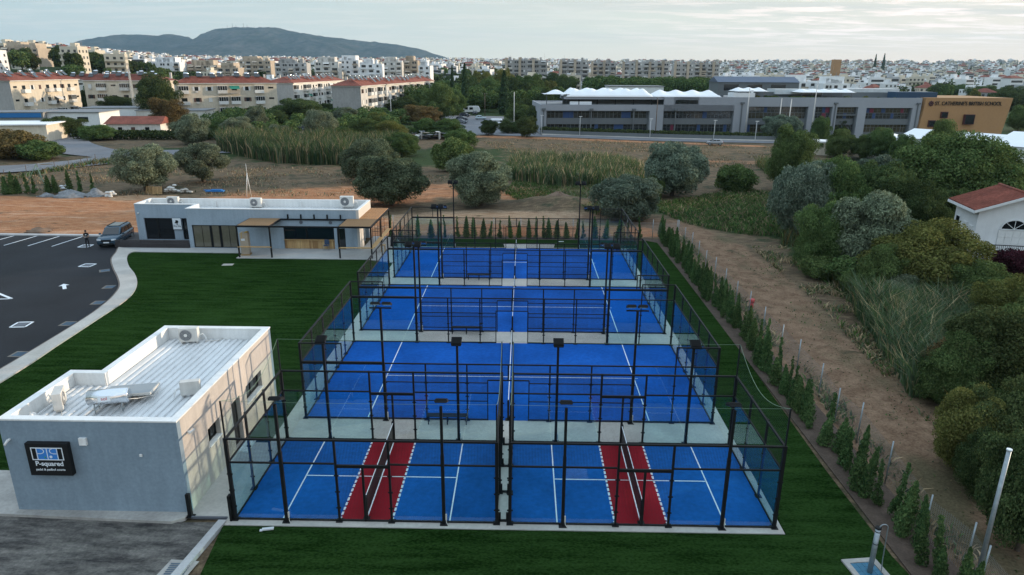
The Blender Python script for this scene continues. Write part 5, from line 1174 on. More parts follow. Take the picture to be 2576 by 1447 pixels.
for a in (('oliveloose', 368, 480, 140, 362, 'loose olive tree with bare trunk behind the pallets and gravel heap'), ('oliveloose', 512, 457, 118, 355, 'loose olive tree right of the white block stack, on dry grass'),
    ('olived', 932, 457, 128, 343, 'dark olive half hidden behind the round olive at the cafe end'), ('olived', 984, 516, 160, 383, 'big round dark olive behind the right end of the cafe'), ('olive', 1207, 516, 146, 374, 'leaning olive behind the farthest court, left of the reed bed'),
    ('oliveb', 1577, 552, 160, 436, 'silvery olive at the back right corner of the farthest court'), ('oliveb', 1690, 492, 152, 355, 'large blue green olive on the edge of the green weeds'), ('olive', 486, 362, 86, 284, 'rounded grey olive before the long beige apartment block'),
    ('olive', 810, 352, 78, 273, 'tall olive rising from the roadside before the apartments'), ('olive', 874, 312, 64, 268, 'pale loose olive below the end wall of the right apartment block'), ('olive', 649, 328, 56, 263, 'small olive in front of the middle apartment facade'),
    ('oliveb', 1960, 352, 88, 286, 'grey olive in front of the school windows'), ('oliveb', 2012, 600, 150, 402, 'bluish olive at the left edge of the thicket by the green weeds')):
    ptree(*a, OG)
for a in (('bush', 1138, 432, 100, 340, 'bright green shrub beside the reed bed in the middle'), ('bush', 1850, 480, 96, 412, 'loose green shrub right of the large blue green olive'), ('bush', 1640, 500, 60, 432, 'low shrub between the two olives at the weed edge'),
    ('bushbrown', 40, 398, 130, 322, 'brownish bush before the low cream shed at far left'), ('bush', 95, 400, 110, 350, 'green roadside bush right of the brown bush at far left'), ('bush', 2160, 622, 0, 0, None)):
    if a[5]: ptree(*a, 'shrubs of the waste ground', 'shrub')
BT = 'trees before the apartment blocks'
for a in (('brown', 428, 335, 84, 242, 'reddish brown tree left of the rounded grey olive'), ('dark', 405, 300, 100, 178, 'tall dark tree standing between two apartment blocks'), ('dark', 160, 345, 100, 292, 'dark tree beside the blue canopied shed'), ('green', 250, 352, 86, 312, 'green tree before the red roofed cottage, at its left'),
    ('dark', 225, 280, 60, 225, 'dark tree at the right end of the leftmost apartment block'), ('green', 120, 290, 70, 240, 'dark green tree at the foot of the sunlit apartment block'), ('dark', 300, 290, 80, 240, 'tree under the beige block right of the sunlit one'), ('green', 560, 285, 54, 242, 'slim tree against the middle apartment facade'),
    ('dark', 757, 312, 118, 246, 'broad dark tree under the lit end wall of the middle block'), ('dark', 690, 318, 70, 275, 'dark tree left of the broad dark tree'), ('dark', 825, 290, 50, 258, 'dark tree in the gap between the two right apartment blocks'),
    ('dark', 1013, 288, 80, 241, 'round dark tree at the far end of the right apartment block'), ('brown', 1062, 312, 86, 262, 'rust coloured tree right of the leftmost wooden pole'), ('green', 1108, 302, 88, 206, 'tall rounded tree at the right end of the apartments'),
    ('green', 920, 345, 84, 295, 'green tree of the belt behind the tall reeds, at its left'), ('yellow', 985, 352, 76, 300, 'yellowish tree in the belt behind the tall reeds'), ('green', 1075, 345, 84, 296, 'green tree in the belt left of the ruined shack'), ('green', 1127, 345, 80, 296, 'green tree right at the edge of the car park street'),
    ('green', 1160, 372, 80, 322, 'bushy tree just right of the ruined shack'), ('olive', 600, 345, 80, 292, 'grey green tree at the left end of the tall reeds'), ('olive', 700, 350, 60, 312, 'grey green tree before the parked dark car'), ('green', 560, 345, 60, 300, 'green tree above the left end of the reeds'), ('green', 870, 360, 70, 320, 'olive green tree above the middle of the tall reeds'), ('green', 1010, 392, 80, 330, 'green tree at the right end of the tall reeds'), ('yellow', 950, 320, 60, 280, 'yellow green tree below the right apartment block')):
    ptree(*a, BT)
TB = 'tree belt between the car park and the school'
for i, a in enumerate((('green', 1146, 290, 60, 222), ('dark', 1200, 266, 60, 205), ('green', 1235, 270, 60, 190), ('yellow', 1215, 250, 60, 175), ('dark', 1296, 275, 80, 190), ('green', 1340, 262, 66, 182), ('dark', 1330, 300, 70, 245), ('yellow', 1265, 262, 60, 168), ('green', 1185, 262, 50, 190), ('dark', 1266, 274, 50, 232), ('olive', 1250, 272, 40, 235), ('green', 1300, 305, 60, 258), ('dark', 1348, 325, 76, 262), ('dark', 1325, 345, 50, 290), ('dark', 1370, 300, 50, 215), ('yellow', 1385, 258, 40, 200), ('green', 1130, 262, 60, 200), ('green', 1420, 250, 60, 185), ('dark', 1395, 240, 60, 180), ('dark', 1230, 340, 44, 300), ('dark', 1275, 335, 40, 298), ('green', 1300, 335, 40, 305))):
    ptree(*a, ('%s tree in the belt of trees left of the school' % {'green': 'green', 'dark': 'dark green', 'yellow': 'yellowish', 'olive': 'grey green'}[a[0]]), TB+', '+a[0])
for a, lab in (((1170, 285, 24, 160), 'tall dark cypress among the trees right of the apartments'), ((1139, 272, 17, 166), 'slim dark cypress left of the tallest cypress'), ((1268, 288, 34, 178), 'broad dark cypress in the belt left of the school'), ((2195, 200, 10, 137), 'slender cypress behind the school, left of two'), ((2216, 200, 11, 135), 'slender cypress behind the school, right of two'), ((1232, 260, 14, 215), 'small dark cypress among yellow trees'), ((1400, 235, 12, 190), 'slim cypress behind the left tent of the school')):
    ptree('cypress', *a, lab, 'tall cypresses')
# thicket right of the dirt track: every tree stands on its own trunk
TK = 'trees of the thicket right of the dirt track'
for a in (('green', 1975, 480, 100, 308, 'tall lone tree at the far end of the thicket by the dry field'), ('green', 2105, 395, 76, 322, 'round green street tree beside the graffiti shed'), ('green', 2165, 398, 60, 336, 'round green street tree second from the graffiti shed'), ('green', 2215, 402, 66, 320, 'round green street tree third from the graffiti shed'), ('green', 2265, 410, 60, 335, 'round green street tree fourth from the graffiti shed'), ('green', 2060, 360, 50, 290, 'dark tree before the school entrance'), ('dark', 2100, 345, 60, 296, 'dark tree before the red school doors'), ('green', 2205, 372, 46, 318, 'bright young tree before the right school bay'),
    ('green', 2090, 600, 150, 385, 'broad tree top in the left middle of the thicket'), ('oliveb', 2200, 540, 120, 385, 'grey blue tree behind the broad tree top'), ('dark', 2180, 600, 170, 400, 'dark tree in the deep middle of the thicket'), ('green', 2385, 560, 260, 322, 'largest bushy tree rising before the white sheds'), ('green', 2300, 520, 140, 345, 'tree left of the largest bushy tree'), ('green', 2350, 440, 100, 296, 'feathery bright tree reaching up to the ochre wall'), ('green', 2520, 560, 150, 395, 'tree at the right edge above the villa'), ('dark', 2290, 620, 140, 440, 'dark tree behind the basketball hoop'), ('dark', 2390, 600, 120, 470, 'dark tree between the hoop and the villa'), ('olive', 2170, 690, 190, 472, 'rounded grey green tree at the track bend'), ('green', 2060, 680, 120, 500, 'tree at the left edge of the track bend'), ('yellow', 2310, 745, 260, 552, 'big yellowing tree in front of the white villa'), ('green', 2440, 790, 190, 650, 'green tree below the villa balcony'), ('yellow', 2545, 870, 190, 680, 'yellow green tree right of the villa foot'), ('green', 2200, 760, 130, 610, 'green bush tree at the reed edge of the track'),
    ('dark', 2480, 1010, 260, 760, 'dark dense tree at the right edge halfway down'), ('green', 2555, 960, 170, 740, 'green tree at the right edge above the dark dense tree'), ('green', 2400, 1020, 180, 830, 'brownish green bush tree beside the reeds'), ('yellow', 2420, 1180, 180, 968, 'bright yellow green shrub tree beside the track'), ('dark', 2530, 1200, 220, 940, 'dark tree at the right edge behind the yellow green shrub'), ('dark', 2560, 1380, 220, 1080, 'dark tree at the lower right edge'), ('dark', 2470, 1250, 130, 1080, 'small dark tree below the yellow green shrub')):
    ptree(*a, TK)
for a in (('green', 2470, 262, 70, 212, 'green tree behind the right end of the ochre block'), ('dark', 2540, 280, 80, 215, 'dark tree at the right edge beside the ochre block'), ('green', 2420, 250, 60, 210, 'green tree showing above the ochre block'), ('green', 2560, 330, 60, 262, 'tree at the right edge below the ochre block level')): ptree(*a, 'trees around the ochre block')
ptree('purple', 2540, 720, 110, 622, 'dark purple shrub below the villa balcony', None, 'shrub')
q = random.Random(12)
for k in range(46):   # trees of the same thicket farther right, outside the lit path of the photograph, that shade the courts
    y = q.uniform(-35, 62); x = q.uniform(33, 75)+max(0, (y-40)*.35)
    if 32 < x < 56 and 17 < y < 46: continue
    if .55 < (x-.6)/(y+30.2) < 1.1 and 8 < y < 32: continue
    if x < 62 and abs(x-40) > 4 and y > 20 and x < .80*(y+30): pass
    tree(q.choice(('green', 'dark', 'olive', 'yellow')), x, y, q.uniform(5, 8), q.uniform(4.5, 6.6), 'thicket tree crowded among others at the right edge', 'crowded trees at the right edge of the thicket')
q = random.Random(23); n_ = 0
tpoly = [gp(a, b) for a, b in ((1960, 560), (2040, 700), (2180, 770), (2330, 1060), (2420, 1250), (2500, 1440), (2576, 1440), (2576, 700), (2400, 700), (2300, 520), (2100, 420))]; txy = [(p.x, p.y) for p in tpoly]
while n_ < 70:
    x = q.uniform(18, 70); y = q.uniform(-12, 90)
    if not inpoly(np.array([x]), np.array([y]), txy)[0]: continue
    if math.hypot(x-45, y-29) < 8: continue
    if .58 < (x-.6)/(y+30.2) < 1.1 and 8 < y < 30: continue
    w = q.uniform(1.6, 3.6); tree(q.choice(('bush', 'bush', 'green', 'olive', 'yellow', 'bushbrown', 'sparse')), x, y, w, w*q.uniform(.6, 1.0), 'shrub filling the gaps of the thicket beside the track', 'filling shrubs of the thicket', 'shrub'); n_ += 1
# saplings
sq = random.Random(91)
def sap(x, y, w, h, label, group):
    t_ = tree('sapling', x, y, w*.92, h, label, group, 'sapling'); t_.rotation_euler = (sq.gauss(0, .05), sq.gauss(0, .05), sq.uniform(0, 6.28)); return t_
y = -13.0; q = random.Random(4)
while y < 41:
    sap(14.9+q.uniform(-.35, .35), y, q.uniform(.55, .85), q.uniform(1.5, 2.65), 'young cypress in the row along the right edge of the lawn', 'cypress saplings along the right lawn edge'); y += q.uniform(.45, .85)
for x in (-13.0, -12.2, -10.2, -8.9, -8.0, -7.3, -6.05, -5.25, -4.45, -3.45, -2.65, -1.75, -.6, .3, 1.2, 1.95, 2.7, 3.35, 4.2, 5.15, 6.1, 6.9, 8.0, 9.1, 10.2, 11.4, 12.7):
    sap(x+q.uniform(-.1, .1), 38.7+q.uniform(-.2, .2), q.uniform(.6, .85), q.uniform(1.7, 2.5), 'young cypress in the row behind the farthest court', 'cypress saplings behind the farthest court')
for i, x in enumerate((-69.7, -69.0, -68.4, -67.3, -66.6, -64.8, -64.0, -62.2, -61.0, -59.4)):
    sap(x, 61.2+i*.3, q.uniform(1.0, 1.3), q.uniform(2.4, 3.2), 'young cypress in the short row on the dirt field at far left', 'cypress saplings on the left dirt field')

# ---------------- ground cover one cannot count
def blades(name, polys, n, hrange, w, mats, seed, lean=.25, droop=.3, leafy=True, keep=None):
    g = np.random.default_rng(seed); VV = []; FF = []; MI = []; base = 0
    pts = []
    per = [abs(sum(p[i][0]*p[(i+1) % len(p)][1]-p[(i+1) % len(p)][0]*p[i][1] for i in range(len(p))))/2 for p in polys]; tot = sum(per)
    for p, ar in zip(polys, per):
        k = int(n*ar/tot); xs = [a[0] for a in p]; ys = [a[1] for a in p]; got = np.zeros((0, 2))
        while len(got) < k:
            c = np.stack([g.uniform(min(xs), max(xs), 4*k+16), g.uniform(min(ys), max(ys), 4*k+16)], 1); c = c[inpoly(c[:, 0], c[:, 1], p)]
            if keep is not None: c = c[keep(c[:, 0], c[:, 1], g)]
            got = np.concatenate([got, c])
        pts.append(got[:k])
    P = np.concatenate(pts); n = len(P); h = g.uniform(hrange[0], hrange[1], n)*(.7+.5*vnoise(P[:, 0], P[:, 1], 2.5, seed)); z = Hn(P[:, 0], P[:, 1])-.1
    az = g.random(n)*2*PI; ln = lean*g.random(n); dx = np.cos(az); dy = np.sin(az); wx = -dy*w*(.6+.8*g.random(n)); wy = dx*w*(.6+.8*g.random(n))
    rot = g.random(n)*2*PI; wx, wy = w*np.cos(rot)*(.5+g.random(n)), w*np.sin(rot)*(.5+g.random(n))
    B = np.stack([P[:, 0], P[:, 1], z], 1); Mi = B+np.stack([dx*ln*h*.45, dy*ln*h*.45, h*.6], 1); T = B+np.stack([dx*(ln+droop*g.random(n))*h, dy*(ln+droop*g.random(n))*h, h], 1)
    W = np.stack([wx, wy, np.zeros(n)], 1)
    V = np.stack([B-W*.5, B+W*.5, Mi+W*.5, Mi-W*.5, T], 1).reshape(-1, 3); i0 = np.arange(n)*5
    F4 = np.stack([i0, i0+1, i0+2, i0+3], 1); F3 = np.stack([i0+3, i0+2, i0+4, i0+4], 1)
    me = bpy.data.meshes.new(name); mi = (g.random(n)*len(mats)).astype(int); mi = np.minimum(mi, len(mats)-1)
    # tip triangles as slim quads
    tip2 = T+W*.08; V = np.stack([B-W*.5, B+W*.5, Mi+W*.5, Mi-W*.5, T, tip2], 1).reshape(-1, 3); i0 = np.arange(n)*6
    F = np.concatenate([np.stack([i0, i0+1, i0+2, i0+3], 1), np.stack([i0+3, i0+2, i0+5, i0+4], 1)])
    npmesh(me, V, F, mats, np.concatenate([mi, mi])); return put(name, me)
def stuff(o, label, cat): return tag(o, label, cat, None, 'stuff')
gx0 = lambda *a: [(gp(x, y).x, gp(x, y).y) for x, y in a]
r1 = gx0((548, 380), (700, 412), (870, 418), (905, 400), (1010, 395), (1000, 372), (800, 366), (560, 355))
stuff(blades('reeds', [r1], 15000, (2.6, 4.6), .15, [L['reed'], L['reed'], L['reed'], L['green'], L['dark'], L['olive_d'], L['straw']], 5), 'tall green reed bed behind the dry field at left', 'reeds')
r2 = gx0((1270, 452), (1450, 478), (1600, 478), (1625, 455), (1580, 425), (1300, 418))
stuff(blades('reeds', [r2], 13000, (1.7, 3.3), .13, [L['reed'], L['reed'], L['green'], L['dark'], L['olive_d'], L['straw']], 6), 'reed bed behind the farthest court between the olives', 'reeds')
r3 = gx0((2140, 770), (2290, 1000), (2400, 985), (2560, 960), (2500, 800), (2330, 740), (2200, 725)); 
stuff(blades('reeds', [r3], 15000, (1.3, 3.0), .06, [L['reed'], L['olive_d'], L['reed'], L['green'], L['straw'], L['olive'], L['reed']], 8, .5, .5), 'grey green reeds with dry plumes along the right side of the track', 'reeds')
r4 = gx0((2000, 600), (2060, 660), (2120, 640), (2080, 560)); stuff(blades('reeds', [r4], 1500, (1.8, 3.2), .10, [L['reed'], L['straw'], L['reed']], 9, .4, .4), 'small reed clump at the far left edge of the thicket', 'reeds')
ptsw = [[(16, 57), (33, 72), (38, 66), (31, 40), (24.5, 41.5), (19.5, 46.5)], [(2, 54.5), (15, 52.5), (19, 60), (20, 86), (0, 88), (-2, 66)]]
stuff(blades('weeds', ptsw, 30000, (.2, .6), .10, [L['weed'], L['weed'], L['green'], L['drygrass']], 10, .8, .8), 'rough green weeds beside the olives behind the courts', 'weeds')
stuff(blades('scrub', [gx0((1385, 512), (1500, 540), (1570, 545), (1600, 480), (1420, 476))], 7000, (.35, 1.25), .09, [L['olive'], L['drygrass'], L['weed'], L['green']], 19, .7, .6), 'tall mixed scrub between the farthest court and the reed bed', 'scrub')
stuff(blades('weeds', [[(21.8, -14), (22.6, 4), (25.5, 20), (26.5, 34), (31, 34), (30, 18), (28, 2), (27, -14)], [(26, 36), (37, 60), (44, 100), (56, 100), (50, 60), (36, 36)]], 20000, (.4, 2.2), .07, [L['olive_d'], L['green'], L['brown'], L['dark']], 13, .8, .7), 'tangled undergrowth along the edge of the thicket', 'undergrowth')
stuff(blades('dry_grass', [[(-100, 60), (-20, 62), (-10, 80), (-40, 92), (-78, 90), (-84, 74)], [(0, 100), (60, 92), (62, 138), (10, 148), (-10, 140)]], 16000, (.12, .45), .10, [L['drygrass'], L['drygrass'], L['straw'], L['olive']], 14, .8, .8, keep=lambda x, y, g: vnoise(x, y, 4.5, 30)+.3*g.random(len(x)) > .62), 'dry grass tufts on the bare fields', 'dry grass')
stuff(blades('dry_grass', [[(16.1, -12), (16.4, 40), (21.5, 40), (23.5, 24), (21.8, 4), (20.4, -12)]], 1400, (.04, .14), .06, [L['drygrass'], L['olive_d'], L['weed']], 15, .9, .9, keep=lambda x, y, g: vnoise(x, y, 3, 31)+.9*g.random(len(x)) > .95), 'sparse tufts on the dirt track', 'dry grass')
stuff(blades('track_weeds', [[(20.3, -14), (21.0, 4), (22.8, 18), (23.2, 36), (26.5, 36), (25.6, 20), (23.0, 4), (22.2, -14)], [(16.2, -12), (16.5, 40), (17.6, 40), (17.3, -12)]], 7000, (.08, .5), .08, [L['weed'], L['drygrass'], L['olive_d'], L['straw']], 18, .9, .9, keep=lambda x, y, g: vnoise(x, y, 2.2, 33)+.4*g.random(len(x)) > .72), 'weedy edges of the dirt track', 'weeds')
stuff(blades('verge', [[(-86, 74), (-79, 76), (-78, 98), (-70, 102), (-70, 98), (-76, 90), (-78, 74)], [(-125, 122), (-96, 102), (-92, 108), (-104, 124), (-120, 134)]], 5000, (.4, 1.1), .16, [L['weed'], L['drygrass'], L['brown'], L['olive']], 16, .7, .6), 'weedy verge along the grey road at left', 'verge')
# ================================================================ VILLA
def frame(A, Bp):
    """matrix: local x along A->B, local y away behind the facade, z up"""
    A = Vector((A[0], A[1], 0)); Bp = Vector((Bp[0], Bp[1], 0)); d = (Bp-A).normalized(); n = Vector((-d.y, d.x, 0))
    return (Bp-A).length, math.atan2(d.y, d.x)
v_ = thing('villa', 'white two storey villa with red tile roof and iron balcony at right', 'house', (38.9, 27.2, 0), R(-11))
EV, HW, DP = 5.7, 3.25, 4.6      # eaves height, half width of the gable front, depth
mb = MB(); wall_open(mb, 'y', 0, 0, 2*HW, -1, EV, [], .25, 0, 1); mb.box(0, .25, -1, .25, DP, EV); mb.box(.25, DP-.25, -1, 2*HW, DP, EV); mb.box(2*HW-.25, .25, -1, 2*HW, DP-.25, EV)
k = len(mb.v); mb.v += [(0, 0, EV), (2*HW, 0, EV), (HW, 0, EV+1.2), (0, .25, EV), (2*HW, .25, EV), (HW, .25, EV+1.2)]
for f_ in ((0, 1, 2), (5, 4, 3), (0, 2, 5, 3), (1, 4, 5, 2)): mb.f.append(tuple(k+j for j in f_)); mb.m.append(0); mb.smooth.append(False)
mb.build('wall', [M['whitewall']], v_)
sl = math.atan2(1.2, HW); o = .55
mb = MB(); zr = EV+1.2+.12; ze = EV-o*math.tan(sl)+.12
mb.v = [(-o, -o, ze), (HW, -o, zr), (HW, DP+o, zr), (-o, DP+o, ze), (2*HW+o, -o, ze), (2*HW+o, DP+o, ze)]; mb.f = [(0, 1, 2, 3), (1, 4, 5, 2)]; mb.m = [0, 0]; mb.smooth = [False]*2
r_ = mb.build('roof', [M['redtile']], v_); md = r_.modifiers.new('thick', 'SOLIDIFY'); md.thickness = .14
mb = MB(); y = -o+.06
while y < DP+o: mb.cyl((-o-.02, y, ze+.03), (HW, y, zr+.03), .065, .065, 6); mb.cyl((2*HW+o+.02, y, ze+.03), (HW, y, zr+.03), .065, .065, 6); y += .19
mb.cyl((HW, -o, zr+.08), (HW, DP+o, zr+.08), .11, .11, 8)
mb.build('roof_tiles', [M['redtile']], r_)
mb = MB(); mb.box(-o-.06, -o, ze-.26, -o+.04, DP+o, ze-.04); mb.build('gutter', [M['whitewall']], v_)
mb = MB(); T = Matrix.Translation((-o, -o-.06, ze-.22)) @ Matrix.Rotation(-sl, 4, 'Y'); mb.box(0, 0, 0, (HW+o)/math.cos(sl), .07, .2, 0, T); mb.build('gable_board', [M['whitewall']], v_)
dx = 1.75
mb = MB(); mb.box(dx, -.08, 2.15, dx+2.2, -.001, 3.95)
for x in (dx+.55, dx+1.1, dx+1.65): mb.box(x-.02, -.11, 2.2, x+.02, -.08, 3.9)
for z in (2.8, 3.4): mb.box(dx+.05, -.11, z-.02, dx+2.15, -.08, z+.02)
mb.build('balcony_door', [M['shutter']], v_)
cx_ = dx+1.1
mb = MB(); mb.v = [(cx_+.95*math.cos(PI*i/12), -.03, 4.05+.75*math.sin(PI*i/12)) for i in range(13)]; mb.f = [tuple(range(13))]; mb.m = [0]; mb.smooth = [False]; fw_ = mb.build('fanlight', [M['darkglass']], v_); md = fw_.modifiers.new('thick', 'SOLIDIFY'); md.thickness = .05
mb = MB()
for i in range(12): a, b = PI*i/12, PI*(i+1)/12; mb.cyl((cx_+1.0*math.cos(a), -.06, 4.05+.8*math.sin(a)), (cx_+1.0*math.cos(b), -.06, 4.05+.8*math.sin(b)), .06, .06, 5)
for i in (3, 6, 9): a = PI*i/12; mb.cyl((cx_, -.06, 4.08), (cx_+.92*math.cos(a), -.06, 4.08+.72*math.sin(a)), .025, .025, 5)
mb.cyl((cx_-1.1, -.06, 4.03), (cx_+1.1, -.06, 4.03), .05, .05, 5); mb.build('fanlight_frame', [M['whitewall']], fw_)
mb = MB(); mb.box(.9, -1.4, 1.75, 2*HW, -.01, 2.0); mb.box(.82, -1.48, 2.0, 2*HW, 0, 2.08); bal = mb.build('balcony', [M['whitewall']], v_)
mb = MB(); mb.box(.9, -1.42, 2.92, 2*HW, -1.36, 2.98); mb.box(.9, -1.41, 2.14, 2*HW, -1.37, 2.18); mb.box(.9, -1.36, 2.92, .96, 0, 2.98)
for i in range(40): mb.box(.9+i*.14, -1.4, 2.15, .925+i*.14, -1.375, 2.92)
for i in range(7):
    for k in range(8): a, b = 2*PI*k/8, 2*PI*(k+1)/8; mb.cyl((1.3+i*.75+.2*math.cos(a), -1.42, 2.55+.2*math.sin(a)), (1.3+i*.75+.2*math.cos(b), -1.42, 2.55+.2*math.sin(b)), .025, .025, 4)
mb.build('railing', [M['black']], bal)
for y, z0, z1 in ((.5, 2.6, 4.1), (1.7, 2.5, 4.2), (3.3, 3.0, 4.4)):
    mb = MB(); mb.box(-.05, y, z0, -.001, y+.8, z1); o_ = mb.build('window', [M['whitewall']], v_); mb = MB(); mb.box(-.08, y+.06, z0+.06, -.051, y+.39, z1-.06); mb.box(-.08, y+.41, z0+.06, -.051, y+.74, z1-.06); mb.build('shutter', [M['shutter'] if y < 3 else M['darkglass']], o_)
# basketball hoop
t_ = thing('basketball_hoop', 'white basketball backboard on a pole among the thicket trees', 'basketball hoop', (45.6, 50.0, 0), R(-8))
mb = MB(); mb.cyl((0, .6, 0), (0, .6, 2.4), .07, .07, 8); mb.cyl((0, .6, 2.4), (0, .05, 3.3), .06, .06, 8); mb.build('pole', [M['grey_steel']], t_)
mb = MB(); mb.box(-.9, -.02, 2.75, .9, .03, 3.85); bb = mb.build('backboard', [M['whitewall']], t_)
mb = MB()
for a in ((-.9, 2.75, .9, 2.80), (-.9, 3.8, .9, 3.85), (-.9, 2.8, -.85, 3.8), (.85, 2.8, .9, 3.8), (-.32, 2.95, .32, 3.0), (-.32, 3.4, .32, 3.45), (-.32, 3.0, -.27, 3.4), (.27, 3.0, .32, 3.4)): mb.box(a[0], -.035, a[1], a[2], -.021, a[3])
mb.build('painted_square', [M['signgrey']], bb)
mb = MB()
for i in range(12): a, b = 2*PI*i/12, 2*PI*(i+1)/12; mb.cyl((.22*math.cos(a), -.3+.22*math.sin(a), 2.9), (.22*math.cos(b), -.3+.22*math.sin(b), 2.9), .015, .015, 5)
mb.build('rim', [M['plastic_red']], t_)

# ================================================================ SCHOOL
SA, SB = (5.0, 161.2), (136.0, 171.0); SL, SRZ = frame(SA, SB)
def zs(x): return -0.0125*x      # ground falls along the facade
s_ = thing('school_building', 'long grey school building with blue and red window panels and white roof tents', 'building', (SA[0], SA[1], 0), SRZ)
def bay(x): return x
mb = MB()
# ground falls: body reaches 3 m below
bays = [(1.6, 30.0), (33.8, 53.5), (57.6, 74.4), (76.4, 81.3), (82.6, 88.6), (91.0, 104.2)]
tops = {0: 6.1, 1: 6.1, 2: 7.35, 3: 7.35, 4: 7.3, 5: 7.1}
holes = [(a, b, -4.0, tops[i]) for i, (a, b) in enumerate(bays)]
def ztop(x): return 7.7 if x < 43.5 else 9.8
cuts = [(0, 43.5, 7.7), (43.5, 106.6, 9.8)]
for a, b, zt in cuts: wall_open(mb, 'y', 0, a, b, -4, zt, [h for h in holes if h[0] < b and h[1] > a], .5, 0, 1)
mb.box(0, .5, -4, .5, 26, 7.7); mb.box(.5, 25.5, -4, 106, 26, 7.7); mb.box(106.1, .5, -4, 106.6, 26, 9.8); mb.box(43.5, .5, 7.7, 44, 26, 9.8)
mb.box(36.5, 0.0, 7.7, 43.49, .5, 9.8)
mb.build('wall', [M['school']], s_)
mb = MB(); mb.box(.5, .5, 7.2, 43.5, 25.5, 7.5); mb.box(44, .5, 9.2, 106.1, 25.5, 9.5); mb.build('roof_slab', [M['roofgrey']], s_)
for i, (a, b) in enumerate(bays):
    mb = MB(); zt = tops[i]; mb.box(a, 1.2, -4, b, 1.4, zt); mb.box(a, .62, 2.5, b, 1.19, 4.1) if i != 4 else mb.box(a, 0.3, 5.0, b, 1.19, 5.25)
    mb.box(a, .5, -4, a+.3, 1.19, zt); mb.box(b-.3, .5, -4, b, 1.19, zt)
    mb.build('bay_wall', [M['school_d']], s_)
    q = random.Random(40+i); rows = [(4.15, zt-.25), (.5, 2.45)] if zt < 6.5 else [(5.75, zt-.2), (4.15, 5.55), (.5, 2.45)]
    for r_, (za, zb) in enumerate(rows):
        mb = MB(); mp = MB(); x = a+.32; k = 0; fr = MB()
        while x < b-.9:
            kind = q.choice('wwwwbwwr' if i else 'wwwbwwbw'); w = 2.2 if kind == 'w' else q.choice((1.0, 1.9, 2.6) if i == 0 else (.9, 1.2)); w = min(w, b-.32-x)
            if kind == 'w':
                mb.box(x, 1.10, za, x+w-.06, 1.19, zb); n = 2
                for j in range(n+1): fr.box(x+j*(w-.06)/n-.03, 1.05, za, x+j*(w-.06)/n+.03, 1.10, zb)
                fr.box(x, 1.05, za+(zb-za)*.62-.03, x+w-.06, 1.099, za+(zb-za)*.62+.03)
            else: mp.box(x, 1.0, za, x+w-.06, 1.19, zb, 0 if kind == 'b' else 1)
            x += w
        pb = mp.build('colour_panel', [M['school_b'], M['school_r']], s_); wn = mb.build('window', [mk('school_window_%d' % (r_+i*4), q.choice(((.03, .035, .035), (.05, .045, .03), (.02, .025, .03))), .12, .5, .6, 0, spec=.8)], s_); fr.build('window_frame', [M['school_d']], wn)
for x in (.9, 13.9, 25.6, 37.2, 55.6, 82.0, 105.6):
    mb = MB(); mb.box(x-.14, -.22, -3.5, x+.14, 0, 6.2 if x < 40 else 8.1); mb.box(x-.5, -.5, 6.2 if x < 40 else 8.1, x+.5, 0, 6.75 if x < 40 else 8.5); mb.build('downpipe', [M['school_d']], s_)
# terrace storey under the large tent, open between posts
mb = MB(); mb.box(6.5, 1.5, 7.5, 36.5, 1.7, 7.9); mb.box(6.6, 5.0, 7.5, 36.4, 5.3, 9.1); mb.build('terrace_wall', [M['school_d']], s_)
mb = MB(); mb.box(6.4, .4, 9.1, 36.6, 9.5, 9.75); mb.box(36.6, .45, 9.75-.6, 47.5, 6, 9.81) if False else None; mb.build('terrace_canopy', [M['school']], s_)
for x in (6.7, 10.5, 15.5, 20.5, 25.5, 30.5, 36.2): MB().box(x-.12, .5, 7.5, x+.12, .75, 9.1).build('terrace_post', [M['black']], s_)
mb = MB(); mb.box(8, .52, 7.5, 14, .58, 8.5); mb.build('terrace_banner', [M['signwhite']], s_)
mb = MB(); mb.box(37, -.02, 8.0, 43.2, .06, 9.0); mb.build('strip_window', [M['darkglass']], s_)
# roof planting and parapet odds and ends
q = random.Random(9)
for k in range(26):
    x = q.choice((q.uniform(59, 90), q.uniform(62, 104))); y = SA[1]
    mb = MB()
    p_ = Vector((x, q.uniform(1, 4), 9.5)); V, F = leafcloud(300+k, [(0, 0, .2, .5, .8), (q.uniform(-.6, .6), 0, .2, .4, .8)], 320, .16)
    me_ = mkcrown('roof_plant', V, F, L[q.choice(('green', 'dark', 'yellow', 'olive'))]); o_ = put('roof_plant', me_, s_); o_.location = p_; sc_ = q.uniform(.6, 1.3); o_.scale = (sc_*1.3, sc_, sc_)
mb = MB(); mb.box(53.5, 1.5, 9.5, 59.5, 6, 10.9); mb.box(58.5, 2, 10.9, 59.2, 2.6, 11.6); mb.build('roof_room', [M['whitewall']], s_)
mb = MB(); mb.box(44.2, 8, 9.5, 53, 9, 10.3); mb.box(60, 9, 9.5, 104, 9.3, 11.0); mb.build('roof_screen', [M['school_d']], s_)
mb = MB(); mb.box(68, 8, 10.4, 82, 14, 11.8); mb.box(91, 12, 9.5, 107, 18, 11.9); mb.build('polycarbonate_roof', [mk('pale_sheet', (.50, .55, .57), .3, .1, 1, .1, spec=.7)], s_)
MB().box(100.5, 2, 9.5, 112, 7, 11.3).build('roof_box', [M['navy']], s_)
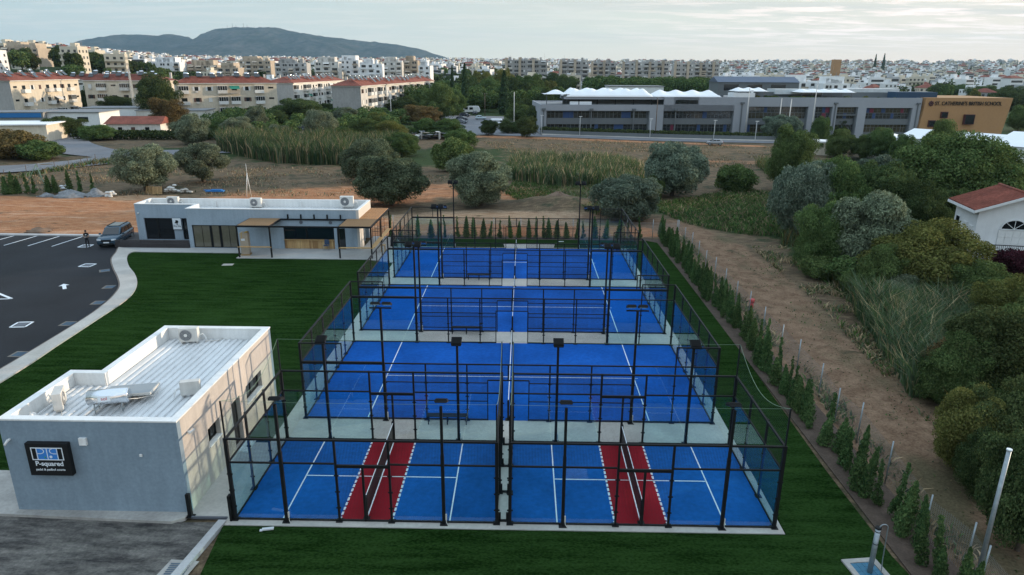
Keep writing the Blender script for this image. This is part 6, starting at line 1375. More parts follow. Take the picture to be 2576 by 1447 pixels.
# ochre end block, its walls leaning slightly outward
oc = thing('school_wing', 'ochre block with dark lettering at the right end of the school', 'building', (SA[0], SA[1], 0), SRZ)
mb = MB(); x0, x1 = 106.7, 131.0
P0 = [(x0-.8, -1.0, -4), (x1-.8, -1.0, -4), (x1-.8, 20, -4), (x0-.8, 20, -4)]; P1 = [(x0+.6, -.6, 9.9), (x1+1.4, -.6, 9.9), (x1+1.4, 20, 9.9), (x0+.6, 20, 9.9)]
mb.v = P0+P1; mb.f = [(0, 1, 5, 4), (1, 2, 6, 5), (2, 3, 7, 6), (3, 0, 4, 7), (4, 5, 6, 7)]; mb.m = [0]*5; mb.smooth = [False]*5; mb.build('wall', [M['ochre']], oc)
for a in ((112.2, 4.6, 113.9, 6.0, .15), (109.0, 2.2, 110.7, 3.7, .15), (119.0, 2.9, 121.6, 5.3, .5), (107.2, -1.2, 109.2, .3, .15)):
    mb = MB(); mb.box(a[0]-.15, -1.0-a[4], a[1]-.15, a[2]+.15, -.62, a[3]+.15); o_ = mb.build('window', [mk('oxblood_frame', (.07, .02, .025), .6, 0, 1, 0) if 'oxblood_frame' not in bpy.data.materials else bpy.data.materials['oxblood_frame']], oc)
    MB().box(a[0], -1.03-a[4], a[1], a[2], -1.001-a[4], a[3]).build('pane', [M['darkglass']], o_)
text('lettering', "ST. CATHERINE'S BRITISH SCHOOL", 1.45, M['blackmat'], oc, (119.6, -.80, 8.35), (R(88.4), 0, 0), .05, sx=.86, bold=.01)
mb = MB()
for k in range(8): a = k*PI/4; mb.cyl((108.8+.35*math.cos(a), -.80, 8.35+.35*math.sin(a)), (108.8+.75*math.cos(a), -.80, 8.35+.75*math.sin(a)), .11, .11, 6)
for k in range(12): a, b = 2*PI*k/12, 2*PI*(k+1)/12; mb.cyl((108.8+.55*math.cos(a), -.80, 8.35+.55*math.sin(a)), (108.8+.55*math.cos(b), -.80, 8.35+.55*math.sin(b)), .09, .09, 5)
mb.ball((108.8, -.8, 8.35), .26, .06, .26, nu=10, nv=5); mb.build('crest', [mk('crest_brown', (.06, .02, .03), .6, 0, 1, 0)], oc)
# tents
def tent(label, x0, x1, y0, y1, z0, h, nx_, ny_, posts=True, edge=.0):
    t_ = thing('roof_tent', label, 'tent', (SA[0], SA[1], 0), SRZ, 'white membrane tents on the school roof')
    gx_, gy_ = nx_*10+1, ny_*8+1; mb = MB()
    for j in range(gy_):
        for i in range(gx_):
            u = i/(gx_-1)*nx_; v = j/(gy_-1)*ny_; fu = abs((u % 1)-.5)*2 if 0 < i < gx_-1 else 1; fv = abs((v % 1)-.5)*2 if 0 < j < gy_-1 else 1
            k = .5+.5*math.cos(PI*min(1, math.hypot(fu, fv)*.9)); e = min(1, min(i, gx_-1-i)/5, min(j, gy_-1-j)/4); zz = z0+(h*.62*math.sin(e*PI/2) if nx_*ny_ > 1 else 0)+h*(.30*e if nx_*ny_ > 1 else 1)*k**1.35
            mb.v.append((x0+(x1-x0)*i/(gx_-1), y0+(y1-y0)*j/(gy_-1), zz))
    for j in range(gy_-1):
        for i in range(gx_-1): a = j*gx_+i; mb.f.append((a, a+1, a+gx_+1, a+gx_)); mb.m.append(0); mb.smooth.append(True)
    o_ = mb.build('membrane', [M['tent']], t_); md = o_.modifiers.new('thick', 'SOLIDIFY'); md.thickness = .06
    if posts:
        for x in ((x0+.8, x1-.8) if nx_ < 3 else [x0+.8+(x1-x0-1.6)*k/(nx_) for k in range(nx_+1)]):
            MB().cyl((x, y0+.8, 7.5 if x < 43 else 9.5), (x, y0+.8, z0+.1), .09, .09, 7).build('pole', [M['signgrey']], t_)
    return t_
tent('small pointed white tent at the left end of the school roof', 1.0, 8.0, .8, 8, 10.4, 1.1, 1, 1)
tent('long wavy white tent over the left part of the school roof', 7.0, 31.0, .2, 14, 9.78, 2.3, 5, 2, False)
tent('shorter wavy white tent beside the long wavy one', 31.2, 50.0, .2, 10, 9.82, 1.9, 4, 1, False)
tent('small white tent standing on posts in the middle of the school roof', 54.5, 63.5, 2, 9, 11.3, 1.1, 3, 1)
tent('low wavy white tent on posts above the right school bays', 72.5, 88.5, 2, 8, 11.1, 1.0, 5, 1)
# low wall, hedge, street furniture in front of the school
mb = MB(); wallpts = [(5.6, 159.2), (15, 157.4), (34, 155.4), (46, 154.9), (60, 154.9), (80, 156.2)]
for i in range(len(wallpts)-1):
    (ax, ay), (bx, by) = wallpts[i], wallpts[i+1]; za, zb = H(ax, ay), H(bx, by)
    mb.v += [(ax, ay, za-.3), (bx, by, zb-.3), (bx, by, zb+1.1), (ax, ay, za+1.1), (ax, ay+.3, za-.3), (bx, by+.3, zb-.3), (bx, by+.3, zb+1.1), (ax, ay+.3, za+1.1)]; k = len(mb.v)-8
    for f_ in ((0, 1, 2, 3), (3, 2, 6, 7), (5, 4, 7, 6)): mb.f.append(tuple(k+j for j in f_)); mb.m.append(0); mb.smooth.append(False)
tag(mb.build('boundary_wall', [M['school_d']]), 'low dark grey wall along the pavement before the school', 'wall')
cl = []
for i in range(len(wallpts)-1):
    (ax, ay), (bx, by) = wallpts[i], wallpts[i+1]; n = int(math.hypot(bx-ax, by-ay)/.7)
    for k in range(n): t = k/n; x = ax+(bx-ax)*t; yy = ay+(by-ay)*t+1.0; cl.append((x, yy, H(x, yy)+1.3+.1*math.sin(k*1.7), .75, .9))
V, F = leafcloud(501, cl, 220, .22); tag(put('hedge', mkcrown('hedge', V, F, L['dark'])), 'clipped dark hedge between the low wall and the school windows', 'hedge')
def lamp(x, y, h, label, group, mat='grey_steel', r_=.07):
    t_ = thing('street_lamp', label, 'street lamp', (x, y, H(x, y)), 0, group); mb = MB(); mb.cyl((0, 0, 0), (0, 0, h), r_, r_*.7, 8); mb.build('pole', [M[mat]], t_)
    mb = MB(); mb.box(-.35, -.12, h-.02, .55, .12, h+.08); mb.build('lamp_head', [M['whitewall']], t_)
for (x, y, h, lab) in ((5.3, 158.3, 5.0, 'slim grey street lamp at the left corner of the school wall'), (15.5, 157.0, 5.0, 'slim white street lamp before the first school bay'), (33.7, 154.0, 5.0, 'slim white street lamp right of the wooden pole'), (50.3, 153.6, 5.0, 'slim white street lamp behind the small pavement tree'), (61, 153.2, 5.0, 'slim white street lamp near the grey olive before the school')): lamp(x, y, h, lab, 'street lamps along the school pavement', 'whitewall')
for (x, y, h, lab) in ((61.5, 163.6, 12.0, 'tall white mast before the middle of the school facade'), (79.9, 164.6, 13.2, 'tall white mast before the right bays of the school'), (69.3, 160.5, 9.6, 'short pale mast, left of the pair behind the grey olive'), (72.0, 160.7, 9.4, 'short pale mast, right of the pair behind the grey olive')):
    t_ = thing('mast', lab, 'mast', (x, y, H(x, y)), 0, 'masts before the school'); MB().cyl((0, 0, 0), (0, 0, h-H(x, y)), .13, .10, 10).build('shaft', [M['offwhite']], t_); MB().ball((0, 0, h-H(x, y)+.1), .15, .15, .15, nu=8, nv=5).build('finial', [M['offwhite']], t_)
def upole(x, y, h, label, arms=1, mat='polewood', r_=.14):
    t_ = thing('utility_pole', label, 'utility pole', (x, y, H(x, y)), R(20), 'utility poles'); MB().cyl((0, 0, -.2), (0, 0, h), r_, r_*.7, 8).build('shaft', [M[mat]], t_)
    for k in range(arms): MB().box(-.8, -.06, h-.5-k*.8, .8, .06, h-.38-k*.8).build('crossarm', [M[mat]], t_)
    mb = MB()
    for x_ in (-.7, 0, .7): mb.cyl((x_, 0, h-.38 if arms else h), (x_, 0, h-.1 if arms else h+.2), .05, .05, 6)
    mb.build('insulator', [M['grey_steel']], t_)
for px, py, top, lab, ar, mt in ((1648, 347, 246, 'wooden pole on the roadside before the second school bay', 0, 'polewood'), (1293, 335, 232, 'pale concrete pole standing by the white van', 0, 'offwhite'), (1220, 300, 236, 'wooden pole in the car park verge', 0, 'polewood'), (985, 306, 230, 'pale wooden pole with a crossarm before the right apartment block', 1, 'offwhite'), (1048, 263, 218, 'pole at the far corner of the right apartment block', 1, 'polewood'), (1318, 262, 222, 'pole among the trees behind the car park, left of two', 0, 'polewood'), (1334, 262, 235, 'pole among the trees behind the car park, right of two', 0, 'polewood'), (1253, 255, 228, 'short pole in the tree belt behind the caravan', 0, 'polewood'), (1268, 258, 226, 'pole in the tree belt right of the short pole', 0, 'polewood'), (50, 292, 215, 'wooden pole before the leftmost apartment block', 1, 'polewood')):
    p = ground_at(px, py); upole(p.x, p.y, at(px, top, p.y).z-p.z, lab, ar, mt)
p = ground_at(1085, 275); t_ = thing('pylon', 'lattice steel pylon at the end of the right apartment block', 'pylon', (p.x, p.y, p.z)); h = at(1085, 213, p.y).z-p.z; mb = MB()
for x in (-.6, .6):
    for y in (-.6, .6): mb.cyl((x, y, 0), (x*.6, y*.6, h), .07, .06, 5)
for k in range(12): z = h*k/12; mb.cyl((-.6, -.6, z), (.6, -.6, z+h/12), .04, .04, 4); mb.cyl((.6, -.6, z), (.6, .6, z+h/12), .04, .04, 4)
mb.build('lattice', [M['grey_steel']], t_)
# far lattice crane mast over the left sheds
p = gp(341, 290); tp = at(323, 175, p.y); t_ = thing('antenna_mast', 'leaning lattice mast rising from the low sheds at left', 'mast', (p.x, p.y, 0), 0); mx_, mh = tp.x-p.x, tp.z
mb = MB()
for dx_ in (-.32, .32):
    for dy_ in (-.32, .32): mb.cyl((dx_, dy_, 0), (mx_+dx_*.6, dy_*.6, mh), .09, .07, 5)
for k in range(16):
    z0 = mh*k/16; z1 = mh*(k+1)/16; c0 = mx_*k/16; c1 = mx_*(k+1)/16; sg = 1 if k % 2 else -1
    mb.cyl((c0-sg*.3, -.3, z0), (c1+sg*.3, -.3, z1), .05, .05, 4); mb.cyl((c0-.3, sg*.3, z0), (c1-.3, -sg*.3, z1), .05, .05, 4)
mb.build('lattice', [M['offwhite']], t_); MB().cyl((mx_, 0, mh), (mx_*1.05, 0, mh+1.2), .05, .03, 5).build('tip', [M['antenna']], t_)
# wires between a few poles
def wire(a, b, sag, label):
    pts = [(a[0]+(b[0]-a[0])*i/12, a[1]+(b[1]-a[1])*i/12, a[2]+(b[2]-a[2])*i/12-sag*math.sin(PI*i/12)) for i in range(13)]
    tag(MB().tube(pts, .022, 4).build('overhead_wire', [M['black']]), label, 'wire', 'overhead wires')
pa = ground_at(1293, 335); pb = ground_at(1220, 300); pc = ground_at(985, 306); pd = ground_at(1048, 263)
wire((pb.x, pb.y, 8.2), (pa.x, pa.y, 9.6), .8, 'overhead wire between the two poles of the car park'); wire((pc.x, pc.y, 8.5), (pd.x, pd.y, 8.0), .8, 'overhead wire along the right apartment block'); wire((pd.x, pd.y, 8.0), (pb.x, pb.y, 8.2), 1.0, 'overhead wire from the apartments to the car park'); wire((pa.x, pa.y, 9.5), (34, 144.8, 9.8), 1.2, 'overhead wire from the concrete pole to the school roadside')

# ================================================================ vehicles far off
make_car('silver grey hatchback parked on the roadside before the school', paint('silver_paint', (.30, .31, .33)), 'hatch', (46.6, 138.8, H(46.6, 138.8)+.08), R(-95), None, False)
cl_ = {'dark': paint('dark_paint', (.02, .025, .04)), 'pale': paint('pale_blue_paint', (.40, .48, .52)), 'white': paint('white_car_paint', (.70, .72, .74)), 'grey': paint('grey_paint', (.12, .13, .15))}
for x, y, rz, c_, kd, lab in ((-21.2, 228.5, 80, 'dark', 'hatch', 'dark car parked farthest in the row of three at the left of the car park'), (-20.5, 208.5, 80, 'dark', 'hatch', 'dark blue car parked in the middle of the row of three'), (-19.6, 195.0, 80, 'grey', 'hatch', 'grey car parked nearest in the row of three'), (-14.5, 213.5, 95, 'pale', 'hatch', 'pale blue car standing alone in the car park'), (-18.4, 241.5, 10, 'dark', 'hatch', 'small blue car in front of the caravan'), (-7.2, 187.0, 85, 'white', 'van', 'white panel van behind the bushes at the car park entrance'), (-9.6, 183.5, 70, 'dark', 'hatch', 'dark car half hidden beside the white van'), (-63.0, 166.8, -80, 'dark', 'hatch', 'dark car under the trees before the apartments')):
    make_car(lab, cl_[c_], kd, (x, y, .08), R(rz), 'cars near the car park', False)
t_ = thing('caravan', 'white caravan parked at the back of the car park', 'caravan', (-20.2, 250.5, .1), R(0))
mb = MB(); mb.loft([[(x, y_, z) for x, z in ((-3.2, .5), (3.0, .5), (3.3, 1.3), (2.6, 2.7), (-2.9, 2.8), (-3.3, 2.2))] for y_ in (-1.15, 1.15)], smooth=False); mb.build('body', [M['whitewall']], t_)
for x in (-2.2, -.2): MB().box(x-.7, -1.18, 1.4, x+.7, -1.151, 2.3).build('window', [M['darkglass']], t_)
for y in (-1.0, 1.0): MB().cyl((0, y-.1, .4), (0, y+.1, .4), .38, .38, 12).build('wheel', [M['rubber']], t_)
# ================================================================ APARTMENT BLOCKS
def block(A, Bp, dep, h, label, seed, wall, endwall=None, floors=3, z0=None):
    Ln, rz = frame(A, Bp); q = random.Random(seed); zb = min(H(*A), H(*Bp)) if z0 is None else z0
    t_ = thing('apartment_block', label, 'apartment block', (A[0], A[1], zb), rz, 'apartment blocks with red roofs')
    mb = MB(); mb.box(0, 0, -2, Ln, dep, h, 0); mb.box(-.3, -.45, h, Ln+.3, dep+.45, h+.28, 1); mb.build('wall', [wall, M['offwhite']], t_)
    if endwall is not None:
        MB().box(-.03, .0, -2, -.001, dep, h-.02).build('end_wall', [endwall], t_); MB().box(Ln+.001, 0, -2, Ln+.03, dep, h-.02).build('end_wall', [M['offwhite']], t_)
    mb = MB(); z = h+.28; r_ = 2.3; o = .5
    mb.v = [(-o, -o, z), (Ln+o, -o, z), (Ln+o, dep+o, z), (-o, dep+o, z), (dep*.5, dep/2, z+r_), (Ln-dep*.5, dep/2, z+r_)]
    mb.f = [(0, 1, 5, 4), (1, 2, 5), (2, 3, 4, 5), (3, 0, 4), (0, 3, 2, 1)]; mb.m = [0]*5; mb.smooth = [False]*5
    # rows of tiles as thin raised courses
    n = int(Ln/1.2)
    for k in range(1, 9): t = k/9; mb.box(-o+t*dep*.5, -o+t*(dep/2+o)-.05, z+r_*t, Ln+o-t*dep*.5, -o+t*(dep/2+o)+.05, z+r_*t+.05)
    rf = mb.build('roof', [M['redtile']], t_)
    fh = h/(floors+.0); nb = max(3, int(Ln/4.1)); bw = Ln/nb; pat = ['w', 'b', 's', 'b', 'w', 'w', 'b', 'o']; off = q.randrange(8); nw = 0
    for f in range(floors):
        zf = f*fh+.55 if floors == 3 else f*fh+.5
        for k in range(nb):
            kind = pat[(k+off) % 8]; xc = (k+.5)*bw; mb = MB()
            if kind == 's':
                mb.box(xc-.9, -.05, zf+1.5, xc+.9, .0, zf+2.1, 1); mb.build('window', [M['whitewall'], M['darkglass']], t_); continue
            if kind == 'b' or (kind == 'o' and q.random() < .4):     # closed-in balcony box with white parapet
                x0, x1 = xc-1.6, xc+1.6; mb.box(x0, -1.2, zf-.1, x1, -.001, zf+.05, 0); mb.box(x0, -1.2, zf+.05, x1, -1.1, zf+1.05, 0); mb.box(x0, -1.1, zf+.05, x0+.1, -.001, zf+1.05, 0); mb.box(x1-.1, -1.1, zf+.05, x1, -.001, zf+1.05, 0)
                o_ = mb.build('balcony', [q.choice((M['shutter'], M['shutter'], M['offwhite']))], t_)
                mb = MB(); gl = q.random() < .75
                if gl:
                    mb.box(x0+.06, -1.13, zf+1.05, x1-.06, -1.08, zf+2.45, 1)
                    for j in range(5): xx = x0+.04+j*(x1-x0-.12)/4; mb.box(xx, -1.17, zf+1.05, xx+.08, -1.131, zf+2.45, 0)
                    mb.box(x0, -1.19, zf+2.45, x1, -.001, zf+2.55, 0); mb.box(x0+.01, -1.07, zf+1.05, x0+.06, -.001, zf+2.45, 1); mb.box(x1-.06, -1.07, zf+1.05, x1-.01, -.001, zf+2.45, 1)
                else: mb.box(xc-.9, -.04, zf+.1, xc+.9, 0, zf+2.2, 1)
                mb.build('glazing', [M['shutter'], M['darkglass']], o_)
            elif kind == 'o':
                x0, x1 = xc-1.6, xc+1.6; mb.box(x0, -1.4, zf-.1, x1, -.001, zf+.02, 0); mb.box(x0, -1.4, zf+.02, x1, -1.36, zf+.95, 2); mb.box(xc-.8, -.04, zf+.02, xc+.8, 0, zf+2.2, 1)
                o_ = mb.build('balcony', [M['offwhite'], M['darkglass'], M['tanwall']], t_)
                if q.random() < .7: mb = MB(); mb.quad((x0, -.02, zf+2.5), (x1, -.02, zf+2.5), (x1, -1.75, zf+1.45), (x0, -1.75, zf+1.45)); mb.build('awning', [q.choice((M['shutter'], M['offwhite'], M['green_mesh']))], o_)
            else:
                w = .62; mb.box(xc-w, -.05, zf+.85, xc+w, 0, zf+2.2, 1); mb.box(xc-w-.08, -.09, zf+.77, xc+w+.08, 0, zf+.85, 0)
                o_ = mb.build('window', [M['whitewall'], M['darkglass']], t_); mb = MB(); mt = q.choice((M['shutter'], M['shutter'], M['brown']))
                if q.random() < .35: mb.box(xc-w+.03, -.10, zf+.87, xc+w-.03, -.051, zf+2.18)
                else:
                    MB().box(xc-2*w, -.08, zf+.85, xc-w, -.001, zf+2.2).build('shutter', [mt], o_); mb.box(xc+w, -.08, zf+.85, xc+2*w, -.001, zf+2.2)
                mb.build('shutter', [mt], o_); nw += 1
                if q.random() < .25: MB().box(xc-.4, -.35, zf+.2, xc+.4, -.001, zf+.72).build('air_conditioner', [M['offwhite']], t_)
    # solar water heaters and chimneys along the ridge
    for k in range(int(Ln/4.2)):
        x = 3+k*4.2+q.uniform(-1, 1); 
        if x > Ln-3: continue
        y = q.uniform(1.2, 4.5); zz = h+.28+r_*(y+o)/(dep/2+o)
        mb = MB(); mb.cyl((x-.75, y+.5, zz+1.45), (x+.75, y+.5, zz+1.45), .34, .34, 10, 0)
        T = Matrix.Translation((x, y-.35, zz+.75)) @ Matrix.Rotation(R(42), 4, 'X'); mb.box(-.95, -.9, -.04, .95, .9, .04, 1, T); mb.box(x-.8, y+.45, zz-.2, x-.74, y+.55, zz+1.2, 0); mb.box(x+.74, y+.45, zz-.2, x+.8, y+.55, zz+1.2, 0)
        mb.build('solar_heater', [M['chrome'], M['darkglass']], rf)
    for k in range(int(Ln/14)+1):
        x = 4+k*13+q.uniform(-1, 1); y = dep*.5+1; mb = MB(); mb.box(x-.35, y-.35, h+1, x+.35, y+.35, h+3.2); mb.build('chimney', [M['offwhite']], rf)
        mb = MB(); mb.cyl((x+2, y-1, h+1.8), (x+2, y-1, h+5), .03, .03, 4); mb.cyl((x+1.5, y-1, h+4.7), (x+2.5, y-1, h+4.7), .02, .02, 4); mb.build('antenna', [M['antenna']], rf)
    return t_
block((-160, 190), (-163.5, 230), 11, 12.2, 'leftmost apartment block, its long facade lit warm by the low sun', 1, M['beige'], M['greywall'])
block((-166, 237), (-136, 239), 11, 11.65, 'beige apartment block right of the sunlit one, behind the leaning mast', 2, M['beige'])
block((-120, 215), (-91, 232), 9.5, 11.25, 'beige apartment block in the middle with enclosed balconies', 3, M['beige'])
block((-90.7, 250), (-90.9, 330), 11, 10.9, 'pale apartment block seen between the middle and the right blocks', 4, M['offwhite'], M['greywall'])
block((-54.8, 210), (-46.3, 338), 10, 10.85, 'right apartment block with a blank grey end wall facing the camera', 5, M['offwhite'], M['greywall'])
block((-190, 262), (-150, 266), 11, 11.5, 'red roofed apartment block half hidden behind the others', 6, M['offwhite'])

# low sheds and the cottage at left
def shed(name, label, A, Bp, dep, h, wall, roof, ov=.25, door=None):
    Ln, rz = frame(A, Bp); t_ = thing(name, label, 'shed', (A[0], A[1], H(*A)), rz); mb = MB(); mb.box(0, 0, -.5, Ln, dep, h); mb.build('wall', [wall], t_); mb = MB(); mb.box(-ov, -ov, h, Ln+ov, dep+ov, h+.25); mb.build('roof', [roof], t_)
    if door:
        for d_ in door: mb = MB(); mb.box(d_[0], -.04, d_[2], d_[1], -.001, d_[3]); mb.build('window' if d_[2] > .5 else 'door', [M['brown'] if d_[2] < .5 else M['darkglass']], t_)
    return t_
shed('shed', 'long low cream shed at the far left edge behind the brown bush', (-135, 124), (-109.5, 129.5), 12, 3.8, M['beige'], M['whitewall'], .4)
s1 = shed('shed', 'white flat roofed workshop with two wall air conditioners at left', (-148, 173), (-125, 176), 14, 3.8, M['whitewall'], M['roofgrey'], .3, [(17, 20, 1.2, 2.6)])
s2 = shed('shed', 'low shed with a bright blue canopy before the apartment block', (-160, 168), (-139, 172), 10, 3.9, M['greywall'], M['roofgrey'], .3)
mb = MB(); mb.box(-.5, -.35, 2.6, 21, -.26, 3.85); mb.build('canopy', [M['plastic_blue']], s2)
shed('shed', 'pale shed roof with junk beneath the leaning mast', (-125, 196), (-104, 199), 12, 3.2, M['offwhite'], M['roofgrey'])
shed('shed', 'grey flat roofed shed left of the leaning mast', (-146, 200), (-128, 203), 12, 3.6, M['whitewall'], M['roofgrey'])
def cottage(name, label, A, Bp, dep, h, rh, wall, seed, wins=2, group=None, cat='house'):
    Ln, rz = frame(A, Bp); t_ = thing(name, label, cat, (A[0], A[1], H(*A)), rz, group); MB().box(0, 0, -1, Ln, dep, h).build('wall', [wall], t_)
    mb = MB(); z = h; o = .5; mb.v = [(-o, -o, z), (Ln+o, -o, z), (Ln+o, dep+o, z), (-o, dep+o, z), (-o*.2, dep/2, z+rh), (Ln+o*.2, dep/2, z+rh)]; mb.f = [(0, 1, 5, 4), (1, 2, 5), (2, 3, 4, 5), (3, 0, 4), (0, 3, 2, 1)]; mb.m = [0]*5; mb.smooth = [False]*5; mb.build('roof', [M['redtile']], t_)
    for k in range(wins): x = Ln*(k+.5)/wins; mb = MB(); mb.box(x-.5, -.04, h-2.0, x+.5, -.001, h-.8); mb.build('window', [M['darkglass']], t_)
    mb = MB(); mb.box(Ln*.45, -.04, 0, Ln*.45+1.0, -.001, 2.2); mb.build('door', [M['brown']], t_); return t_
cottage('cottage', 'red tiled cottage behind the dark hedge at left', (-104.5, 144.5), (-91.5, 146), 8, 3.0, 1.7, M['offwhite'], 1, 2)
q = random.Random(31); cl = []
for k in range(40): t = k/39; x = -107+33*t; cl.append((x, 137+.6*t+q.uniform(-.5, .5), 1.1, 1.25, .9))
V, F = leafcloud(502, cl, 150, .30); tag(put('hedge', mkcrown('hedge', V, F, L['dark'])), 'dark clipped hedge before the red tiled cottage', 'hedge')
# ruined shack
t_ = thing('ruined_shack', 'collapsed shack of boards and sheets among the trees', 'shack', (gp(1085, 350).x, gp(1085, 350).y, 0)); q = random.Random(8); mb = MB()
for k in range(26): mb.cbox(q.uniform(-3.5, 3.5), q.uniform(-2, 2), q.uniform(.2, 1.9), q.uniform(1, 3), q.uniform(.2, 1.2), .07, q.randrange(2), q.uniform(0, PI), q.uniform(-.5, .5))
mb.build('boards', [M['offwhite'], M['rubble']], t_); mb = MB(); mb.box(-2.5, -.5, 0, -2.3, 2, 1.8); mb.box(2, -1, 0, 2.2, 2, 1.6); mb.build('wall', [M['offwhite']], t_)
# graffiti shed and white sheds beyond the thicket
shed('shed', 'small cream kiosk with white roof beside the round street trees', (61.5, 121.3), (66, 118.5), 4.5, 2.6, M['beige'], M['whitewall'], .3, [(1.0, 1.8, .2, 1.6)])
def gable(label, x, y, w, l, h, rh, rz):
    t_ = thing('warehouse', label, 'warehouse', (x, y, H(x, y)), rz, 'white sheds behind the thicket'); MB().box(-w/2, 0, -1, w/2, l, h).build('wall', [M['whitewall']], t_); mb = MB(); o = .3
    mb.v = [(-w/2-o, -o, h), (w/2+o, -o, h), (w/2+o, l+o, h), (-w/2-o, l+o, h), (0, -o, h+rh), (0, l+o, h+rh)]; mb.f = [(0, 4, 5, 3), (1, 2, 5, 4), (0, 1, 4), (2, 3, 5), (0, 3, 2, 1)]; mb.m = [0]*5; mb.smooth = [False]*5; mb.build('roof', [M['tent']], t_)
gable('white gabled shed roof showing above the street trees', 76.5, 113, 10.5, 13, 3.0, 1.3, R(-20)); gable('wide white shed roof at right below the ochre wall', 99, 92, 12, 30, 4.0, 1.5, R(35)); gable('white shed roof at the far right edge', 114, 84, 13, 30, 4.2, 1.5, R(35))
# ---------------- specific buildings beyond
def slab(label, px0, px1, top, Y, hgt, seed, wall, group, floors=5, dep=12, name='apartment_block', shafts=True):
    a = at(px0, top, Y); b = at(px1, top, Y); z0 = H(a.x, Y); Ln = b.x-a.x; h = a.z-z0; q = random.Random(seed); fh = 3.05; nf = int(h/fh)
    t_ = thing(name, label, 'apartment block', (a.x, Y, z0), R(q.uniform(-4, 4)), group); MB().box(0, 0, -3, Ln, dep, h).build('wall', [wall], t_); nb = max(2, round(Ln/4.6)); bw = Ln/nb
    for k in range(nb):
        push = .0 if q.random() < .5 else .5
        for f in range(nf):
            z = h-(f+1)*fh; mb = MB(); r_ = q.random()
            if r_ < .62:
                pr_ = q.choice((.9, 1.2, 1.4)); mb.box(k*bw+.5, -pr_, z-.1, (k+1)*bw-.5, -.001, z+.05, 0); mb.box(k*bw+.5, -pr_, z+.05, (k+1)*bw-.5, -pr_+.1, z+q.choice((.8, 1.0, 1.1)), 0); mb.box(k*bw+.9, -.04, z+.1, (k+1)*bw-q.choice((.9, 1.6)), 0, z+2.25, 1)
                if q.random() < .25: mb.quad((k*bw+.6, -.02, z+2.6), ((k+1)*bw-.6, -.02, z+2.6), ((k+1)*bw-.6, -pr_-.2, z+1.7), (k*bw+.6, -pr_-.2, z+1.7), 0)
                mb.build('balcony', [q.choice((M['offwhite'], wall, wall, M['tanwall'])), M['midglass']], t_)
            else:
                mb.box(k*bw+1.1, -.06, z+.95, k*bw+2.3, 0, z+2.2, 1); mb.box(k*bw+2.8, -.06, z+.95, min(k*bw+3.8, (k+1)*bw-.3), 0, z+2.2, 0 if q.random() < .4 else 1); mb.build('window', [M['shutter'], M['midglass']], t_)
        if shafts and k % 2 == 0: mb = MB(); mb.box(k*bw-.9, -1.6, -3, k*bw+.9, -.001, h+q.uniform(.5, 2.2)); mb.build('stair_shaft', [M['tanwall']], t_)
    if not shafts:
        MB().box(Ln*.15, dep*.2, h, Ln*.15+Ln*q.uniform(.4, .7), dep, h+2.9).build('penthouse', [wall], t_)
    for k in range(nb+1): x = 1+(Ln-4)*(k+q.random()*.6)/(nb+1); MB().box(x, 2, h, x+q.uniform(1, 2.6), 5, h+q.uniform(.8, 2.6)).build('roof_room', [wall], t_)
    for k in range(2): x = q.uniform(1, Ln-1); MB().cyl((x, 3, h), (x, 3, h+q.uniform(3, 5)), .06, .05, 4).build('antenna', [M['antenna']], t_)
    return t_
G5 = 'grey slab apartment rows behind the tree belt'
slab('grey slab apartment row, leftmost, behind the tree belt', 1274, 1376, 151, 500, 15, 1, M['greywall'], G5); slab('grey slab apartment row second from the left', 1411, 1482, 154, 500, 15, 2, M['greywall'], G5); slab('short grey slab apartment row right of the second', 1490, 1550, 158, 520, 15, 3, M['greywall'], G5); slab('grey slab apartment row in front of the pine wood, left part', 1569, 1684, 157, 500, 15, 4, M['greywall'], G5); slab('grey slab apartment row at the right end of the series', 1699, 1812, 160, 520, 15, 5, M['greywall'], G5)
slab('tan hillside apartment building at the far left edge', 1, 62, 118, 400, 14, 6, M['tanwall'], None, shafts=False); slab('tan hillside apartment building with a blank lit side, at far left', 63, 94, 121, 402, 14, 7, M['tanwall'], None, shafts=False)
WM = 'pale apartment houses behind the red roofed blocks'
for i, a in enumerate(((790, 850, 155, 420, 'offwhite'), (850, 902, 151, 440, 'whitewall'), (905, 960, 160, 400, 'whitewall'), (962, 1010, 155, 430, 'offwhite'), (690, 770, 158, 450, 'greywall'), (600, 680, 152, 480, 'tanwall'), (470, 545, 163, 430, 'tanwall'), (380, 450, 156, 420, 'whitewall'), (205, 260, 152, 430, 'whitewall'), (270, 330, 160, 440, 'offwhite'), (1015, 1050, 152, 450, 'tanwall'), (1052, 1082, 165, 400, 'whitewall'), (545, 600, 170, 400, 'tanwall'))):
    slab('pale balconied house, %s' % ('first behind the right block, at its left end', 'second, taller one behind the right block', 'white one before the red roofs', 'cream one above the right block', 'grey one behind the middle block', 'tan one left of the grey one', 'tan one behind the middle block at its left', 'white one behind the tall dark tree', 'white one at the hill foot by the dark pines', 'cream one right of the hill foot', 'tan one right of the cream one', 'low white one at the end of the right block', 'low tan one behind the middle block')[i], a[0], a[1], a[2], a[3], 12, 20+i, M[a[4]], WM, shafts=False, dep=10)
for i, (px, py, wpx, lab) in enumerate(((925, 200, 70, 'house with a large red hipped roof behind the right apartment block'), (1190, 205, 26, 'small white house with red roof among the cypresses'), (1524, 208, 36, 'small white house with red roof before the pine wood'), (255, 178, 60, 'low house with red roof on the hill at left'), (1040, 178, 40, 'white house with red roof at the end of the terrace'), (880, 175, 44, 'tall house with red roof on the skyline left of centre'))):
    p = ground_at(px, py); w = wpx*depth(p)/FP; cottage('house', lab, (p.x-w/2, p.y), (p.x+w/2, p.y+1), w*.7, 5.5, 2.4, M['whitewall'], i, 3)
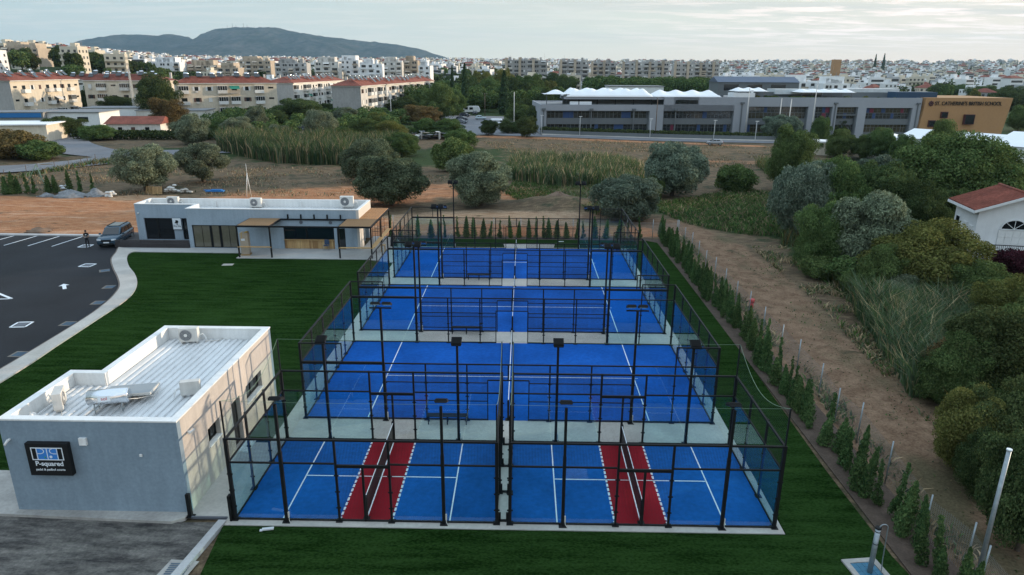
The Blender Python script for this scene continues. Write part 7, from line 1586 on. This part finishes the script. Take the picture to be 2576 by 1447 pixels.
# long blue-roofed hall and low white hall behind the school
a = at(1808, 200, 215); b = at(2012, 200, 215); t_ = thing('hall', 'long dark hall with blue ridged roof behind the school', 'building', (a.x, 215, H(a.x, 215))); Ln = b.x-a.x; zr = at(1808, 195, 215).z-H(a.x, 215)
MB().box(0, 0, -3, Ln, 12, zr-1.5).build('wall', [M['school_d']], t_); mb = MB(); mb.v = [(-.3, -.3, zr-1.5), (Ln+.3, -.3, zr-1.5), (Ln+.3, 12.3, zr-1.5), (-.3, 12.3, zr-1.5), (-.3, 6, zr+.3), (Ln+.3, 6, zr+.3)]; mb.f = [(0, 1, 5, 4), (1, 2, 5), (2, 3, 4, 5), (3, 0, 4)]; mb.m = [0]*4; mb.smooth = [False]*4; mb.build('roof', [mk('blue_grey_roof', (.055, .085, .14), .5, .1, .4, 0)], t_)
for k in range(3): MB().box(2+k*8, -.05, zr-4.2, 7+k*8, -.001, zr-2.2).build('window', [M['darkglass']], t_)
a = at(1532, 218, 260); b = at(1670, 218, 260); t_ = thing('hall', 'low white hall just above the long roof tent', 'building', (a.x, 260, H(a.x, 260))); MB().box(0, 0, -3, b.x-a.x, 14, a.z-H(a.x, 260)).build('wall', [M['whitewall']], t_); MB().box(-.3, -.3, a.z-H(a.x, 260), b.x-a.x+.3, 14.3, a.z-H(a.x, 260)+.3).build('roof', [M['roofgrey']], t_)
for (p0, p1, top, Y, lab) in ((1965, 2060, 205, 300, 'low cream villa with flat roof right of the blue roofed hall'), (2072, 2140, 210, 290, 'low white flat roofed house behind the right school tent')):
    slab(lab, p0, p1, top, Y, 6, 60+p0, M['whitewall'], None, dep=10, shafts=False, name='house')

# ================================================================ DISTANT CITY
def house_mesh(kind, seed):
    q = random.Random(seed); mb = MB(); w = q.uniform(8, 12); d = q.uniform(7.5, 10); nf = {'low': 2, 'mid': 3, 'tall': 4, 'red': 2}[kind]; h = nf*3.05+.4
    mb.box(-w/2, -d/2, -4, w/2, d/2, h, 0)
    for f in range(nf):
        z = f*3.05+.3
        if q.random() < .6: mb.box(-w/2+.3, -d/2-1.3, z-.1, w/2-.3, -d/2-.001, z+.1, 0); mb.box(-w/2+.3, -d/2-1.3, z+.1, w/2-.3, -d/2-1.2, z+.95, 0)
        n = int(w/2.6)
        for k in range(n):
            x = -w/2+w*(k+.5)/n; mb.box(x-.7, -d/2-.04, z+.15 if q.random() < .5 else z+.9, x+.7, -d/2, z+2.3, 1)
        for k in range(3):
            y = -d/2+d*(k+.5)/3
            for sx in (-1, 1): mb.box(sx*w/2, y-.5, z+.9, sx*(w/2+.04), y+.5, z+2.2, 1)
    if kind == 'red':
        k = len(mb.v); o = .5; mb.v += [(-w/2-o, -d/2-o, h), (w/2+o, -d/2-o, h), (w/2+o, d/2+o, h), (-w/2-o, d/2+o, h), (-w/2+d*.4, 0, h+2.2), (w/2-d*.4, 0, h+2.2)]
        for f_ in ((0, 1, 5, 4), (1, 2, 5), (2, 3, 4, 5), (3, 0, 4)): mb.f.append(tuple(k+j for j in f_)); mb.m.append(2); mb.smooth.append(False)
    else:
        mb.box(-w/2, -d/2, h, w/2, -d/2+.2, h+.8, 0); mb.box(w/2-.2, -d/2+.2, h, w/2, d/2, h+.8, 0); mb.box(-1.5+q.uniform(-2, 2), -1, h, 2, 2.5, h+2.6, 0)
        for k in range(3): x = q.uniform(-w/2+1, w/2-1); mb.cyl((x-.7, 0, h+1.5), (x+.7, 0, h+1.5), .35, .35, 6, 3); mb.box(x-.8, -1.4, h+.4, x+.8, -.4, h+.5, 1)
        mb.cyl((w/2-1, 1, h), (w/2-1, 1, h+3.5), .05, .05, 3, 1)
    return mb
HM = {'white': M['whitewall'], 'cream': mk('cream_wall', (.60, .55, .45), .9, .05, .2, .05, 2, objvar=.15), 'grey': mk('pale_grey_wall', (.42, .43, .44), .9, .05, .2, .05, 2, objvar=.2)}
protos = []
for i in range(14):
    kind = ('low', 'mid', 'tall', 'red', 'mid', 'low', 'red')[i % 7]; cname = ('white', 'white', 'cream', 'white', 'grey', 'white', 'cream')[(i*3) % 7]
    protos.append((house_mesh(kind, 200+i).mesh('house', [HM[cname], M['midglass'], M['redtile'], M['chrome']]), kind, cname))
q = random.Random(99); used = []
def free(x, y, r_):
    for a, b, c in used:
        if (a-x)**2+(b-y)**2 < (r_+c)**2: return False
    return True
words = {'low': 'two storey house with flat roof', 'mid': 'three storey apartment house', 'tall': 'four storey apartment house', 'red': 'two storey house with red hipped roof'}
nh = 0; tries = 0; far = []
def city_ok(x, y):
    d = math.hypot(x, y); th = x/y
    if d < 300 or (th > .40 and d < 430): return False
    if th < -.02 and d < 395: return False                     # apartment blocks and their trees
    if -.02 <= th < .30 and d < 400: return False              # tree belt
    if .10 < th < .36 and 300 < d < 470: return False          # pine wood
    return True
while nh < 235 and tries < 60000:
    tries += 1; th = math.tan(q.uniform(-.70, .70)); d = 300+(600 if th < .1 else 800)*q.random()**1.3; y = d/math.sqrt(1+th*th); x = th*y
    if not city_ok(x, y) or not free(x, y, 6.8): continue
    used.append((x, y, 6.8)); me_, kind, cname = protos[q.randrange(14)]
    side = 'left of the mountain foot' if th < -.35 else 'below the mountain' if th < 0 else 'behind the school' if th < .42 else 'above the ochre block'
    o_ = put('house', me_); o_.location = (x, y, H(x, y)); o_.rotation_euler = (0, 0, q.choice((0, PI/2, PI, -PI/2))*0+q.uniform(-.35, .35)+(PI/2 if q.random() < .3 else 0)); tag(o_, '%s %s, %s' % (cname, words[kind], side), 'house', '%s %s %s' % (cname, words[kind], side)); nh += 1
# farther houses: one mass
mbv = [[] for _ in range(4)]; V_, F_, MI_ = [], [], []
cnt = 0
while cnt < 4200:
    th = math.tan(q.uniform(-.72, .72)); d = (560+1150*q.random()**.85) if th < .08 else (560+2050*q.random()**.8); y = d/math.sqrt(1+th*th); x = th*y
    if d < 900 and not free(x, y, 5.5): continue
    if d < 900: used.append((x, y, 5.5))
    h = q.choice((6, 7, 9, 9, 12, 13)); w = q.uniform(7, 14); dd = q.uniform(7, 11); rz = q.uniform(-.4, .4); z = H(x, y); T = Matrix.Translation((x, y, z)) @ Matrix.Rotation(rz, 4, 'Z'); mb = MB(); m_ = q.choice((0, 0, 0, 1, 1, 2))
    mb.box(-w/2, -dd/2, -5, w/2, dd/2, h, m_, T)
    for f in range(int(h/3)):
        zz = f*3+.9; mb.box(-w/2+.7, -dd/2-.06, zz, w/2-.7, -dd/2, zz+1.5, 3, T)
    if q.random() < .22:
        k = len(mb.v); mb.v += [tuple(T @ Vector(p)) for p in ((-w/2-.4, -dd/2-.4, h), (w/2+.4, -dd/2-.4, h), (w/2+.4, dd/2+.4, h), (-w/2-.4, dd/2+.4, h), (-w/2+3, 0, h+2), (w/2-3, 0, h+2))]
        for f_ in ((0, 1, 5, 4), (1, 2, 5), (2, 3, 4, 5), (3, 0, 4)): mb.f.append(tuple(k+j for j in f_)); mb.m.append(4)
    else: mb.box(-1.5, -1.5, h, 2, 2, h+2.5, m_, T); mb.box(2.5, 0, h+.6, 4, 1, h+1.5, 3, T)
    k = len(V_); V_ += mb.v; F_ += [tuple(k+i for i in f) for f in mb.f]; MI_ += mb.m; cnt += 1
me_ = bpy.data.meshes.new('distant_houses'); me_.from_pydata(V_, [], F_)
for mt in (HM['white'], HM['cream'], HM['grey'], M['midglass'], M['redtile']): me_.materials.append(mt)
me_.polygons.foreach_set('material_index', MI_); me_.update(); tag(put('distant_houses', me_), 'pale mass of small distant houses up to the skyline', 'distant town', None, 'stuff')
p = at(2109, 150, 900); t_ = thing('tower_block', 'ochre tower standing up on the skyline at right', 'tower', (p.x, 900, H(p.x, 900))); MB().box(-4.5, 0, -3, 4.5, 9, p.z-H(p.x, 900)).build('wall', [M['ochre']], t_); MB().box(-5, -.5, 4, 14, -.01, 9).build('wall', [M['greywall']], t_)
# distant trees: the nearer ones single, the rest one mass
nt_ = 0; tries = 0; hq = random.Random(17)
while nt_ < 150 and tries < 20000:
    tries += 1; th = math.tan(hq.uniform(-.68, .68)); d = 300+330*hq.random(); y = d/math.sqrt(1+th*th); x = th*y
    if not free(x, y, 2.0): continue
    pine = .10 < th < .37 and 300 < d < 480
    if not pine and th > .42 and hq.random() < .55: continue
    used.append((x, y, 2.0)); key = 'fpine' if pine else hq.choice(('fgreen', 'fdark', 'fgreen', 'fyellow', 'fdark'))
    wd = {'fpine': 'rounded pine of the wood behind the school', 'fgreen': 'green tree between the houses of the town', 'fdark': 'dark green tree between the houses of the town', 'fyellow': 'yellowish tree between the houses of the town'}[key]
    tree(key, x, y, hq.uniform(7, 11) if pine else hq.uniform(6, 11), hq.uniform(10, 14) if pine else hq.uniform(6, 12), wd, wd+' group'); nt_ += 1
for k in range(70): # trees between the apartment blocks and the town
    th = hq.uniform(-.70, .02); d = hq.uniform(330, 640); y = d/math.sqrt(1+th*th); x = th*y
    if not free(x, y, 1.0): continue
    used.append((x, y, 2.5)); key = hq.choice(('fdark', 'fgreen', 'fgreen', 'fdark', 'fyellow')); wd = {'fgreen': 'green tree between the houses of the town', 'fdark': 'dark green tree between the houses of the town', 'fyellow': 'yellowish tree between the houses of the town'}[key]
    tree(key, x, y, hq.uniform(8, 14), hq.uniform(9, 14), wd, wd+' group')
for k in range(24): # dark pines on the hill at left
    x = hq.uniform(-275, -200); y = hq.uniform(370, 440); tree('fdark', x, y, hq.uniform(9, 14), hq.uniform(9, 13), 'dark pine crowded on the hill at left', 'pines on the left hill')
g = np.random.default_rng(6); cl = []
for k in range(2600):
    th = math.tan(g.uniform(-.7, .7)); d = 520+(1200 if th < .08 else 2000)*g.random(); y = d/math.sqrt(1+th*th); x = th*y; r_ = g.uniform(2.5, 5); cl.append((x, y, H(x, y)+r_*.8, r_, .9 if g.random() < .75 else 1.8))
V, F = leafcloud(77, cl, 9.0, 1.1); tag(put('distant_trees', mkcrown('distant_trees', V, F, L['dark'])), 'dark far trees scattered through the distant town', 'distant trees', None, 'stuff')
# pine wood and belt filler behind individual trees
cl = []
for k in range(420):
    th = g.uniform(.10, .37); d = g.uniform(330, 480); y = d/math.sqrt(1+th*th); x = th*y; r_ = g.uniform(3, 4.5); cl.append((x, y, H(x, y)+g.uniform(5, 10.5), r_, .8))
V, F = leafcloud(78, cl, 40, .55); tag(put('pine_wood', mkcrown('pine_wood', V, F, L['pine'])), 'rounded crowns of the pine wood behind the school', 'wood', None, 'stuff')
cl = []
for k in range(300):
    th = g.uniform(-.19, .03); d = g.uniform(255, 400); y = d/math.sqrt(1+th*th); x = th*y; r_ = g.uniform(2, 3.6); cl.append((x, y, H(x, y)+g.uniform(2, 8), r_, .9))
V, F = leafcloud(79, cl, 60, .42); tag(put('tree_belt', mkcrown('tree_belt', V, F, L['green'])), 'dense tree belt between the apartments and the school', 'wood', None, 'stuff')
cl = []
for k in range(160):
    x = g.uniform(-215, -120); y = g.uniform(310, 390); r_ = g.uniform(2.2, 3.6); cl.append((x, y, H(x, y)+g.uniform(2, 7), r_, .9))
for k in range(150):
    x = g.uniform(-100, -35); y = g.uniform(195, 212)+g.uniform(-50, 0)*(0 if g.random() < .5 else .9); r_ = g.uniform(1.5, 2.6); cl.append((x, y, g.uniform(1, 2.6), r_, .9))
V, F = leafcloud(80, cl, 70, .36); tag(put('tree_belt', mkcrown('tree_belt', V, F, L['green'])), 'leafy mass of undergrowth around the red roofed apartment blocks', 'wood', None, 'stuff')
# ================================================================ MOUNTAIN
prof = [(-5700, 40), (-5121, 206), (-4977, 257), (-4742, 313), (-4513, 347), (-4331, 373), (-4154, 366), (-4021, 358), (-3929, 384), (-3755, 351), (-3637, 306), (-3533, 352), (-3345, 436), (-3210, 453), (-2768, 455), (-2465, 391), (-2071, 348), (-1632, 308), (-1412, 281), (-1149, 228), (-930, 166), (-754, 104), (-500, 30)]
px_ = np.array([p[0] for p in prof], float); pz_ = np.array([p[1] for p in prof], float)
mx = np.linspace(-5700, -500, 260); t = np.linspace(-1, 1, 61); MX, MT = np.meshgrid(mx, t)
ridge = np.interp(mx, px_, pz_)[None, :]
fold = (vnoise(MX, MT*900+5000, 420, 51)-.5)*1.0+(vnoise(MX, MT*900+5000, 170, 52)-.5)*.5+(vnoise(MX, MT*900+5000, 70, 53)-.5)*.22
away = 1-np.abs(MT)**1.25
MZ = ridge*away*(1+.42*fold*np.minimum(1, np.abs(MT)*4))+(vnoise(MX, MT*900, 45, 54)-.5)*14*away
MY = 8000+MT*1900+(ridge*away)*.0
V = np.stack([MX.ravel(), MY.ravel(), MZ.ravel()-5], 1); ny, nx = MX.shape; idx = np.arange(nx*ny).reshape(ny, nx); F = np.stack([idx[:-1, :-1].ravel(), idx[:-1, 1:].ravel(), idx[1:, 1:].ravel(), idx[1:, :-1].ravel()], 1)
def mountmat():
    m, t_, n, l = nt('scrub_mountain'); out = N(t_, 'ShaderNodeOutputMaterial'); b = N(t_, 'ShaderNodeBsdfDiffuse'); geo = N(t_, 'ShaderNodeNewGeometry')
    cs = []
    for sc in (.004, .02):
        no = N(t_, 'ShaderNodeTexNoise'); no.inputs['Scale'].default_value = sc; no.inputs['Detail'].default_value = 8; no.inputs['Roughness'].default_value = .65; l.new(geo.outputs['Position'], no.inputs['Vector']); cs.append(no.outputs[0])
    mu = N(t_, 'ShaderNodeMath', operation='MULTIPLY'); l.new(cs[0], mu.inputs[0]); l.new(cs[1], mu.inputs[1])
    cr = N(t_, 'ShaderNodeValToRGB'); e = cr.color_ramp.elements; e[0].position = .17; e[0].color = (.014, .026, .026, 1); e[1].position = .36; e[1].color = (.085, .085, .085, 1); l.new(mu.outputs[0], cr.inputs[0]); l.new(cr.outputs[0], b.inputs[0]); l.new(b.outputs[0], out.inputs[0]); return m
me = bpy.data.meshes.new('mountain'); npmesh(me, V, F, [mountmat()], smooth=True); tag(put('mountain', me), kind='structure')
mb = MB(); q = random.Random(3)
for px, h in ((572, 60), (585, 75), (594, 50), (613, 70), (622, 55), (640, 35), (560, 40), (690, 30), (652, 40)):
    p = at(px, 70, 8000); z = np.interp(p.x, px_, pz_)-30; mb.cyl((p.x, 8000, z), (p.x, 8000, z+h), 4, 1.5, 4)
tag(mb.build('radio_masts', [M['antenna']]), 'tiny radio masts on the summit of the mountain', 'masts', None, 'stuff')

# ================================================================ LIGHT, SKY, AIR
SUN_EL, SUN_AZ = R(8.0), R(73.0)          # azimuth measured from +Y towards +X
sd = Vector((math.sin(SUN_AZ)*math.cos(SUN_EL), math.cos(SUN_AZ)*math.cos(SUN_EL), math.sin(SUN_EL)))
sl = bpy.data.lights.new('sun', 'SUN'); sl.energy = 3.4; sl.angle = R(.8); sl.color = (1.0, .80, .58)
so = bpy.data.objects.new('sun', sl); COL.objects.link(so); so.rotation_euler = sd.to_track_quat('Z', 'Y').to_euler()
W = bpy.data.worlds.new('World'); S.world = W; W.use_nodes = True; t = W.node_tree; t.nodes.clear(); l = t.links
out = N(t, 'ShaderNodeOutputWorld'); bg = N(t, 'ShaderNodeBackground'); sky = N(t, 'ShaderNodeTexSky', sky_type='NISHITA'); sky.sun_disc = False; sky.sun_elevation = SUN_EL; sky.sun_rotation = SUN_AZ; sky.altitude = 200; sky.air_density = 1.0; sky.dust_density = 1.2; sky.ozone_density = 2.0
tc = N(t, 'ShaderNodeTexCoord'); sp = N(t, 'ShaderNodeSeparateXYZ'); l.new(tc.outputs['Generated'], sp.inputs[0])
# thin cloud sheet: project the view direction on a high flat layer
mxz = N(t, 'ShaderNodeMath', operation='MAXIMUM'); mxz.inputs[1].default_value = .012; l.new(sp.outputs[2], mxz.inputs[0])
adz = N(t, 'ShaderNodeMath', operation='ADD'); adz.inputs[1].default_value = .05; l.new(mxz.outputs[0], adz.inputs[0])
dx = N(t, 'ShaderNodeMath', operation='DIVIDE'); l.new(sp.outputs[0], dx.inputs[0]); l.new(adz.outputs[0], dx.inputs[1]); dy = N(t, 'ShaderNodeMath', operation='DIVIDE'); l.new(sp.outputs[1], dy.inputs[0]); l.new(adz.outputs[0], dy.inputs[1])
cb = N(t, 'ShaderNodeCombineXYZ'); l.new(dx.outputs[0], cb.inputs[0]); l.new(dy.outputs[0], cb.inputs[1])
def cn(scale, st, det, a, b):
    mp = N(t, 'ShaderNodeMapping'); mp.inputs['Scale'].default_value = st; mp.inputs['Location'].default_value = (3.1*scale, 1.7, 0); l.new(cb.outputs[0], mp.inputs[0]); no = N(t, 'ShaderNodeTexNoise'); no.inputs['Scale'].default_value = scale; no.inputs['Detail'].default_value = det; no.inputs['Roughness'].default_value = .6; l.new(mp.outputs[0], no.inputs['Vector'])
    mr = N(t, 'ShaderNodeMapRange', interpolation_type='SMOOTHSTEP'); mr.inputs[1].default_value = a; mr.inputs[2].default_value = b; l.new(no.outputs[0], mr.inputs[0]); return mr.outputs[0]
# pale cream glow low and towards the sun's side, cooler blue up and away from it
fx = N(t, 'ShaderNodeMath', operation='MULTIPLY_ADD'); l.new(sp.outputs[0], fx.inputs[0]); fx.inputs[1].default_value = .62; fx.inputs[2].default_value = .62
fz = N(t, 'ShaderNodeMath', operation='MULTIPLY_ADD'); l.new(mxz.outputs[0], fz.inputs[0]); fz.inputs[1].default_value = -3.6; l.new(fx.outputs[0], fz.inputs[2])
rp = N(t, 'ShaderNodeValToRGB'); e = rp.color_ramp.elements; e[0].position = 0; e[0].color = (4.3, 5.25, 5.45, 1); e[1].position = 1; e[1].color = (8.9, 7.0, 5.7, 1); em = e.new(.5); em.color = (6.5, 6.5, 5.65, 1)
l.new(fz.outputs[0], rp.inputs[0])
veil = N(t, 'ShaderNodeMix', data_type='RGBA'); vf = N(t, 'ShaderNodeMapRange', interpolation_type='SMOOTHSTEP'); vf.inputs[1].default_value = 0; vf.inputs[2].default_value = .55; vf.inputs[3].default_value = .93; vf.inputs[4].default_value = .30; l.new(sp.outputs[2], vf.inputs[0]); l.new(vf.outputs[0], veil.inputs[0]); l.new(sky.outputs[0], veil.inputs[6]); l.new(rp.outputs[0], veil.inputs[7])
cur = veil.outputs[2]
def cfac(sock, lo, hi, k):
    mr = N(t, 'ShaderNodeMapRange', interpolation_type='SMOOTHSTEP'); mr.inputs[1].default_value = lo; mr.inputs[2].default_value = hi; mr.inputs[3].default_value = .12*k; mr.inputs[4].default_value = k; l.new(sp.outputs[0], mr.inputs[0])
    m_ = N(t, 'ShaderNodeMath', operation='MULTIPLY'); l.new(sock, m_.inputs[0]); l.new(mr.outputs[0], m_.inputs[1])
    mz = N(t, 'ShaderNodeMapRange', interpolation_type='SMOOTHSTEP'); mz.inputs[1].default_value = .012; mz.inputs[2].default_value = .05; l.new(sp.outputs[2], mz.inputs[0]); m2 = N(t, 'ShaderNodeMath', operation='MULTIPLY'); l.new(m_.outputs[0], m2.inputs[0]); l.new(mz.outputs[0], m2.inputs[1]); return m2.outputs[0]
c2 = N(t, 'ShaderNodeMix', data_type='RGBA'); l.new(cfac(cn(.40, (.30, 1.7, 1), 6, .47, .66), -.25, .3, .62), c2.inputs[0]); l.new(cur, c2.inputs[6]); c2.inputs[7].default_value = (5.3, 5.2, 4.9, 1)
c1 = N(t, 'ShaderNodeMix', data_type='RGBA'); l.new(cfac(cn(1.5, (.75, 1.5, 1), 9, .46, .60), .05, .45, 1.0), c1.inputs[0]); l.new(c2.outputs[2], c1.inputs[6]); c1.inputs[7].default_value = (9.6, 8.2, 7.5, 1)
# added bluish brightening of the unseen upper sky, lifts ambient light on the ground
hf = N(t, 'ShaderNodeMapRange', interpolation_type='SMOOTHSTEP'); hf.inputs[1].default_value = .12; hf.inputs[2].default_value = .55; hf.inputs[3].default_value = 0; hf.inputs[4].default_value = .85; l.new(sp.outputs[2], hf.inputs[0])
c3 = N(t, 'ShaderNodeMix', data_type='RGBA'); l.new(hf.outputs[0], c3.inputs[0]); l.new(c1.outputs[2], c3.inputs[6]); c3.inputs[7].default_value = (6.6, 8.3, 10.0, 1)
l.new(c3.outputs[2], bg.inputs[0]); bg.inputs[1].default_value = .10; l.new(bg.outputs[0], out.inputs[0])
# haze
mb = MB(); mb.box(-13000, -500, -60, 13000, 12500, 620)
m, t2, n, l2 = nt('air'); o2 = N(t2, 'ShaderNodeOutputMaterial'); pv = N(t2, 'ShaderNodeVolumePrincipled'); pv.inputs['Color'].default_value = (.46, .72, .92, 1); pv.inputs['Density'].default_value = 4.6e-5; pv.inputs['Anisotropy'].default_value = .2; l2.new(pv.outputs[0], o2.inputs['Volume'])
if HAZE:
    hz = mb.build('haze', [m]); tag(hz, kind='stuff'); hz.display_type = 'WIRE'
S.view_settings.view_transform = 'Standard'; S.view_settings.look = 'None'; S.view_settings.exposure = 0.55; S.view_settings.gamma = 1
S.cycles.transparent_max_bounces = 40; S.cycles.max_bounces = 6; S.cycles.diffuse_bounces = 2; S.cycles.glossy_bounces = 3; S.cycles.transmission_bounces = 4; S.cycles.volume_bounces = 0
S.cycles.use_denoising = True; S.cycles.caustics_reflective = False; S.cycles.caustics_refractive = False
